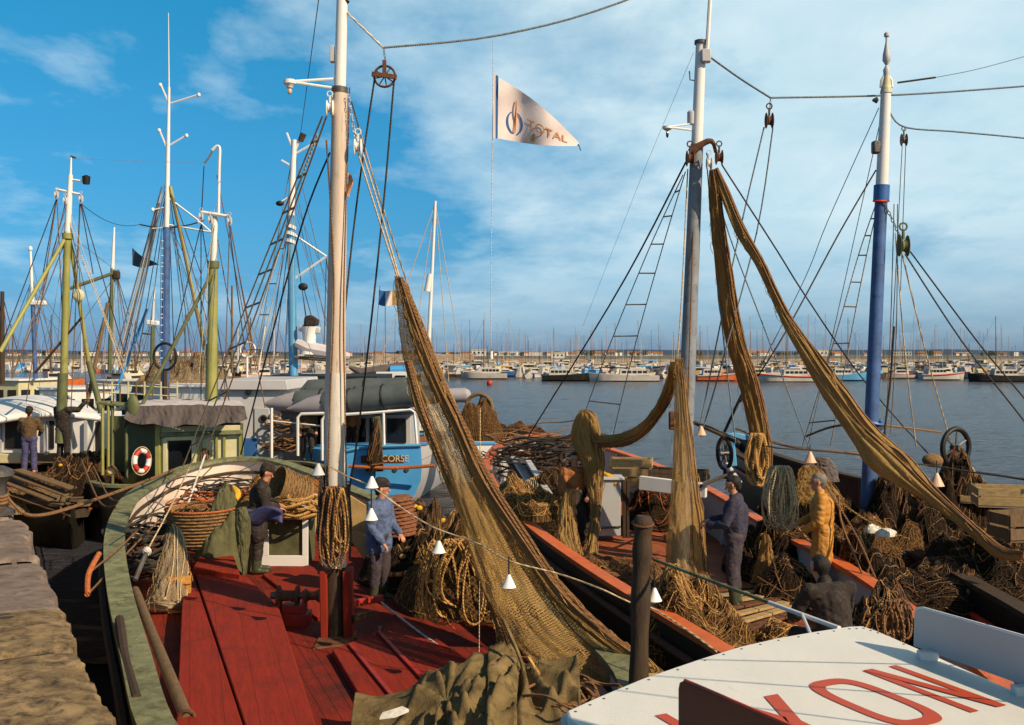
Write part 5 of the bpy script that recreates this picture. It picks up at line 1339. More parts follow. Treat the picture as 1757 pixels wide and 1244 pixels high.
heap('net_heap', 'speckled brown net heap along the orange rail below the post', G(1120, 1045, .95), .5, .9, .55, 'net_solid', seed=27, loops=6)
# pale hank of cords, hanging behind the men
hk = hank('rope_hank', 'pale hank of cords hanging between the two standing men on the right', W(1338, 800, 16.2), .38, 1.0, 26, .013, 'rope_pale', .10, 41)
hank('rope_hank', 'thick tan loops of rope hanging left of the pale hank of cords', W(1300, 745, 17.2), .3, .85, 10, .03, 'rope_gold', .08, 43)
bundle('hanging_net', 'small rusty brown net hanging below the pale hank of cords', [(1308, 918, 1318, 918, 16), (1300, 960, 1325, 960, 15.9), (1288, 1000, 1340, 1000, 15.8)], [.1, .2, .25], 'net_brown', pleats=6, strands=4, seed=37, rope='rope_brown')
# people of boat B
person('kneeling man in orange shirt and dark bib among the nets', G(985, 945, .9), -1.3, dict(anL=(-.35, .13, .10), anR=(.30, -.13, .10), knL=(.12, .15, .18), knR=(.35, -.13, .58), elL=(.16, .28, 1.05), wrL=(.36, .14, 1.0), elR=(.16, -.28, 1.08), wrR=(.36, -.12, 1.12)), 1.85, 'shirt_orange', 'coat_dark', 'boot', None, 'hair_dark', seed=3, turn=-.3, apron='coat_dark')
person('young man with dark hair in a navy pullover mending net with a white needle', G(1262, 1040, .98), 2.8, dict(elL=(.10, .26, 1.14), wrL=(.34, .16, 1.10), elR=(.12, -.25, 1.15), wrR=(.36, -.14, 1.12)), 1.86, 'navy', 'trouser', 'boot', None, 'hair_dark', seed=4, nod=.3)
ndl = W(1222, 901, 15.0); tag(MB().tube([ndl-V(.12, 0, 0), ndl, ndl+V(.12, 0, -.005)], [.008, .028, .018], 6).build('net_needle', 'fish_white'), 'white netting needle in the hand of the dark haired man', 'net needle')
person('grey haired man in ochre oilskin jacket and apron looking left at his net', G(1412, 1030, .98), 2.9, dict(elL=(.06, .27, 1.13), wrL=(.26, .20, .98), elR=(.10, -.26, 1.13), wrR=(.32, -.12, 1.04)), 1.86, 'oilskin', 'oilskin', 'boot', None, 'hair_grey', seed=5, long_coat=.75, lean=.05)
person('man in black jersey seated with his back turned beside the white roof', G(1438, 1185, 1.0)-V(0, 0, .16), 1.9, dict(pel=(0, 0, .62), waist=(.03, 0, .76), chest=(.12, 0, .98), neck=(.22, 0, 1.13), head=(.30, 0, 1.26), shL=(.14, .22, 1.08), shR=(.14, -.22, 1.08), elL=(.28, .30, .82), elR=(.28, -.30, .82), wrL=(.48, .18, .75), wrR=(.48, -.18, .75), hipL=(.02, .11, .60), hipR=(.02, -.11, .60), knL=(.45, .16, .58), knR=(.45, -.16, .58), anL=(.45, .16, .12), anR=(.45, -.16, .12)), 1.95, 'coat_dark', 'coat_dark', 'boot', None, 'hair_dark', seed=6)
heap('net_heap', 'black net bag beside the man with his back turned', G(1512, 1120, 1.0), .55, .5, .70, 'net_dark', seed=28, loops=14, rope='rope_brown')
crate('wooden_crate', 'wooden crate serving as a seat under the man with his back turned', G(1442, 1190, .95), (.5, .4, .42), .2, 'crate_wood', 3)
hank('rope_hank', 'brown rope loops hanging from the black net bag by the white roof', W(1535, 1030, 11.3), .3, .5, 12, .014, 'rope_brown', .06, 44)
line(B, [(1415, 830, 15), (1470, 920, 14.5), (1502, 992, 14)], None, .014, 'rope_brown')
line(B, [(1440, 850, 15.2), (1445, 900, 14.8), (1482, 990, 14.2)], None, .016, 'rope_brown')
line(B, [(1300, 990, 14.5), (1400, 1050, 13.5)], None, .012, 'rope_brown')

# ------------------------------------------------------------------ boat C (blue mast)
Cb = empty('fishing_boat', (7.8, 18, 0), 'dark trawler with a tall blue mast and red and blue stripes on the right', 'fishing boat')
def deckC(p): return .95
outC = [V(6.6, 8.6, 1.5), V(6.2, 11.0, 1.45), gp(1700, 1020, 1.45), gp(1600, 965, 1.48), gp(1500, 918, 1.52), gp(1400, 860, 1.65), gp(1300, 800, 1.85), gp(1248, 768, 2.05), gp(1240, 748, 2.2), gp(1258, 744, 2.28), gp(1300, 765, 2.18), gp(1400, 798, 1.9), gp(1500, 822, 1.72), gp(1600, 842, 1.62), gp(1700, 862, 1.55), V(10.6, 16.5, 1.5), V(10.6, 12, 1.5), V(9.6, 9, 1.5)]
PC, inC = boat_body(Cb, outC, deckC, 'black_hull', 'wood_dark', 'wood_dark', 'deck_brown', .24, 90, ribs=5, rib_mat='wood_dark')
strake(Cb, PC, -.40, -.035, .045, 'red_stripe', inC, 2, 44); strake(Cb, PC, -.05, -.03, .028, 'blue_paint', inC, 18, 30)
q = offset_path(PC, -.01, inC)
MB().loft([[p-V(0, 0, .02), p-V(0, 0, .42), p-V(0, 0, .42)+inC(p).normalized()*.03, p-V(0, 0, .02)+inC(p).normalized()*.03] for p in q[38:50]]).build('bow_board', 'sky_blue', Cb)
YC = 17.6
def mcx(py): return 1489+(1521-1489)*(860-py)/(860-140)
def msegC(name, y0, y1, r0, r1, mat, seg=18):
    k = 8; MB().tube([W(mcx(y0+(y1-y0)*i/k), y0+(y1-y0)*i/k, YC) for i in range(k+1)], [r0+(r1-r0)*i/k for i in range(k+1)], seg).build(name, mat, Cb)
msegC('mast', 972, 318, .128, .105, 'mast_blue'); msegC('mast_collar', 345, 318, .135, .135, 'blue_paint'); msegC('mast_upper', 318, 148, .105, .085, 'clean_white'); msegC('mast_truck', 160, 130, .10, .055, 'cream')
MB().lathe([(.05, 0), (.06, .12), (.02, .2), (.07, .28), (.065, .38), (.02, .6), (.02, .68), (.045, .7), (.045, .75), (.01, .78)], W(mcx(132), 132, YC), seg=12).build('mast_finial', 'light_grey', Cb)
MB().tube([W(mcx(342)+13*math.cos(a), 345, YC+.14*math.sin(a)) for a in [i*math.pi/8 for i in range(16)]], .02, 6, closed=True).build('mast_hoop', 'red_stripe', Cb)
MB().box(W(1503, 253, YC), (.14, .14, .22)).build('mast_lamp', 'steel', Cb, bevel=.03); MB().lathe([(.02, 0), (.06, .03), (.02, .1)], W(1507, 172, YC), V(-1, 0, 0), 8).build('horn', 'steel', Cb)
for s in (-1, 1): MB().tube([W(1521+s*9, 150, YC), W(1521+s*8, 138, YC), W(1521+s*2, 128, YC)], .03, 6).build('crosstree', 'clean_white', Cb)
line(Cb, [(1526, 192, YC), (1552, 218, YC), (1640, 226, 18), (1757, 237, 18.5), (1950, 258, 19)], None, .015, 'rope_grey', name='forestay')
block(None, W(1551, 240, YC), 1.3, 'steel', 'pulley_block', Cb); chain([W(1552, 218, YC), W(1551, 232, YC)], .014, 'steel', 'chain', Cb)
line(Cb, (1548, 250, YC), (1528, 640, YC), .008, 'rope_grey', name='halyard'); line(Cb, (1554, 250, YC), (1545, 500, YC), .008, 'rope_grey', name='halyard')
line(Cb, (1540, 142, YC), (1605, 133, YC), .018, 'rope_dark', name='aerial_wire'); line(Cb, [(1605, 133, YC), (1680, 118, YC), (1790, 88, YC)], None, .006, 'rope_grey', name='aerial_wire')
chain([W(1516, 348, YC-.1), W(1530, 375, YC-.12), W(1545, 408, YC-.15)], .030, 'olive', 'chain', Cb)
block(None, W(1550, 422, YC-.15), 2.2, 'olive', 'pulley_block', Cb)
line(Cb, [(1553, 436, YC-.2), (1650, 585, 17), (1757, 722, 16.4), (1850, 850, 16)], None, .014, 'rope_dark')
line(Cb, [(1562, 432, YC-.2), (1680, 590, 17.5), (1757, 683, 17), (1850, 800, 16.8)], None, .014, 'rope_dark')
line(Cb, [(1548, 436, YC-.2), (1590, 610, 18.5), (1640, 790, 20)], None, .013, 'rope_pale')
line(Cb, [(1536, 400, YC), (1552, 600, YC), (1572, 768, 18.5)], None, .011, 'rope_pale')
line(Cb, [(1540, 350, YC), (1538, 560, YC), (1528, 745, YC)], None, .009, 'rope_brown', name='halyard')
line(Cb, [(1534, 350, YC), (1528, 560, YC), (1518, 780, YC)], None, .009, 'rope_brown', name='halyard')
line(Cb, [(1534, 560, YC), (1527, 660, YC), (1515, 760, YC)], None, .02, 'rope_dark', name='halyard')
line(Cb, [(1503, 292, YC), (1440, 400, YC), (1382, 508, YB+.6), (1330, 600, 17), (1270, 690, 18)], None, .014, 'rope_dark')
line(Cb, [(1508, 185, YC), (1420, 380, 19), (1380, 480, 20), (1300, 640, 22)], None, .008, 'rope_grey')
line(Cb, [(1512, 200, YC), (1450, 480, 19), (1385, 770, 22)], None, .008, 'rope_grey')
ladder(Cb, [(1503, 350, YC), (1473, 438, 18.2), (1434, 575, 19), (1375, 770, 21)], [(1507, 350, YC), (1487, 438, 18.2), (1460, 575, 19), (1425, 765, 20.5)], 8, .010, 'rope_pale')
# lashings on the blue mast and horizontal ropes
for i in range(5): MB().tube([W(1494, 725+i*8, YC)+V(.19*math.cos(a), .19*math.sin(a), .03*math.sin(a*2+i)) for a in [k*math.pi/7 for k in range(14)]], .028, 5, closed=True).build('lashing', 'rope_dark' if i % 2 else 'blue_paint', Cb)
line(Cb, [(1380, 750, 19), (1430, 732, 18), (1490, 728, YC), (1560, 735, 18.5), (1615, 742, 19.5)], None, .022, 'rope_brown', name='rope')
line(Cb, [(1262, 735, 20), (1330, 760, 19.5), (1395, 772, 19), (1470, 778, 19), (1560, 795, 19.2)], None, .022, 'rope_brown', name='rope')
line(Cb, [(1655, 808, 19.5), (1710, 815, 19), (1790, 828, 18.5)], None, .022, 'rope_dark', name='rope')
# net hauling wheels
def wheel(root, c, R, ax, mat, rim_mat, k=6):
    c = Vector(c); ax = Vector(ax).normalized(); x = ax.orthogonal().normalized(); y = ax.cross(x)
    w_ = MB().tube([c+(x*math.cos(a)+y*math.sin(a))*R for a in [i*math.pi/14 for i in range(28)]], R*.14, 8, closed=True).build('wheel', rim_mat, root)
    for i in range(k): a = i*2*math.pi/k+.3; MB().tube([c, c+(x*math.cos(a)+y*math.sin(a))*R], R*.05, 5).build('spoke', mat, w_)
    MB().lathe([(R*.16, -.1), (R*.16, .1)], c, ax, 10).build('hub', mat, w_)
    return w_
hw = empty('net_hauler', W(1638, 815, 19.6), 'black wheeled net hauler wrapped in rags on the dark trawler at right', 'net hauler')
wheel(hw, W(1640, 768, 19.6), .36, V(-.5, 1, 0), 'steel', 'black')
MB().tube([W(1640, 768, 19.6), W(1625, 800, 19.6), W(1620, 830, 19.6)], [.09, .1, .12], 8).build('stand', 'rust', hw)
MB().ell(W(1600, 790, 19.4), (.20, .16, .13), 12, 8).build('canvas_cap', 'wicker', hw)
hw2 = empty('net_hauler', W(1250, 800, 19.8), 'net hauler wheel on a pale blue stand at the bow behind the dark haired man', 'net hauler')
wheel(hw2, W(1243, 778, 19.8), .30, V(1, .25, 0), 'steel', 'black')
MB().beam(W(1252, 742, 19.9), W(1258, 800, 19.9), .14, .12).build('stand', 'sky_blue', hw2, bevel=.02)
MB().beam(W(1252, 745, 19.9), W(1285, 752, 19.9), .10, .12).build('arm', 'sky_blue', hw2, bevel=.02)
MB().beam(W(1245, 795, 19.7), W(1270, 830, 19.5), .12, .08).build('foot', 'light_grey', hw2, bevel=.02)
# net heaps
hp_ = [((1400, 850, 18.6), .9, .8, .95, 'net_dark', 'tall black net heap between the two standing men'),
       ((1355, 812, 20.2), 1.0, .8, .8, 'net_dark', 'dark net pile on the bow above the pale hank of cords'),
       ((1475, 905, 16.8), 1.3, 1.0, .75, 'net_solid', 'brown net heap with white rags left of the blue mast foot'),
       ((1545, 885, 17.2), 1.5, 1.2, 1.1, 'net_dark', 'broad dark net heap right of the blue mast foot'),
       ((1625, 870, 18.0), 1.0, 1.2, 1.25, 'net_dark', 'high dark net mound under the net hauler at right'),
       ((1700, 930, 15.6), 1.3, 1.6, .75, 'net_dark', 'dark net heap at the right edge below the wooden crate'),
       ((1600, 950, 14.8), 1.2, .9, .45, 'net_dark', 'low dark net lying along the blue striped rail'),
       ((1455, 825, 20.0), .8, .6, .4, 'net_solid', 'small brown net heap behind the blue mast')]
for k, ((px, py, Y), rx, ry, h_, mt, lab) in enumerate(hp_):
    c = W(px, py, Y); c.z = 1.0; heap('net_heap', lab, c, rx, ry, h_, mt, seed=50+k, loops=14, rope='rope_brown', floats=10 if k in (2, 3, 5) else 4)
bundle('hanging_net', 'coarse gold meshed net hanging behind the grey haired man', [(1375, 800, 1400, 800, 16.9), (1368, 830, 1425, 830, 16.8), (1368, 860, 1450, 865, 16.7)], [.15, .3, .3], 'net_gold', pleats=6, strands=4, seed=45)
tag(bundle('canvas_bag', 'pale grey canvas bag hung above the grey haired man', [(1398, 785, 1422, 785, 17), (1400, 800, 1434, 800, 17), (1412, 828, 1440, 826, 17)], .12, 'tarp_grey', 'canvas', pleats=4, strands=0, seed=46), cat='canvas')
for k in range(9):
    pass
rg = heap('rags', 'crumpled white rags lying on the brown net left of the blue mast', W(1520, 914, 15.2), .15, .09, .06, 'fish_white', 'rags', 61, loops=0)
heap('rags', 'small white scrap on the net left of the crumpled rags', W(1497, 908, 15.4), .12, .07, .05, 'fish_white', 'rags', 62, loops=0)
crate('wooden_crate', 'new yellowish wooden fish crate on the net heap at the right edge', W(1738, 868, 16.5), (1.15, .6, .32), -.25, 'crate_wood', 2)
crate('wooden_crate', 'flat wooden crate lying just behind the yellowish crate at the right edge', W(1705, 862, 17.6), (1.1, .6, .14), -.35, 'crate_wood', 1)
crate('wooden_crate', 'grey wooden crate half hidden under the net at the right frame edge', W(1750, 925, 14.6), (.7, .5, .4), .2, 'wood_pole', 2)
mb = MB(); rr_ = random.Random(8)
bl = [W(1480+rr_.uniform(0, 150), 860+rr_.uniform(0, 30), 16) for i in range(3)]
hank('rope_hank', 'grey and tan hank of cords over the net mound under the hauler', W(1650, 800, 18.6), .5, .55, 12, .02, 'rope_pale', .14, 47)
line(Cb, [(1445, 865, 16), (1500, 900, 15.5), (1560, 925, 15)], None, .014, 'rope_gold', name='rope')
# ------------------------------------------------------------------ generic trawler hull lying at (x, y), heading a, for the boats behind
def trawler(loc, head, L, B, hull_mat, rail_mat, deck_mat, label, cab=None, inner='light_grey', sheer=.8, dz=.9):
    root = empty('fishing_boat', loc, label, 'fishing boat'); R = Matrix.Rotation(head, 3, 'Z'); o = Vector(loc)
    def T(x, y, z): return o+R @ V(x, y, z)
    prof = [(-.5, .30), (-.47, .42), (-.3, .5), (0, .5), (.25, .46), (.4, .30), (.48, .10), (.5, 0)]
    left = [T(x*L, y*B, 1.45+sheer*max(0, x+.1)**2*3+.15*max(0, -x)) for x, y in prof]
    right = [T(x*L, -y*B, 1.45+sheer*max(0, x+.1)**2*3+.15*max(0, -x)) for x, y in prof[:-1]][::-1]
    P, inw = boat_body(root, left+right, lambda p: dz, hull_mat, inner, rail_mat, deck_mat, .2, 60)
    return root, T, P, inw

def cabin(root, T, x0, x1, y0, y1, z0, z1, wall, roof, windows=True, over=.15, wcol='glass', frame=None, rth=.09):
    def q(x, y, z): return T(x, y, z)
    MB().loft([[q(x0, y0, z0), q(x1, y0, z0), q(x1, y1, z0), q(x0, y1, z0)], [q(x0, y0, z1), q(x1, y0, z1), q(x1, y1, z1), q(x0, y1, z1)]]).build('cabin', wall, root, bevel=.02)
    MB().loft([[q(x0-over, y0-over, z1), q(x1+over, y0-over, z1), q(x1+over, y1+over, z1), q(x0-over, y1+over, z1)], [q(x0-over, y0-over, z1+rth), q(x1+over, y0-over, z1+rth), q(x1+over, y1+over, z1+rth), q(x0-over, y1+over, z1+rth)]]).build('roof', roof, root, bevel=.02)
    if windows:
        k = max(2, int((x1-x0)/.8)); zc = z0+(z1-z0)*.66; hh = (z1-z0)*.26
        for s, y in ((-1, y0), (1, y1)):
            for i in range(k):
                xc = x0+(x1-x0)*(i+.5)/k; wv_ = (x1-x0)/k*.32
                w_ = MB().loft([[q(xc-wv_, y+s*.004, zc-hh/2), q(xc+wv_, y+s*.004, zc-hh/2), q(xc+wv_, y+s*.004, zc+hh/2), q(xc-wv_, y+s*.004, zc+hh/2)], [q(xc-wv_, y+s*.03, zc-hh/2), q(xc+wv_, y+s*.03, zc-hh/2), q(xc+wv_, y+s*.03, zc+hh/2), q(xc-wv_, y+s*.03, zc+hh/2)]]).build('window', wcol, root, smooth=False)
        for s, x in ((-1, x0), (1, x1)):
            for i in range(3):
                yc = y0+(y1-y0)*(i+.5)/3; wv_ = (y1-y0)/3*.33
                MB().loft([[q(x+s*.004, yc-wv_, zc-hh/2), q(x+s*.004, yc+wv_, zc-hh/2), q(x+s*.004, yc+wv_, zc+hh/2), q(x+s*.004, yc-wv_, zc+hh/2)], [q(x+s*.03, yc-wv_, zc-hh/2), q(x+s*.03, yc+wv_, zc-hh/2), q(x+s*.03, yc+wv_, zc+hh/2), q(x+s*.03, yc-wv_, zc+hh/2)]]).build('window', wcol, root, smooth=False)

def spar(root, a, b, r0, r1, mat, name='mast', seg=10):
    A_, B_ = W(*a), W(*b); MB().tube([A_.lerp(B_, i/6) for i in range(7)], [r0+(r1-r0)*i/6 for i in range(7)], seg).build(name, mat, root)

# ---- boat D: blue transom and large pale wheelhouse
YD = 29.6
D = empty('fishing_boat', W(600, 850, YD), 'large trawler with bright blue stern lettered in cream and pale grey wheelhouse', 'fishing boat')
def dpt(px, py, Y=YD): return W(px, py, Y)
# transom outline, facing the camera
tr_ = [(592, 776), (610, 772), (650, 768), (722, 766), (724, 800), (722, 825), (712, 848), (697, 862), (680, 875), (640, 885), (592, 885)]
tb = [W(x, y, YD) for x, y in tr_]
MB().prism(tb, (-1.6, 1.6, 0)).build('stern', 'hull_blue', D, angle=30)
MB().tube([W(x, y-2, YD-.03) for x, y in tr_[:4]], .05, 6).build('stern_rail', 'sky_blue', D)
hb = [W(724, 766, YD), W(724, 800, YD)]
# hull going away to the left
sL = [W(725, 772, YD+.1), W(735, 740, 33), W(728, 722, 37)]
def Dhull(u, v):
    top = W(593-223*u, 800+28*min(1, u*4)+4*u, YD+.1+1.8*u)
    return V(top.x, top.y+.3*v, top.z*(1-v)-.3*v)
MB().grid(Dhull, 24, 8).build('hull', 'hull_blue', D)
def Dhr(u, v):
    a = W(722, 768, YD+.02).lerp(W(800, 742, 38), u)
    return V(a.x-.8*v*v, a.y, a.z*(1-v)-.3*v)
MB().grid(Dhr, 24, 10).build('hull', 'light_grey', D)
MB().add([W(370, 825, 31.5), W(722, 790, YD+.05), W(800, 752, 38), W(380, 740, 44)], [(0, 1, 2, 3)]).build('deck', 'deck_brown', D)
text_mesh('ORCOEISE', .1, 'cream', 'x', lambda x, y: V(x, y, -50)).name = 'tmp'
bpy.data.objects.remove(bpy.data.objects['tmp'])
text_mesh('LA  CORSE', .42, 'cream', 'lettering', lambda x, y: W(628, 792, YD-.02)+V(x*.62, 0, y*.62), D)
bk = MB().box(W(656, 788, YD-.004), (1.25, .012, .22)).build('name_board', 'board_brown', D)
for px in (678, 698): MB().lathe([(.07, 0), (.07, .03), (.03, .04)], W(px, 806, YD), V(0, -1, 0), 12).build('fairlead', 'steel', D)
# wheelhouse: tall pale block with slanted front at left
def boxpx(root, name, mat, x0, x1, y0, y1, Y, dep, bevel=.02, skew=0):
    a, b, c, d = W(x0, y1, Y), W(x1, y1, Y), W(x1-skew, y0, Y), W(x0+skew, y0, Y)
    return MB().prism([a, b, c, d], (0, dep, 0)).build(name, mat, root, bevel=bevel)
boxpx(D, 'wheelhouse', 'light_grey', 372, 486, 668, 812, 31.2, 4.5, skew=6)
boxpx(D, 'wheelhouse_roof', 'light_grey', 366, 494, 652, 669, 31.0, 5, skew=3)
boxpx(D, 'wheelhouse_door', 'pale_panel', 436, 462, 700, 800, 31.15, .05)
boxpx(D, 'blue_panel', 'blue_paint', 417, 441, 752, 806, 31.1, .06)
for px, py, rr in ((426, 674, .10), (452, 718, .12), (495, 722, .12)):
    MB().lathe([(rr, 0), (rr, .04), (rr*.7, .045)], W(px, py, 31.15), V(0, -1, 0), 14).build('porthole', 'steel', D); MB().lathe([(rr*.7, 0), (rr*.1, .012)], W(px, py, 31.10), V(0, -1, 0), 14).build('porthole_glass', 'glass', D)
boxpx(D, 'deckhouse', 'light_grey', 470, 530, 700, 815, 31.8, 3.5)
boxpx(D, 'deckhouse', 'pale_panel', 596, 705, 712, 775, 32.3, 3.0)
for a, b in ((604, 628), (634, 655), (664, 697)):
    boxpx(D, 'window', 'glass', a, b, 718, 760, 32.25, .06)
boxpx(D, 'window_blind', 'light_grey', 641, 660, 716, 766, 32.15, .05)
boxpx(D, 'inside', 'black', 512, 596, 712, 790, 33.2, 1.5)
boxpx(D, 'deckhouse_roof', 'light_grey', 478, 716, 694, 703, 31.3, 4.2)
# pipe frames
for pts in (((511, 782), (511, 716), (517, 710), (556, 709)), ((553, 790), (553, 720), (558, 713), (640, 708), (704, 703), (711, 707), (716, 770)), ((658, 708), (659, 765)), ((466, 700), (466, 790)), ((590, 711), (590, 780))):
    MB().tube([W(x, y, 30.2) for x, y in pts], .045, 6).build('pipe_frame', 'clean_white', D)
MB().tube([W(466, 722, 30.6), W(553, 731, 30.3)], .025, 5).build('hand_rail', 'clean_white', D)
MB().tube([W(408, 828, 30), W(480, 831, 30), W(556, 834, 29.8)], .10, 8).build('fender_rail', 'hull_blue', D)
tag(MB().tube(crom([W(598, 800, 29.2), W(660, 803, 29.1), W(700, 802, 29.1), W(745, 799, 29)], 30), .05, 7).build('mooring_rope', 'rope_orange'), 'brown and orange rope stretched across the blue stern', 'rope')
heap('net_heap', 'dark net bag hanging over the blue stern rail', W(643, 805, 29.3), .26, .2, 1.2, 'net_dark', seed=71, loops=5)
heap('net_heap', 'small ochre net heap on the blue fender rail', W(500, 835, 30), 1.2, .5, .35, 'net_solid', seed=72, loops=10, rope='rope_gold')
bundle('tarpaulin', 'black oilskin hanging from the pipe frame above the blue stern', [(638, 716, 652, 714, 29.9), (640, 750, 656, 748, 29.9), (642, 780, 655, 780, 29.9)], .2, 'tarp_green', 'tarpaulin', pleats=5, strands=0, seed=73)
# inflatable boats on the roof
rd = empty('rubber_dinghy', W(600, 690, 31.5), 'dark grey inflatable dinghy with pale cone ends stowed on the wheelhouse roof', 'dinghy')
def itube(x0, x1, y0, y1, Y, r, n0='tube'):
    A_, B_ = W(x0, y0, Y), W(x1, y1, Y-.3); d = (B_-A_).normalized(); k = 14
    pts = [A_.lerp(B_, i/k) for i in range(k+1)]; return MB().tube([A_-d*.0]+pts, [r*.9]+[r*(1+.03*math.sin(i)) for i in range(k+1)], 14), A_, d
for x0, x1, y0, y1, Y, r in ((510, 700, 690, 680, 31.2, .36), (558, 708, 694, 676, 30.6, .38), (530, 695, 672, 668, 32.0, .38)):
    mb_, A_, d = itube(x0, x1, y0, y1, Y, r); mb_.ell(W(x1, y1, Y-.3), (r*1.1, r, r), 12, 8); mb_.build('tube', 'rubber', rd)
    if Y < 31.9: MB().tube([A_+d*.02, A_-d*.5, A_-d*.95, A_-d*1.2], [r*.93, r*.72, r*.3, .02], 14).build('cone', 'rubber_light', rd)
    for t in (.3, .7): MB().tube([A_+d*2.6*t+(d.orthogonal().normalized()*math.cos(a)+d.cross(d.orthogonal().normalized())*math.sin(a))*(r+.012) for a in [i*math.pi/8 for i in range(16)]], .025, 5, closed=True).build('strap', 'black', rd)
mb_ = MB(); mb_.tube([W(712, 683, 33), W(740, 680, 33), W(798, 678, 33)], [.2, .24, .24], 12); mb_.ell(W(798, 678, 33), (.2, .24, .22), 10, 8)
tag(mb_.build('fender', 'rubber_light'), 'pinkish white inflated tube beyond the largest net, pointing right', 'fender')
# wheelhouse windows/door behind: dark rag pile and ring at right (stern of a boat beyond)
Dx = empty('net_hauler', W(818, 745, 31), 'shaggy net hauler ring and net pile beyond the orange bow', 'net hauler')
wheel(Dx, W(822, 700, 31), .42, V(.3, 1, 0), 'rust', 'wicker', 0)
heap('net_heap', 'ochre and black net pile under the shaggy hauler ring beyond the orange bow', W(822, 752, 31), .75, .5, 1.0, 'net_solid', seed=74, loops=14)
heap('net_heap', 'low dark gear along the far rail left of the orange bow', W(880, 752, 31.5), 1.3, .5, .35, 'net_dark', seed=75, loops=14)
# people on D
person('man in dark clothes under the pipe frame of the pale wheelhouse', W(528, 790, 30.8), -1.2, h=1.75, jacket='jacket_brown', trousers='coat_dark', seed=11)
person('man half hidden behind the mast on the pale wheelhouse deck, reddish brown shirt', W(603, 785, 31.8), -1.8, h=1.75, jacket='shirt_orange', trousers='coat_dark', seed=12)
tangle('rope_pile', 'brown ropes and gear hanging on the pale wheelhouse wall', W(482, 775, 30.9), .5, .3, 1.2, 18, .02, 'rope_brown', 76)

# ---- boat behind with cream cabin and light blue mast
r1, T1, P1_, i1 = trawler((W(560, 0, 38).x, 38.5, 0), math.pi*.98, 17, 4.6, 'clean_white', 'hull_blue', 'deck_brown', 'white trawler with cream wheelhouse, pale blue mast and radar behind the rubber dinghy')
boxpx(r1, 'wheelhouse', 'cream', 455, 642, 656, 720, 36.8, 4)
boxpx(r1, 'wheelhouse_roof', 'black', 450, 648, 645, 655, 36.6, 4.5)
MB().tube([W(553, 662, 36.5)+V(.16*math.cos(a), 0, .16*math.sin(a)) for a in [i*math.pi/8 for i in range(16)]], .05, 6, closed=True).build('ring', 'clean_white', r1)
spar(r1, (504, 660, 37), (499, 370, 37), .17, .14, 'sky_blue'); spar(r1, (499, 372, 37), (505, 240, 37), .13, .09, 'clean_white', 'topmast')
for a, b in (((505, 262, 37), (492, 228, 37)), ((505, 262, 37), (518, 232, 37)), ((505, 265, 37), (540, 245, 37)), ((500, 285, 37), (483, 275, 37)), ((500, 335, 37), (480, 348, 37)), ((500, 400, 37), (560, 440, 37)), ((500, 482, 37), (560, 440, 37))):
    MB().tube([W(*a), W(*b)], .04, 5).build('yard', 'clean_white', r1)
MB().lathe([(.1, -.15), (.12, .15)], W(518, 236, 37), V(.4, 0, 1), 10).build('lantern', 'wood_dark', r1); MB().ell(W(480, 349, 37), (.15, .12, .1), 10, 6).build('searchlight', 'black', r1)
for y in (390, 402, 415): MB().lathe([(.2, -.06), (.2, .06)], W(499, y, 37), V(.3, .2, 1), 10).build('mast_band', 'clean_white', r1)
# radar
MB().lathe([(.35, 0), (.22, .5), (.28, .9), (.32, 1.0)], W(531, 608, 36.8), seg=12).build('radar_pedestal', 'clean_white', r1)
MB().beam(W(513, 563, 36.8)+V(0, 0, 0), W(550, 567, 36.8), .25, .25).build('radar_bar', 'light_grey', r1, bevel=.05)
MB().prism([W(520, 561, 36.6), W(522, 543, 36.6), W(532, 540, 36.6), W(544, 548, 36.6), W(543, 558, 36.6)], (0, .5, 0)).build('radar_cover', 'coat_dark', r1, bevel=.05)
MB().tube([W(508, 588, 36.7), W(530, 598, 36.7), W(565, 604, 36.7), W(600, 612, 36.8)], [.15, .26, .22, .12], 8).build('furled_sail', 'tarp_top', r1)
MB().tube([W(505, 613, 36.7), W(565, 618, 36.7)], .07, 6).build('boom', 'tarp_grey', r1)
for a, b in (((499, 375), (455, 620)), ((500, 375), (470, 625)), ((500, 375), (540, 640)), ((505, 250), (440, 610)), ((503, 300), (560, 560)), ((560, 440), (556, 600)), ((560, 445), (590, 640)), ((520, 490), (535, 545)), ((505, 260), (585, 600)), ((499, 400), (488, 640))):
    line(r1, (*a, 37), (*b, 37), .016, 'rope_grey' if a[0] % 2 else 'rope_dark')
ladder(r1, [(495, 380, 37), (415, 640, 37)], [(498, 380, 37), (440, 640, 37)], 4, .018, 'rope_pale')
MB().ell(W(520, 492, 37), (.18, .1, .14), 8, 6).build('lamp', 'black', r1)
# sail boat behind, masts and white hull with blue sail cover
sy = empty('sailing_yacht', (W(700, 0, 60).x, 60, 0), 'white yacht with tall white mast and furled grey sail left of the largest net', 'sailing yacht')
rings = []
for i in range(11):
    t = i/10; a = W(640+130*t, 0, 60); b_ = 1.6*(.8+.2*math.sin(math.pi*t))*(1 if t < .6 else math.cos((t-.6)/.4*math.pi/2)+.02)
    rings.append([V(a.x, 60-b_, 1.5+.5*t), V(a.x, 60-b_*.8, .2), V(a.x, 60, -.3), V(a.x, 60+b_*.8, .2), V(a.x, 60+b_, 1.5+.5*t), V(a.x, 60, 1.6+.5*t)])
MB().loft(rings).build('hull', 'clean_white', sy)
boxpx(sy, 'cabin', 'clean_white', 645, 735, 638, 662, 59.2, 2)
for i in range(3): boxpx(sy, 'window', 'glass', 652+i*26, 670+i*26, 644, 654, 59.1, .08)
spar(sy, (733, 640, 60), (747, 345, 60), .13, .08, 'clean_white'); spar(sy, (733, 500, 60), (738, 470, 60), .2, .16, 'clean_white', 'mast_fitting')
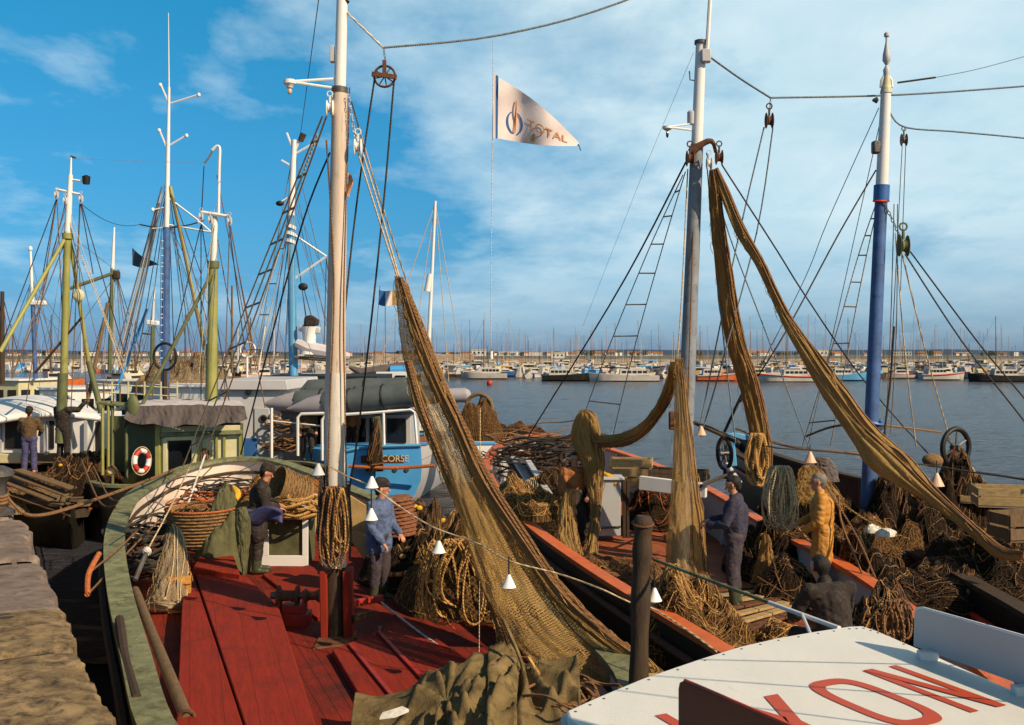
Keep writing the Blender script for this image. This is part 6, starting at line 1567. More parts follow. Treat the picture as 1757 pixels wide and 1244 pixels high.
MB().tube([W(735, 634, 60), W(690, 632, 60), W(620, 640, 60), W(600, 630, 60)], [.2, .38, .3, .1], 8).build('furled_sail', 'tarp_grey', sy)
MB().tube([W(735, 632, 59.7), W(670, 634, 59.7)], [.2, .22], 8).build('sail_cover', 'hull_blue', sy)
for b in ((645, 640), (795, 640), (700, 660), (770, 655)): line(sy, (747, 348, 60), (*b, 60), .022, 'rope_pale')
# tricolour at the yard
fl = empty('tricolour_flag', W(662, 510, 45), 'small blue, white and pale flag flying left of the largest net', 'flag')
def FP(u, v, off=0): return W(650+34*u, 497+3*u+26*v+1.5*math.sin(u*6), 45+.25*math.sin(u*7+v*2)+off)
for k, mt in enumerate(('flag_blue', 'flag_white', 'tan_cloth')):
    o = MB().grid(lambda u, v, k=k: FP((k+u)/3, v), 8, 10).build('stripe', mt, fl)
line(sy, (652, 490, 45), (640, 640, 45), .012, 'rope_dark', name='halyard')

# ---- boat E: green cabin with grey tarpaulin
E = empty('fishing_boat', W(330, 800, 27), 'green trawler with cream window frame, grey tarpaulin roof and yellow green mast', 'fishing boat')
YE = 26.5
r_, T_, P_, i_ = None, None, None, None
oE = [W(150, 850, 25), W(175, 850, 24.3), W(240, 852, 24.2), W(330, 845, 24.6), W(430, 835, 25.2), W(520, 822, 26.5), W(560, 815, 28), W(530, 806, 29.5), W(430, 800, 30.2), W(320, 800, 30.5), W(220, 802, 30.5), W(165, 806, 30)]
PE, inE = boat_body(E, [V(p.x, p.y, 1.5) for p in oE], lambda p: .9, 'black_hull', 'wood_dark', 'green_paint', 'deck_brown', .2, 60)
M['green_wall'] = mk('green_wall', (.075, .085, .032), .55, .25, 3, (.04, .035, .015), .3, .3, 20, stretch=(1, 1, .4))
a0, a1, a2, a3 = W(218, 0, 26.0), W(272, 0, 25.4), W(418, 0, 26.0), W(380, 0, 29)
def wall(root, name, mat, A_, B_, z0, z1, t=.08):
    d = (B_-A_); d.z = 0; nn = V(d.y, -d.x, 0).normalized()*t
    return MB().prism([V(A_.x, A_.y, z0), V(B_.x, B_.y, z0), V(B_.x, B_.y, z1), V(A_.x, A_.y, z1)], -nn).build(name, mat, root, bevel=.01)
zt = W(0, 727, 25.8).z; zb = .9
wall(E, 'cabin_side', 'green_wall', a0, a1, zb, zt); wall(E, 'cabin_front', 'cream', a1, a2, zb, zt-.05); wall(E, 'cabin_side', 'green_wall', a2, a3, zb, zt); wall(E, 'cabin_back', 'green_wall', V(a3.x-3.2, a3.y, 0), a3, zb, zt)
MB().beam(V(a1.x, a1.y-.03, zb), V(a1.x, a1.y-.03, zt), .12, .12).build('corner_post', 'yellow_green', E, bevel=.01)
# window in the cream front
def onw(px, py, off=.09):
    t = 0; x = None
    A_, B_ = a1, a2
    # intersect the view ray column px with the wall plan line
    s = (px-CX)/F
    t = (s*A_.y-A_.x)/((B_.x-A_.x)-s*(B_.y-A_.y)); Y = A_.y+(B_.y-A_.y)*t
    return W(px, py, Y-off)
MB().prism([onw(289, 812, .02), onw(331, 805, .02), onw(331, 755, .02), onw(289, 757, .02)], (0, .01, 0)).build('window_pane', 'glass', E)
for a, b in (((284, 815), (284, 752)), ((333, 808), (333, 751)), ((282, 753), (336, 751)), ((282, 817), (336, 810))):
    MB().beam(onw(*a, .05), onw(*b, .05), .10, .10).build('window_frame', 'cream', E, bevel=.01)
for px in (345, 372, 385, 412): MB().beam(onw(px, 820, .05), onw(px, 742, .05), .05, .06).build('batten', 'yellow_green', E)
MB().beam(onw(275, 746, .1), onw(416, 741, .1), .12, .10).build('cornice', 'green_paint', E, bevel=.01)
# tarpaulin roof
def tarp(u, v):
    x0, x1 = 222+30*v, 420-20*v
    px = x0+(x1-x0)*u; Y = 25.0+4.4*v
    z = 3.33-.06*v+.03*math.sin(u*3.1)+.06*math.sin(v*3.14)+.03*noise.noise(V(u*9, v*9, 1))
    p = W(px, 0, Y); return V(p.x, Y, z)
tp_ = MB().grid(tarp, 40, 16).build('tarpaulin_top', 'tarp_top', E, angle=180)
def skirt(u, v):
    a = tarp(u, 0); k = 1+.16*v
    return V(a.x+(-.08*v if u < .5 else .08*v)*abs(u-.5)*2, a.y-.10*v-.05*math.sin(u*34+v*2)*v-.03*(1-abs(math.sin(u*60+v*4+noise.noise(V(u*5, v*3, 2))*4)))**3, a.z-v*(.50+.035*math.sin(u*21)-.22*(2*abs(u-.5))**4))
MB().grid(skirt, 90, 12).build('tarpaulin_skirt', 'tarp_grey', E, angle=180)
def skirt2(u, v):
    a = tarp(0, u); return V(a.x-.10*v-.05*math.sin(u*20), a.y-.10*v, a.z-v*(.50+.05*math.sin(u*12)))
MB().grid(skirt2, 40, 10).build('tarpaulin_skirt', 'tarp_grey', E, angle=180)
spar(E, (362, 812, 26.6), (364, 590, 26.6), .16, .155, 'olive'); spar(E, (363, 700, 26.5), (366, 450, 26.5), .135, .12, 'yellow_green', 'mast'); spar(E, (366, 455, 26.5), (369, 365, 26.5), .085, .075, 'clean_white', 'topmast')
MB().tube(crom([W(375, 370, 26.5), W(376, 290, 26.5), W(377, 256, 26.5), W(372, 251, 26.5), W(364, 258, 26.5)], 20), .04, 6).build('bent_pipe', 'clean_white', E)
line(E, [(365, 257, 26.5), (358, 270, 26.5), (350, 280, 26.5)], None, .03, 'rope_grey', name='lamp_cable')
MB().tube([W(346, 364, 26.4), W(370, 368, 26.4), W(395, 372, 26.4)], .05, 6).build('crosstree', 'clean_white', E)
MB().tube([W(366, 460, 26.5), W(366, 448, 26.5)], .15, 10).build('mast_band', 'olive', E)
for b in ((345, 372), (394, 380), (361, 378)): block(None, W(b[0], b[1], 26.3), 1.3, 'light_grey', 'pulley_block', E)
spar(E, (245, 692, 25.5), (362, 472, 26.2), .05, .045, 'olive', 'derrick')
for a, b in (((345, 385), (290, 620)), ((345, 385), (345, 690)), ((346, 385), (395, 700)), ((394, 390), (385, 690)), ((395, 388), (455, 700)), ((396, 388), (440, 640)), ((366, 370), (400, 560)), ((372, 300), (430, 600)), ((393, 385), (420, 600)), ((350, 285), (346, 360))):
    line(E, (*a, 26.5), (*b, 27), .014, 'rope_dark' if a[1] % 2 else 'rope_brown')
# posts, life ring
for px, y0, y1 in ((217, 690, 845), (193, 688, 830), (186, 690, 815), (176, 700, 815)):
    MB().tube([W(px, y1, 25.2), W(px, y0, 25.2)], .04, 6).build('stanchion', 'olive' if px > 190 else 'yellow_green', E)
MB().beam(W(175, 690, 25.5), W(240, 698, 25.2), .5, .06).build('canopy', 'green_paint', E, bevel=.01)
MB().ell(W(228, 698, 25.0), (.16, .10, .30), 10, 8).build('fender', 'olive', E)
hank('rope_hank', None, onw(352, 770, .12), .25, .8, 8, .016, 'rope_brown', .05, 81, E)
lr = W(243, 791, 25.0); lro = empty('life_ring', lr, 'white life ring with red bands hung on the green cabin wall', 'life ring')
ax_ = V(.85, -.55, 0).normalized(); axx = V(-ax_.y, ax_.x, 0)
for k in range(8):
    a_ = [k*math.pi/4+j*math.pi/24+.2 for j in range(7)]
    MB().tube([lr+(axx*math.cos(t)+V(0, 0, 1)*math.sin(t)*1.25)*.20 for t in a_], .062, 10).build('red_band' if k % 2 == 0 and k in (0, 2, 4, 6) and k != 6 or k == 6 else 'ring_section', 'float_red' if k % 2 == 0 else 'clean_white', lro)
MB().tube([lr+(axx*math.cos(t)+V(0, 0, 1)*math.sin(t)*1.22)*.285 for t in [i*math.pi/10 for i in range(20)]], .012, 5, closed=True).build('grab_line', 'rope_pale', lro)
basket('buoy_lamp', 'small round brass lamp on the stanchion left of the life ring', W(192, 806, 24.8)+V(0, 0, 0), .10, .14, 'cream', tilt=V(.3, -1, 0), rim='rust', cat='lamp')

# ---- boat F at the far left with the white cabin roof
FB = empty('fishing_boat', W(90, 800, 28), 'weathered trawler with long white cabin roof and yellow green mast at the left edge', 'fishing boat')
oF = [W(-120, 830, 26), W(-60, 835, 25), W(20, 838, 24.2), W(90, 852, 23.6), W(124, 872, 23.2), W(140, 845, 24.6), W(170, 820, 27), W(180, 800, 30), W(160, 790, 32), W(40, 785, 33), W(-80, 785, 33)]
PF, inF = boat_body(FB, [V(p.x, p.y, 1.15) for p in oF], lambda p: .85, 'black_hull', 'wood_dark', 'wood_pole', 'deck_brown', .3, 60)
def froof(u, v):
    a = W(-40, 727, 27.5).lerp(W(176, 712, 28.5), u); b = W(-40, 692, 31).lerp(W(110, 684, 31.5), u)
    p = a.lerp(b, v); return V(p.x, p.y, p.z+.15*math.sin(u*3)+.2*math.sin(v*3.1)-.25*max(0, u-.6))
o = MB().grid(froof, 30, 12).build('cabin_roof', 'clean_white', FB); q = o.modifiers.new('s', 'SOLIDIFY'); q.thickness = .12
boxpx(FB, 'cabin', 'clean_white', -30, 148, 714, 778, 28.4, 2.6)
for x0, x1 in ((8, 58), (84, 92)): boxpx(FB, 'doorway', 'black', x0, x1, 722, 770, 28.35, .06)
for x in (0, 60, 78, 122, 147): MB().beam(W(x, 780, 28.3), W(x, 722, 28.3), .07, .07).build('frame_post', 'pale_panel', FB)
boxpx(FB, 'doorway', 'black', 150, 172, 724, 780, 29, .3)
MB().beam(W(-20, 786, 27.5), W(40, 786, 27.5), .3, .25).build('bench', 'cream', FB, bevel=.02)
spar(FB, (108, 700, 27), (116, 398, 27), .10, .09, 'yellow_green'); spar(FB, (116, 400, 27), (121, 300, 27), .09, .06, 'clean_white', 'topmast'); spar(FB, (121, 302, 27), (122, 268, 27), .035, .02, 'clean_white', 'topmast')
spar(FB, (104, 760, 27), (108, 640, 27), .14, .13, 'olive', 'mast')
MB().tube([W(97, 325, 27), W(139, 334, 27)], .04, 6).build('crosstree', 'clean_white', FB)
MB().tube([W(121, 308, 27), W(148, 312, 27)], .03, 5).build('lamp_arm', 'clean_white', FB); MB().lathe([(.09, 0), (.11, .2), (.03, .24)], W(148, 316, 27), seg=10).build('lamp', 'black', FB)
MB().tube([W(121, 268, 27), W(130, 271, 27)], .03, 5).build('vane', 'steel', FB)
for b in ((97, 335), (139, 342), (112, 345)): block(None, W(b[0], b[1], 26.9), 1.2, 'light_grey', 'pulley_block', FB)
MB().tube([W(116, 410, 27), W(116, 400, 27)], .14, 10).build('mast_band', 'yellow_green', FB)
spar(FB, (0, 604, 25), (110, 412, 26.8), .055, .05, 'yellow_green', 'derrick'); spar(FB, (120, 410, 27), (152, 622, 27.5), .05, .055, 'yellow_green', 'derrick'); spar(FB, (150, 690, 27.5), (185, 520, 28.5), .05, .05, 'wood_pole', 'derrick'); spar(FB, (152, 620, 27.5), (174, 708, 27.5), .075, .08, 'olive', 'derrick')
spar(FB, (60, 640, 27), (140, 545, 27), .035, .03, 'wood_dark', 'boom')
for a, b in (((97, 342), (72, 480)), ((97, 342), (0, 600)), ((98, 342), (108, 560)), ((112, 350), (60, 560)), ((138, 350), (122, 700)), ((139, 350), (160, 470)), ((140, 350), (215, 610)), ((137, 350), (134, 420)), ((134, 420), (110, 640)), ((118, 400), (135, 460)), ((136, 460), (150, 700)), ((110, 420), (20, 650)), ((97, 345), (45, 690))):
    line(FB, (*a, 27), (*b, 27), .014, 'rope_dark' if (a[0]+b[0]) % 2 else 'rope_brown')
MB().ell(W(135, 507, 27), (.16, .12, .18), 8, 6).build('block', 'cream', FB)
heap('net_heap', 'pale net and planks lying on the quayward deck under the man in the brown jacket', V(W(50, 0, 24.8).x, 24.8, .9), 1.3, .9, .35, 'net_pale', seed=82, loops=12, rope='rope_brown')
for k, (a, b) in enumerate((((15, 812), (118, 850)), ((30, 806), (124, 838)), ((0, 822), (90, 858)))):
    tag(MB().beam(W(*a, 24.2), W(*b, 23.6), .28, .04).build('plank', 'wood_pole', bevel=.005), ['middle', 'farthest', 'nearest'][k]+' of the three weathered planks on the deck at the left edge', 'plank')
heap('net_heap', 'large dark net heap between the white cabin and the green stanchions', V(W(140, 0, 26).x, 26, .95), 1.3, 1.2, .9, 'net_dark', seed=83, loops=26, rope='rope_brown', floats=10)
heap('net_heap', 'dark net pile in front of the man with the raised arm', V(W(115, 0, 26.6).x, 25.6, .95), .9, .8, .5, 'net_dark', seed=84, loops=18)
person('man in brown jacket and blue trousers seen from behind at the left edge', W(50, 812, 27.0)+V(0, 0, 0), 1.75, dict(elL=(.14, .28, 1.14), wrL=(.32, .20, 1.06), elR=(.14, -.28, 1.14), wrR=(.32, -.20, 1.06)), 1.72, 'jacket_brown', 'purple', 'skin', 'coat_dark', seed=21, boot_h=.12)
person('man in dark clothes raising his right arm beside the white cabin', W(108, 800, 27.0), 1.2, dict(elR=(.12, -.38, 1.42), wrR=(.22, -.50, 1.62), elL=(.10, .30, 1.22), wrL=(.28, .36, 1.20)), 1.85, 'coat_dark', 'coat_dark', 'boot', 'coat_dark', seed=22)
for k, (a, b, c_) in enumerate((((5, 845, 22), (60, 865, 21), (120, 885, 19.5)), ((140, 790, 25), (170, 860, 20), (200, 868, 18)), ((160, 800, 24), (185, 850, 20), (205, 860, 18)))):
    tag(MB().tube(crom([W(*a), W(*b), W(*c_)], 18), .018, 5).build('mooring_line', 'rope_brown'), ['slack brown line sagging below the deck at the left edge', 'thin brown line slanting below the green stanchions', 'second thin brown line just right of the line below the stanchions'][k], 'rope')

# ---- more trawlers farther off at the left
def lines(root, top, feet, Y, r=.018):
    for k, f in enumerate(feet): line(root, (top[0], top[1], Y), (f[0], f[1], Y), r, ['rope_dark', 'rope_grey', 'rope_brown'][k % 3])
g1, T, P, i_ = trawler((W(285, 0, 42).x, 42, 0), 2.9, 16, 4.8, 'black_hull', 'clean_white', 'deck_brown', 'trawler with tallest mast, deep blue below and white above, in the left background')
spar(g1, (283, 680, 40), (286, 390, 40), .16, .14, 'mast_blue'); spar(g1, (286, 392, 40), (290, 150, 40), .11, .05, 'clean_white', 'topmast'); spar(g1, (290, 155, 40), (289, 22, 40), .03, .012, 'clean_white', 'whip_aerial')
for a, b in (((290, 178), (275, 143)), ((291, 178), (342, 162)), ((288, 258), (273, 222)), ((290, 250), (320, 232)), ((285, 385), (360, 398)), ((290, 340), (340, 378)), ((340, 378), (362, 398)), ((286, 355), (262, 360)), ((284, 390), (262, 392))):
    MB().tube([W(*a, 40), W(*b, 40)], .035, 5).build('yard', 'clean_white', g1)
for (x, y) in ((275, 146), (341, 163), (320, 233), (273, 224), (262, 360), (341, 380)): MB().ell(W(x, y, 40), (.075, .075, .09), 8, 6).build('lamp', 'clean_white', g1)
ladder(g1, [(277, 395, 39.8), (275, 640, 39.8)], [(281, 395, 39.8), (279, 640, 39.8)], 20, .02, 'blue_paint', 'clean_white')
spar(g1, (292, 320, 40), (355, 610, 40), .07, .06, 'yellow_green', 'derrick'); spar(g1, (292, 320, 40), (350, 600, 39.6), .05, .04, 'wood_pole', 'derrick')
for k in range(5): spar(g1, (278-k*2, 320+k*14, 40), (190+k*7, 640, 41), .03, .025, 'light_grey' if k % 2 else 'rope_grey', 'stay')
spar(g1, (252, 530, 41), (200, 670, 41), .05, .07, 'hull_blue', 'derrick')
lines(g1, (288, 310), [(232, 640), (210, 600), (330, 620), (345, 470), (250, 620), (380, 640), (300, 640)], 40)
line(g1, (240, 385, 40), (350, 378, 40), .03, 'rope_dark', .2); line(g1, (140, 350, 34), (240, 385, 40), .012, 'rope_dark', .3); line(g1, (130, 272, 30), (350, 280, 36), .006, 'rope_grey')
cabin(g1, T, -5, 0, -1.4, 1.4, 1.0, 3.3, 'clean_white', 'clean_white')
bl = empty('life_buoy', W(283, 612, 38), 'large black ring standing in front of the deep blue mast', 'ring')
MB().tube([W(283, 612, 38)+V(.42*math.cos(a), 0, .50*math.sin(a)) for a in [i*math.pi/14 for i in range(28)]], .05, 8, closed=True).build('ring', 'black', bl); MB().tube([W(283, 636, 38), W(283, 690, 38)], .09, 8).build('stand', 'wood_dark', bl)
pf = tag(MB().grid(lambda u, v: W(227+47*u, 425+(30*v)*(1-u)+33*u+3*math.sin(u*5), 41+.3*math.sin(u*6+v)), 16, 8).build('pennant', 'flag_dark'), 'dark triangular pennant flying left of the deep blue mast', 'flag')
g2, T, P, i_ = trawler((W(190, 0, 48).x, 48, 0), .4, 13, 4.2, 'orange_red', 'clean_white', 'deck_brown', 'trawler with red hull and slim green mast behind the white cabin roof')
spar(g2, (188, 640, 47), (193, 460, 47), .10, .09, 'olive'); spar(g2, (193, 462, 47), (196, 390, 47), .09, .04, 'clean_white', 'topmast'); spar(g2, (120, 495, 46.5), (205, 465, 47), .08, .08, 'olive', 'derrick')
MB().box(W(200, 472, 47), (.3, .3, .4)).build('masthead_block', 'wood_dark', g2, bevel=.08)
lines(g2, (200, 470), [(150, 640), (165, 600), (222, 620), (236, 640), (185, 620), (215, 700), (246, 620), (135, 560)], 47); line(g2, (135, 415, 47), (200, 465, 47), .015, 'rope_grey')
cabin(g2, T, -3, 1, -1.3, 1.3, 1.0, 3.0, 'clean_white', 'clean_white')
g3, T, P, i_ = trawler((W(40, 0, 55).x, 55, 0), -.3, 14, 4.4, 'black_hull', 'clean_white', 'deck_brown', 'trawler with dark blue mast and white radar at the far left background')
spar(g3, (61, 650, 54), (56, 520, 54), .12, .10, 'mast_blue'); spar(g3, (56, 522, 54), (52, 428, 54), .10, .06, 'clean_white', 'topmast'); MB().beam(W(50, 520, 54), W(80, 520, 54), .3, .25).build('radar', 'clean_white', g3, bevel=.06); MB().ell(W(52, 427, 54), (.12, .12, .15), 8, 6).build('lamp', 'clean_white', g3)
lines(g3, (55, 480), [(0, 620), (20, 640), (100, 620), (90, 640), (70, 640), (110, 560)], 54)
cabin(g3, T, -4, 1, -1.4, 1.4, 1.0, 3.2, 'cream', 'clean_white')
g4, T, P, i_ = trawler((W(262, 0, 62).x, 62, 0), .8, 13, 4.2, 'hull_blue', 'clean_white', 'deck_brown', 'small trawler with short white masthead and dark green mast between the left masts')
spar(g4, (261, 650, 61), (262, 560, 61), .14, .12, 'olive'); spar(g4, (262, 562, 61), (265, 492, 61), .08, .05, 'clean_white', 'topmast'); MB().beam(W(252, 553, 61), W(273, 555, 61), .3, .3).build('radar', 'clean_white', g4, bevel=.06); MB().tube([W(244, 572, 61), W(262, 574, 61)], .05, 5).build('crosstree', 'wood_dark', g4)
lines(g4, (262, 540), [(236, 640), (290, 640), (225, 640)], 61); cabin(g4, T, -3, 1, -1.3, 1.3, 1.0, 3.0, 'clean_white', 'clean_white')
g5, T, P, i_ = trawler((W(0, 0, 44).x-1, 44, 0), .1, 13, 4.4, 'black_hull', 'cream', 'deck_brown', 'trawler cut by the left frame edge with a dark mast and cream deck house')
spar(g5, (3, 660, 43), (4, 500, 43), .13, .08, 'wood_dark'); lines(g5, (4, 505), [(40, 640), (-20, 640), (20, 640)], 43); 
g6, T, P, i_ = trawler((W(330, 0, 46).x, 46, 0), 3.0, 15, 4.6, 'clean_white', 'light_grey', 'deck_brown', 'white hulled trawler with a heap of pale nets behind the grey tarpaulin')
heap('net_heap', 'pile of pale and dark nets on the white hulled trawler behind the tarpaulin', W(325, 670, 44), 2.2, 1.2, 1.2, 'net_pale', seed=91, loops=20); cabin(g6, T, -1, 3, -1.4, 1.4, 1.0, 3.4, 'clean_white', 'clean_white')
spar(g6, (398, 640, 45), (398, 490, 45), .06, .04, 'wood_pole'); spar(g6, (360, 650, 45), (358, 560, 45), .08, .06, 'sky_blue')
g7, T, P, i_ = trawler((W(440, 0, 50).x, 50, 0), .1, 14, 4.4, 'clean_white', 'wood_pole', 'deck_brown', 'white trawler with grey deck house seen behind the pale wheelhouse'); cabin(g7, T, -3, 3, -1.5, 1.5, 1.0, 3.2, 'light_grey', 'clean_white')
MB().tube([W(425+13*math.cos(a), 600+13*math.sin(a), 47) for a in [i*math.pi/10 for i in range(20)]], .04, 5, closed=True).build('loop_aerial', 'clean_white', g7); spar(g7, (424, 660, 47), (424, 612, 47), .06, .05, 'clean_white', 'aerial_post')
spar(g7, (440, 660, 47), (455, 560, 47), .03, .03, 'clean_white', 'aerial_post')
g8, T, P, i_ = trawler((W(100, 0, 38).x, 38.5, 0), .15, 13, 4.2, 'black_hull', 'wood_pole', 'deck_brown', 'dark wooden trawler with railings moored behind the long white cabin roof')
for i in range(12): MB().tube([W(150+i*14, 700, 37), W(150+i*14, 655, 37)], .03, 5).build('stanchion', 'cream' if i % 2 else 'wood_pole', g8)
for y in (658, 672): MB().tube([W(150, y, 37), W(305, y+8, 37)], .025, 5).build('hand_rail', 'cream', g8)
cabin(g8, T, -5, -1, -1.3, 1.3, 1.0, 2.6, 'cream', 'tarp_grey')

# running rigging, thin lines on every mast at the left
rr2 = random.Random(99)
for root, (tx, ty), Y, k, (fx0, fx1), (fy0, fy1) in ((FB, (118, 345), 27, 8, (0, 230), (560, 700)), (E, (370, 380), 26.5, 8, (290, 470), (560, 700)), (g1, (288, 330), 40, 12, (190, 400), (560, 650)), (g2, (194, 450), 47, 7, (130, 250), (560, 640)),
        (g3, (54, 470), 54, 6, (0, 120), (560, 640)), (g4, (264, 520), 61, 4, (230, 300), (600, 640)), (r1, (501, 330), 37, 10, (430, 600), (560, 650)), (g7, (455, 560), 47, 3, (420, 480), (620, 650))):
    for i in range(k):
        ty_ = ty+rr2.uniform(-40, 60)
        line(root, (tx+rr2.uniform(-3, 3), ty_, Y), (rr2.uniform(fx0, fx1), rr2.uniform(fy0, fy1), Y+rr2.uniform(-1.5, 1.5)), rr2.uniform(.006, .012), rr2.choice(['rope_dark', 'rope_brown', 'rope_grey', 'rope_pale']), name='rigging')
for k, (px, y0, y1, Y, mt) in enumerate(((22, 560, 650, 70, 'wood_pole'), (88, 540, 640, 75, 'wood_pole'), (140, 560, 640, 66, 'light_grey'), (232, 545, 640, 72, 'wood_pole'), (318, 540, 640, 70, 'wood_pole'), (408, 560, 640, 64, 'light_grey'), (430, 545, 640, 80, 'wood_pole'), (470, 530, 640, 76, 'light_grey'))):
    x = W(px, 0, Y).x; bt = empty('fishing_boat', (x, Y, 0), ['distant low boat with thin mast, first from the left frame edge', 'distant low boat with thin mast just left of the yellow green mast', 'distant low boat with pale thin mast right of the yellow green mast', 'distant low boat with thin mast left of the deep blue mast', 'distant low boat with thin mast right of the deep blue mast', 'distant low boat with pale mast right of the tarpaulin roofed cabin', 'distant low boat with thin mast beside the white loop aerial', 'distant low boat with pale mast left of the pale blue mast'][k], 'boat')
    rg_ = []
    for i in range(9):
        t = i/8; b_ = 1.3*(.8+.2*math.sin(math.pi*t))*(1 if t < .6 else math.cos((t-.6)/.4*math.pi/2)+.02); rg_.append([V(x-4+8*t, Y-b_, 1.1+.5*t*t), V(x-4+8*t, Y-b_*.8, .1), V(x-4+8*t, Y, -.3), V(x-4+8*t, Y+b_*.8, .1), V(x-4+8*t, Y+b_, 1.1+.5*t*t), V(x-4+8*t, Y, 1.2)])
    MB().loft(rg_).build('hull', ['black_hull', 'orange_red', 'far_white', 'hull_blue'][k % 4], bt); MB().loft([[V(x-2, Y-.8, 1.1), V(x+.3, Y-.8, 1.1), V(x+.3, Y+.8, 1.1), V(x-2, Y+.8, 1.1)], [V(x-1.9, Y-.7, 2.6), V(x+.1, Y-.7, 2.6), V(x+.1, Y+.7, 2.6), V(x-1.9, Y+.7, 2.6)]]).build('cabin', 'far_white', bt)
    spar(bt, (px, y1, Y), (px, y0, Y), .07, .04, mt)
    for q in (-30, 30): line(bt, (px, y0+6, Y), (px+q, y1, Y), .012, 'rope_dark')
# ------------------------------------------------------------------ white cabin roof with lettering, close by
ZR = 3.0
RB = empty('cabin_boat', (1.6, 4.2, 0), 'boat with a white cabin roof lettered in red in the lower right corner', 'boat')
def rp(px, py): q = G(px, py, ZR); return (q.x, q.y)
ro = [rp(969, 1219), rp(1020, 1196), rp(1100, 1163), rp(1200, 1129), rp(1265, 1109), rp(1330, 1094), rp(1400, 1082), rp(1455, 1074), rp(1480, 1073), rp(1505, 1081), rp(1600, 1122), rp(1757, 1191), (2.9, 3.5), (2.8, 2.2), (1.3, 2.0), (.75, 3.2), (.36, 4.15), rp(975, 1236)]
M['roof_white'] = mk('roof_white', (.70, .68, .63), .42, .05, 1.5, (.42, .33, .24), .24, .25, 60, stretch=(4, 1.2, 1))
MB().prism([V(x, y, ZR-.06) for x, y in ro], (0, 0, .06)).build('roof', 'roof_white', RB, bevel=.018)
ed_ = [V(x, y, ZR-.045) for x, y in ro]; MB().tube(ed_, .022, 6, closed=True).build('roof_trim', 'light_grey', RB)
for i in range(len(ro)-8):
    for t in (0, .5):
        x, y = ro[i][0]+(ro[i+1][0]-ro[i][0])*t, ro[i][1]+(ro[i+1][1]-ro[i][1])*t; x, y = 1.6+(x-1.6)*.965, 4.1+(y-4.1)*.965
        MB().lathe([(.007, 0), (.007, .003), (.001, .004)], (x, y, ZR-.0005), seg=8).build('screw', 'steel', RB)
shadow_mast = V(2.75, 2.5, 0); MB().tube([shadow_mast+V(0, 0, ZR), shadow_mast+V(0, 0, 6.6)], [.05, .03], 8).build('mast', 'clean_white', RB)  # unseen mast, added out of frame so its stays shadow the roof
for q in ((2.9, 5.2, 3.0), (2.62, 4.0, 3.0), (2.7, 4.6, 3.0)): MB().tube([shadow_mast+V(0, 0, 6.55), V(*q)], .006, 4).build('stay', 'rope_grey', RB)  # added stays, out of view, placed to throw shadow lines across the roof
cx_, cy_ = 1.6, 4.1
def shrink(p, k): return (cx_+(p[0]-cx_)*k, cy_+(p[1]-cy_)*k)
MB().prism([V(*shrink(p, .9), .9) for p in ro], (0, 0, ZR-.062-.9)).build('cabin', 'clean_white', RB)
hr = [[V(*shrink(p, 1.10), 1.5) for p in ro], [V(*shrink(p, 1.06), .1) for p in ro], [V(*shrink(p, .6), -.6) for p in ro]]
MB().loft(hr).build('hull', 'clean_white', RB)
MB().prism([V(*shrink(p, 1.12), 1.4) for p in ro], (0, 0, .1)).build('gunwale', 'wood_dark', RB)
# lettering painted on the roof
rh = V(.908, .42, 0); uh = V(-.42, .908, 0); T0 = V(1.77, 5.147, ZR+.004)
def rl(u, v): return T0+rh*u+uh*v
def strip(pts, name):
    mb = MB()
    for q in pts: mb.add([rl(*p) for p in q], [tuple(range(len(q)))])
    return mb.build(name, 'letter_red', RB, smooth=False, fix=False)
w_ = .050
strip([[(0, 0), (w_, 0), (w_, -.66), (0, -.66)]], 'letter'); 
strip([[(.175, 0), (.175+w_, 0), (.175+w_, -.66), (.175, -.66)]], 'letter')
strip([[(0.002, .001), (w_+.012, .001), (.22, -.661), (.165, -.661)]], 'letter')
for o in [o for o in RB.children if o.name.startswith('letter')][2:3]: o.location.z += .002
def ringO(uc, vc, ru, rv, t):
    mb = MB(); k = 48; vs = []
    for i in range(k):
        a = 2*math.pi*i/k; c, s = math.cos(a), math.sin(a); e = .62
        cc, ss = abs(c)**e*(1 if c > 0 else -1), abs(s)**e*(1 if s > 0 else -1)
        vs += [rl(uc+ru*cc, vc+rv*ss), rl(uc+(ru-t)*cc, vc+(rv-t*1.3)*ss)]
    mb.add(vs, [(2*i, 2*i+1, (2*i+3) % (2*k), (2*i+2) % (2*k)) for i in range(k)]); return mb.build('letter', 'letter_red', RB, smooth=False, fix=False)
ringO(-.285, -.36, .165, .33, .058)
strip([[(-.70, -.10), (-.62, -.10), (-.755, -.42), (-.82, -.40)], [(-.755, -.42), (-.82, -.40), (-.82, -.75), (-.755, -.75)], [(-.96, -.10), (-.88, -.10), (-.79, -.36), (-.82, -.42)]], 'letter')
strip([[(-1.30, -.10), (-1.24, -.10), (-1.24, -.75), (-1.30, -.75)], [(-1.24, -.69), (-1.08, -.69), (-1.08, -.75), (-1.24, -.75)]], 'letter')
# dark red board standing on the roof
b0 = V(.70, 4.20, ZR); b1 = V(1.22, 3.30, ZR); hb_ = .265; dd = (b1-b0).normalized()
pts = [b0, b1, b1+V(0, 0, hb_), b0+dd*.03+V(0, 0, hb_), b0+dd*.008+V(0, 0, hb_-.012), b0+V(0, 0, hb_-.04)]
nb = V(dd.y, -dd.x, 0)
if nb.y > 0: nb = -nb
MB().prism([p+V(0, 0, .001) for p in pts], nb*.02).build('sign_board', 'board_brown', RB, bevel=.003)
MB().tube([b1+V(0, 0, hb_)-nb*-.01, b0+dd*.03+V(0, 0, hb_+.002)+nb*.01], .008, 6).build('board_edge', 'letter_red', RB)
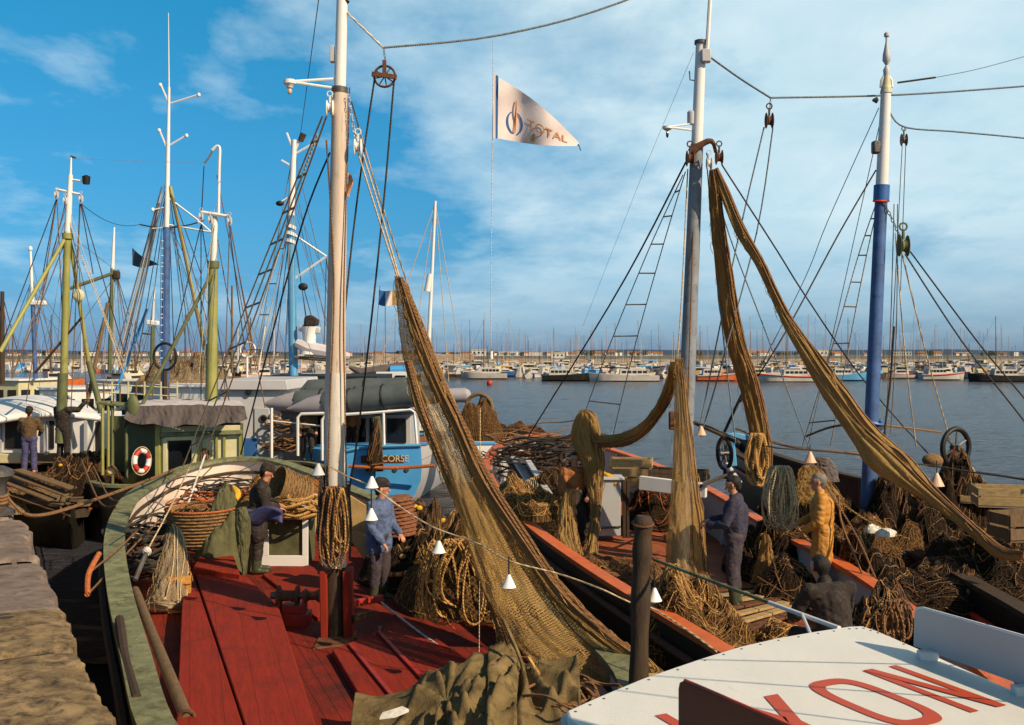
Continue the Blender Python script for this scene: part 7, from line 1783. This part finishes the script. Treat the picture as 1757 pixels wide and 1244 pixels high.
# pale upright panel beyond the roof edge
p0, p1 = V(2.16, 5.49, ZR+.03), V(2.62, 4.34, ZR+.03); dd = (p1-p0).normalized()
pts = [p0+dd*.0, p1, p1+V(0, 0, .24), p0+dd*.06+V(0, 0, .215), p0+dd*.02+V(0, 0, .205), p0+dd*.005+V(0, 0, .18)]
MB().prism(pts, V(.018, .007, 0)).build('wind_panel', 'pale_panel', RB, bevel=.004)
MB().tube([p+V(.009, 0, .002) for p in pts[2:]][0:4], .009, 6).build('panel_trim', 'clean_white', RB)
for t in (.12, .62): 
    c = p0+dd*t*1.2; MB().box(c+V(-.03, -.0, -.012), (.10, .06, .05)).build('hinge', 'clean_white', RB, bevel=.008)
# railing pole in front of boat B and wooden post
pole = empty('pole_railing', W(1280, 1010, 9), 'long green and white pole slanting from the wooden post to the white roof', 'pole')
MB().tube([W(1122, 960, 9.6), W(1320, 1034, 7.9)], .017, 8).build('rod', 'green_paint', pole); MB().tube([W(1320, 1034, 7.9), W(1440, 1078, 7.1)], .018, 8).build('rod', 'clean_white', pole)
MB().tube([W(1376, 1054, 7.5), W(1392, 1092, 7.0)], .014, 8).build('leg', 'light_grey', pole)
pst = MB(); pst.tube(crom([W(1104, 885, 9.5), W(1103, 920, 9.5), W(1100, 1000, 9.5), W(1096, 1160, 9.5), W(1090, 1420, 9.5)], 24), [.064, .078]+[.088+.007*math.sin(i*1.3) for i in range(22)], 14)
po = tag(pst.build('mooring_post', 'wood_dark'), 'tall dark weathered wooden mooring post right of the centre', 'post')
MB().tube([W(1103, 898, 9.5)+V(.094*math.cos(a), .094*math.sin(a), .02*math.sin(a)) for a in [i*math.pi/8 for i in range(16)]], .014, 6, closed=True).build('iron_hoop', 'rust', po)
# festoon wires with conical lamps
def wire(pts, lab, r=.010, mat='rope_pale'):
    c = crom([W(*p) for p in pts], 70); o = MB().tube(c, r, 5).build('festoon_wire', mat); tag(o, lab, 'wire'); return c
wire([(566, 800, 12.4), (592, 815, 12.3), (638, 835, 12.0), (690, 872, 11.8), (745, 905, 11.4), (820, 932, 11.0), (873, 962, 10.5), (960, 985, 10.3), (1030, 1010, 10.0), (1085, 1035, 9.9), (1122, 1045, 10.0), (1180, 1082, 9.6), (1230, 1118, 9.3)], 'twisted pale festoon wire running from the near mast past the wooden post')
wire([(1150, 718, 16.8), (1205, 728, 17), (1265, 752, 17.4), (1330, 768, 17), (1388, 772, 17), (1470, 780, 17), (1540, 792, 17), (1606, 800, 17), (1680, 812, 16.6), (1790, 826, 16)], 'dark festoon wire crossing the right boats at rail height', .014, 'rope_dark')
def lampcone(px, py, Y, s, mat, lab, drop=.0):
    c = W(px, py, Y); r = empty('festoon_lamp', c+V(0, 0, .1), lab, 'lamp')
    MB().lathe([(.018*s, .11*s), (.030*s, .085*s), (.095*s, -.05*s), (.100*s, -.056*s), (.085*s, -.05*s), (.02*s, .06*s)], c, seg=18).build('lamp_shade', mat, r)
    MB().ell(c-V(0, 0, .065*s), (.030*s, .030*s, .04*s), 8, 6).build('bulb', 'lamp_white', r)
    MB().tube([c+V(0, 0, .10*s), c+V(0, 0, (.10+drop)*s+.02)], .008, 5).build('flex', 'black', r)
    return r
lampcone(638, 830, 12.0, .80, 'lamp_white', 'white conical festoon lamp above the head of the blue jacketed man', .05)
lampcone(637, 885, 11.8, .80, 'lamp_white', 'white conical festoon lamp in front of the blue jacketed man', .25)
lampcone(753, 941, 11.6, .80, 'lamp_white', 'white conical festoon lamp over the golden net and rope hank', .2)
lampcone(873, 1000, 10.45, .78, 'lamp_white', 'white conical festoon lamp hanging in front of the largest net', .22)
lampcone(1123, 1023, 9.6, .72, 'lamp_white', 'white conical festoon lamp just right of the dark wooden post', .22)
lampcone(546, 808, 12.6, .85, 'light_grey', 'greyish conical lamp left of the near mast', .1)
lampcone(1203, 741, 17, .9, 'lamp_pink', 'small pinkish lamp hanging right of the grey mast', .1)
lampcone(1390, 787, 17, 1.1, 'lamp_pink', 'small pinkish lamp above the grey haired man', .1)
lampcone(1607, 826, 17, 1.3, 'lamp_pink', 'pinkish white lamp hanging below the black net hauler wheel', .15)
# ------------------------------------------------------------------ company pennant on its halyard
YFl = 12.5
fg = empty('pennant_flag', W(850, 180, YFl), 'large pale triangular pennant with a broken blue ring logo and orange letters', 'flag')
def flg(px, py, off=0.0):
    s = (px-850)/145; return W(px, py, YFl+.10*math.sin(s*7+.5)*min(1, s*3)+.03*math.sin((py-180)*.07+s*4)+off)
def fP(u, v):
    u = u**.9; t = (856+137*u, 133+112*u-10*math.sin(u*3.1)*1); b_ = (853+143*u, 237+13*u+5*math.sin(u*3.1))
    return flg(t[0]+(b_[0]-t[0])*v, t[1]+(b_[1]-t[1])*v)
MB().grid(fP, 50, 26).build('cloth', 'flag_white', fg)
def fpoly(pts, mat, name, off=-.008):
    return MB().add([flg(x, y, off) for x, y in pts], [tuple(range(len(pts)))]).build(name, mat, fg, smooth=False, fix=False)
fpoly([(846, 124), (852, 127), (852, 238), (846, 237)], 'flag_white', 'sleeve', 0); fpoly([(851.5, 128), (855, 131), (854, 237), (851, 238)], 'flag_blue', 'hoist_band', -.004)
def arc(a0, a1, mat):
    mb = MB(); k = 14; vs = []
    for i in range(k+1):
        a = math.radians(a0+(a1-a0)*i/k); th = 1.5+2.2*math.sin(math.pi*i/k)
        for rr in (0, -1): vs.append(flg(883+math.cos(a)*(14+rr*th)+math.sin(a)*2.5*1, 211+math.sin(a)*(20+rr*th), -.010))
    mb.add(vs, [(2*i, 2*i+1, 2*i+3, 2*i+2) for i in range(k)]); mb.build('logo_arc', mat, fg, smooth=False, fix=False)
arc(115, 262, 'flag_blue'); arc(-62, 85, 'flag_blue')
fpoly([(884, 172), (887, 172), (887, 208), (884, 228), (880, 228), (882, 208)], 'flag_orange', 'logo_flame', -.012)
text_mesh('TOTAL', 25, 'flag_orange', 'lettering', lambda x, y: flg(904+x*.88, 221-y*(1-.005*x)+x*.30, -.012), fg)
fpoly([(914, 229), (918, 231), (916, 242), (910, 242)], 'yellow', 'stain', -.012)
MB().tube([W(846, 70, YFl), W(846, 125, YFl), W(845, 240, YFl), W(843, 420, YFl), W(842, 620, YFl)], .004, 4).build('halyard', 'rope_white', fg)
MB().tube([W(993, 247, YFl+.1), W(997, 258, YFl+.1)], .012, 5).build('toggle', 'sky_blue', fg)
# thin lines high in the sky
tag(MB().tube([W(548, -10, 20), W(515, 235, 33)], .010, 4).build('wire', 'rope_grey'), 'single thin wire rising from the pale blue mast to the top edge', 'wire')
tag(MB().tube([W(1190, 90, 20), W(1110, 280, 24), W(1000, 560, 30)], .004, 4).build('wire', 'rope_grey'), 'very thin wire slanting left of the grey mast', 'wire')
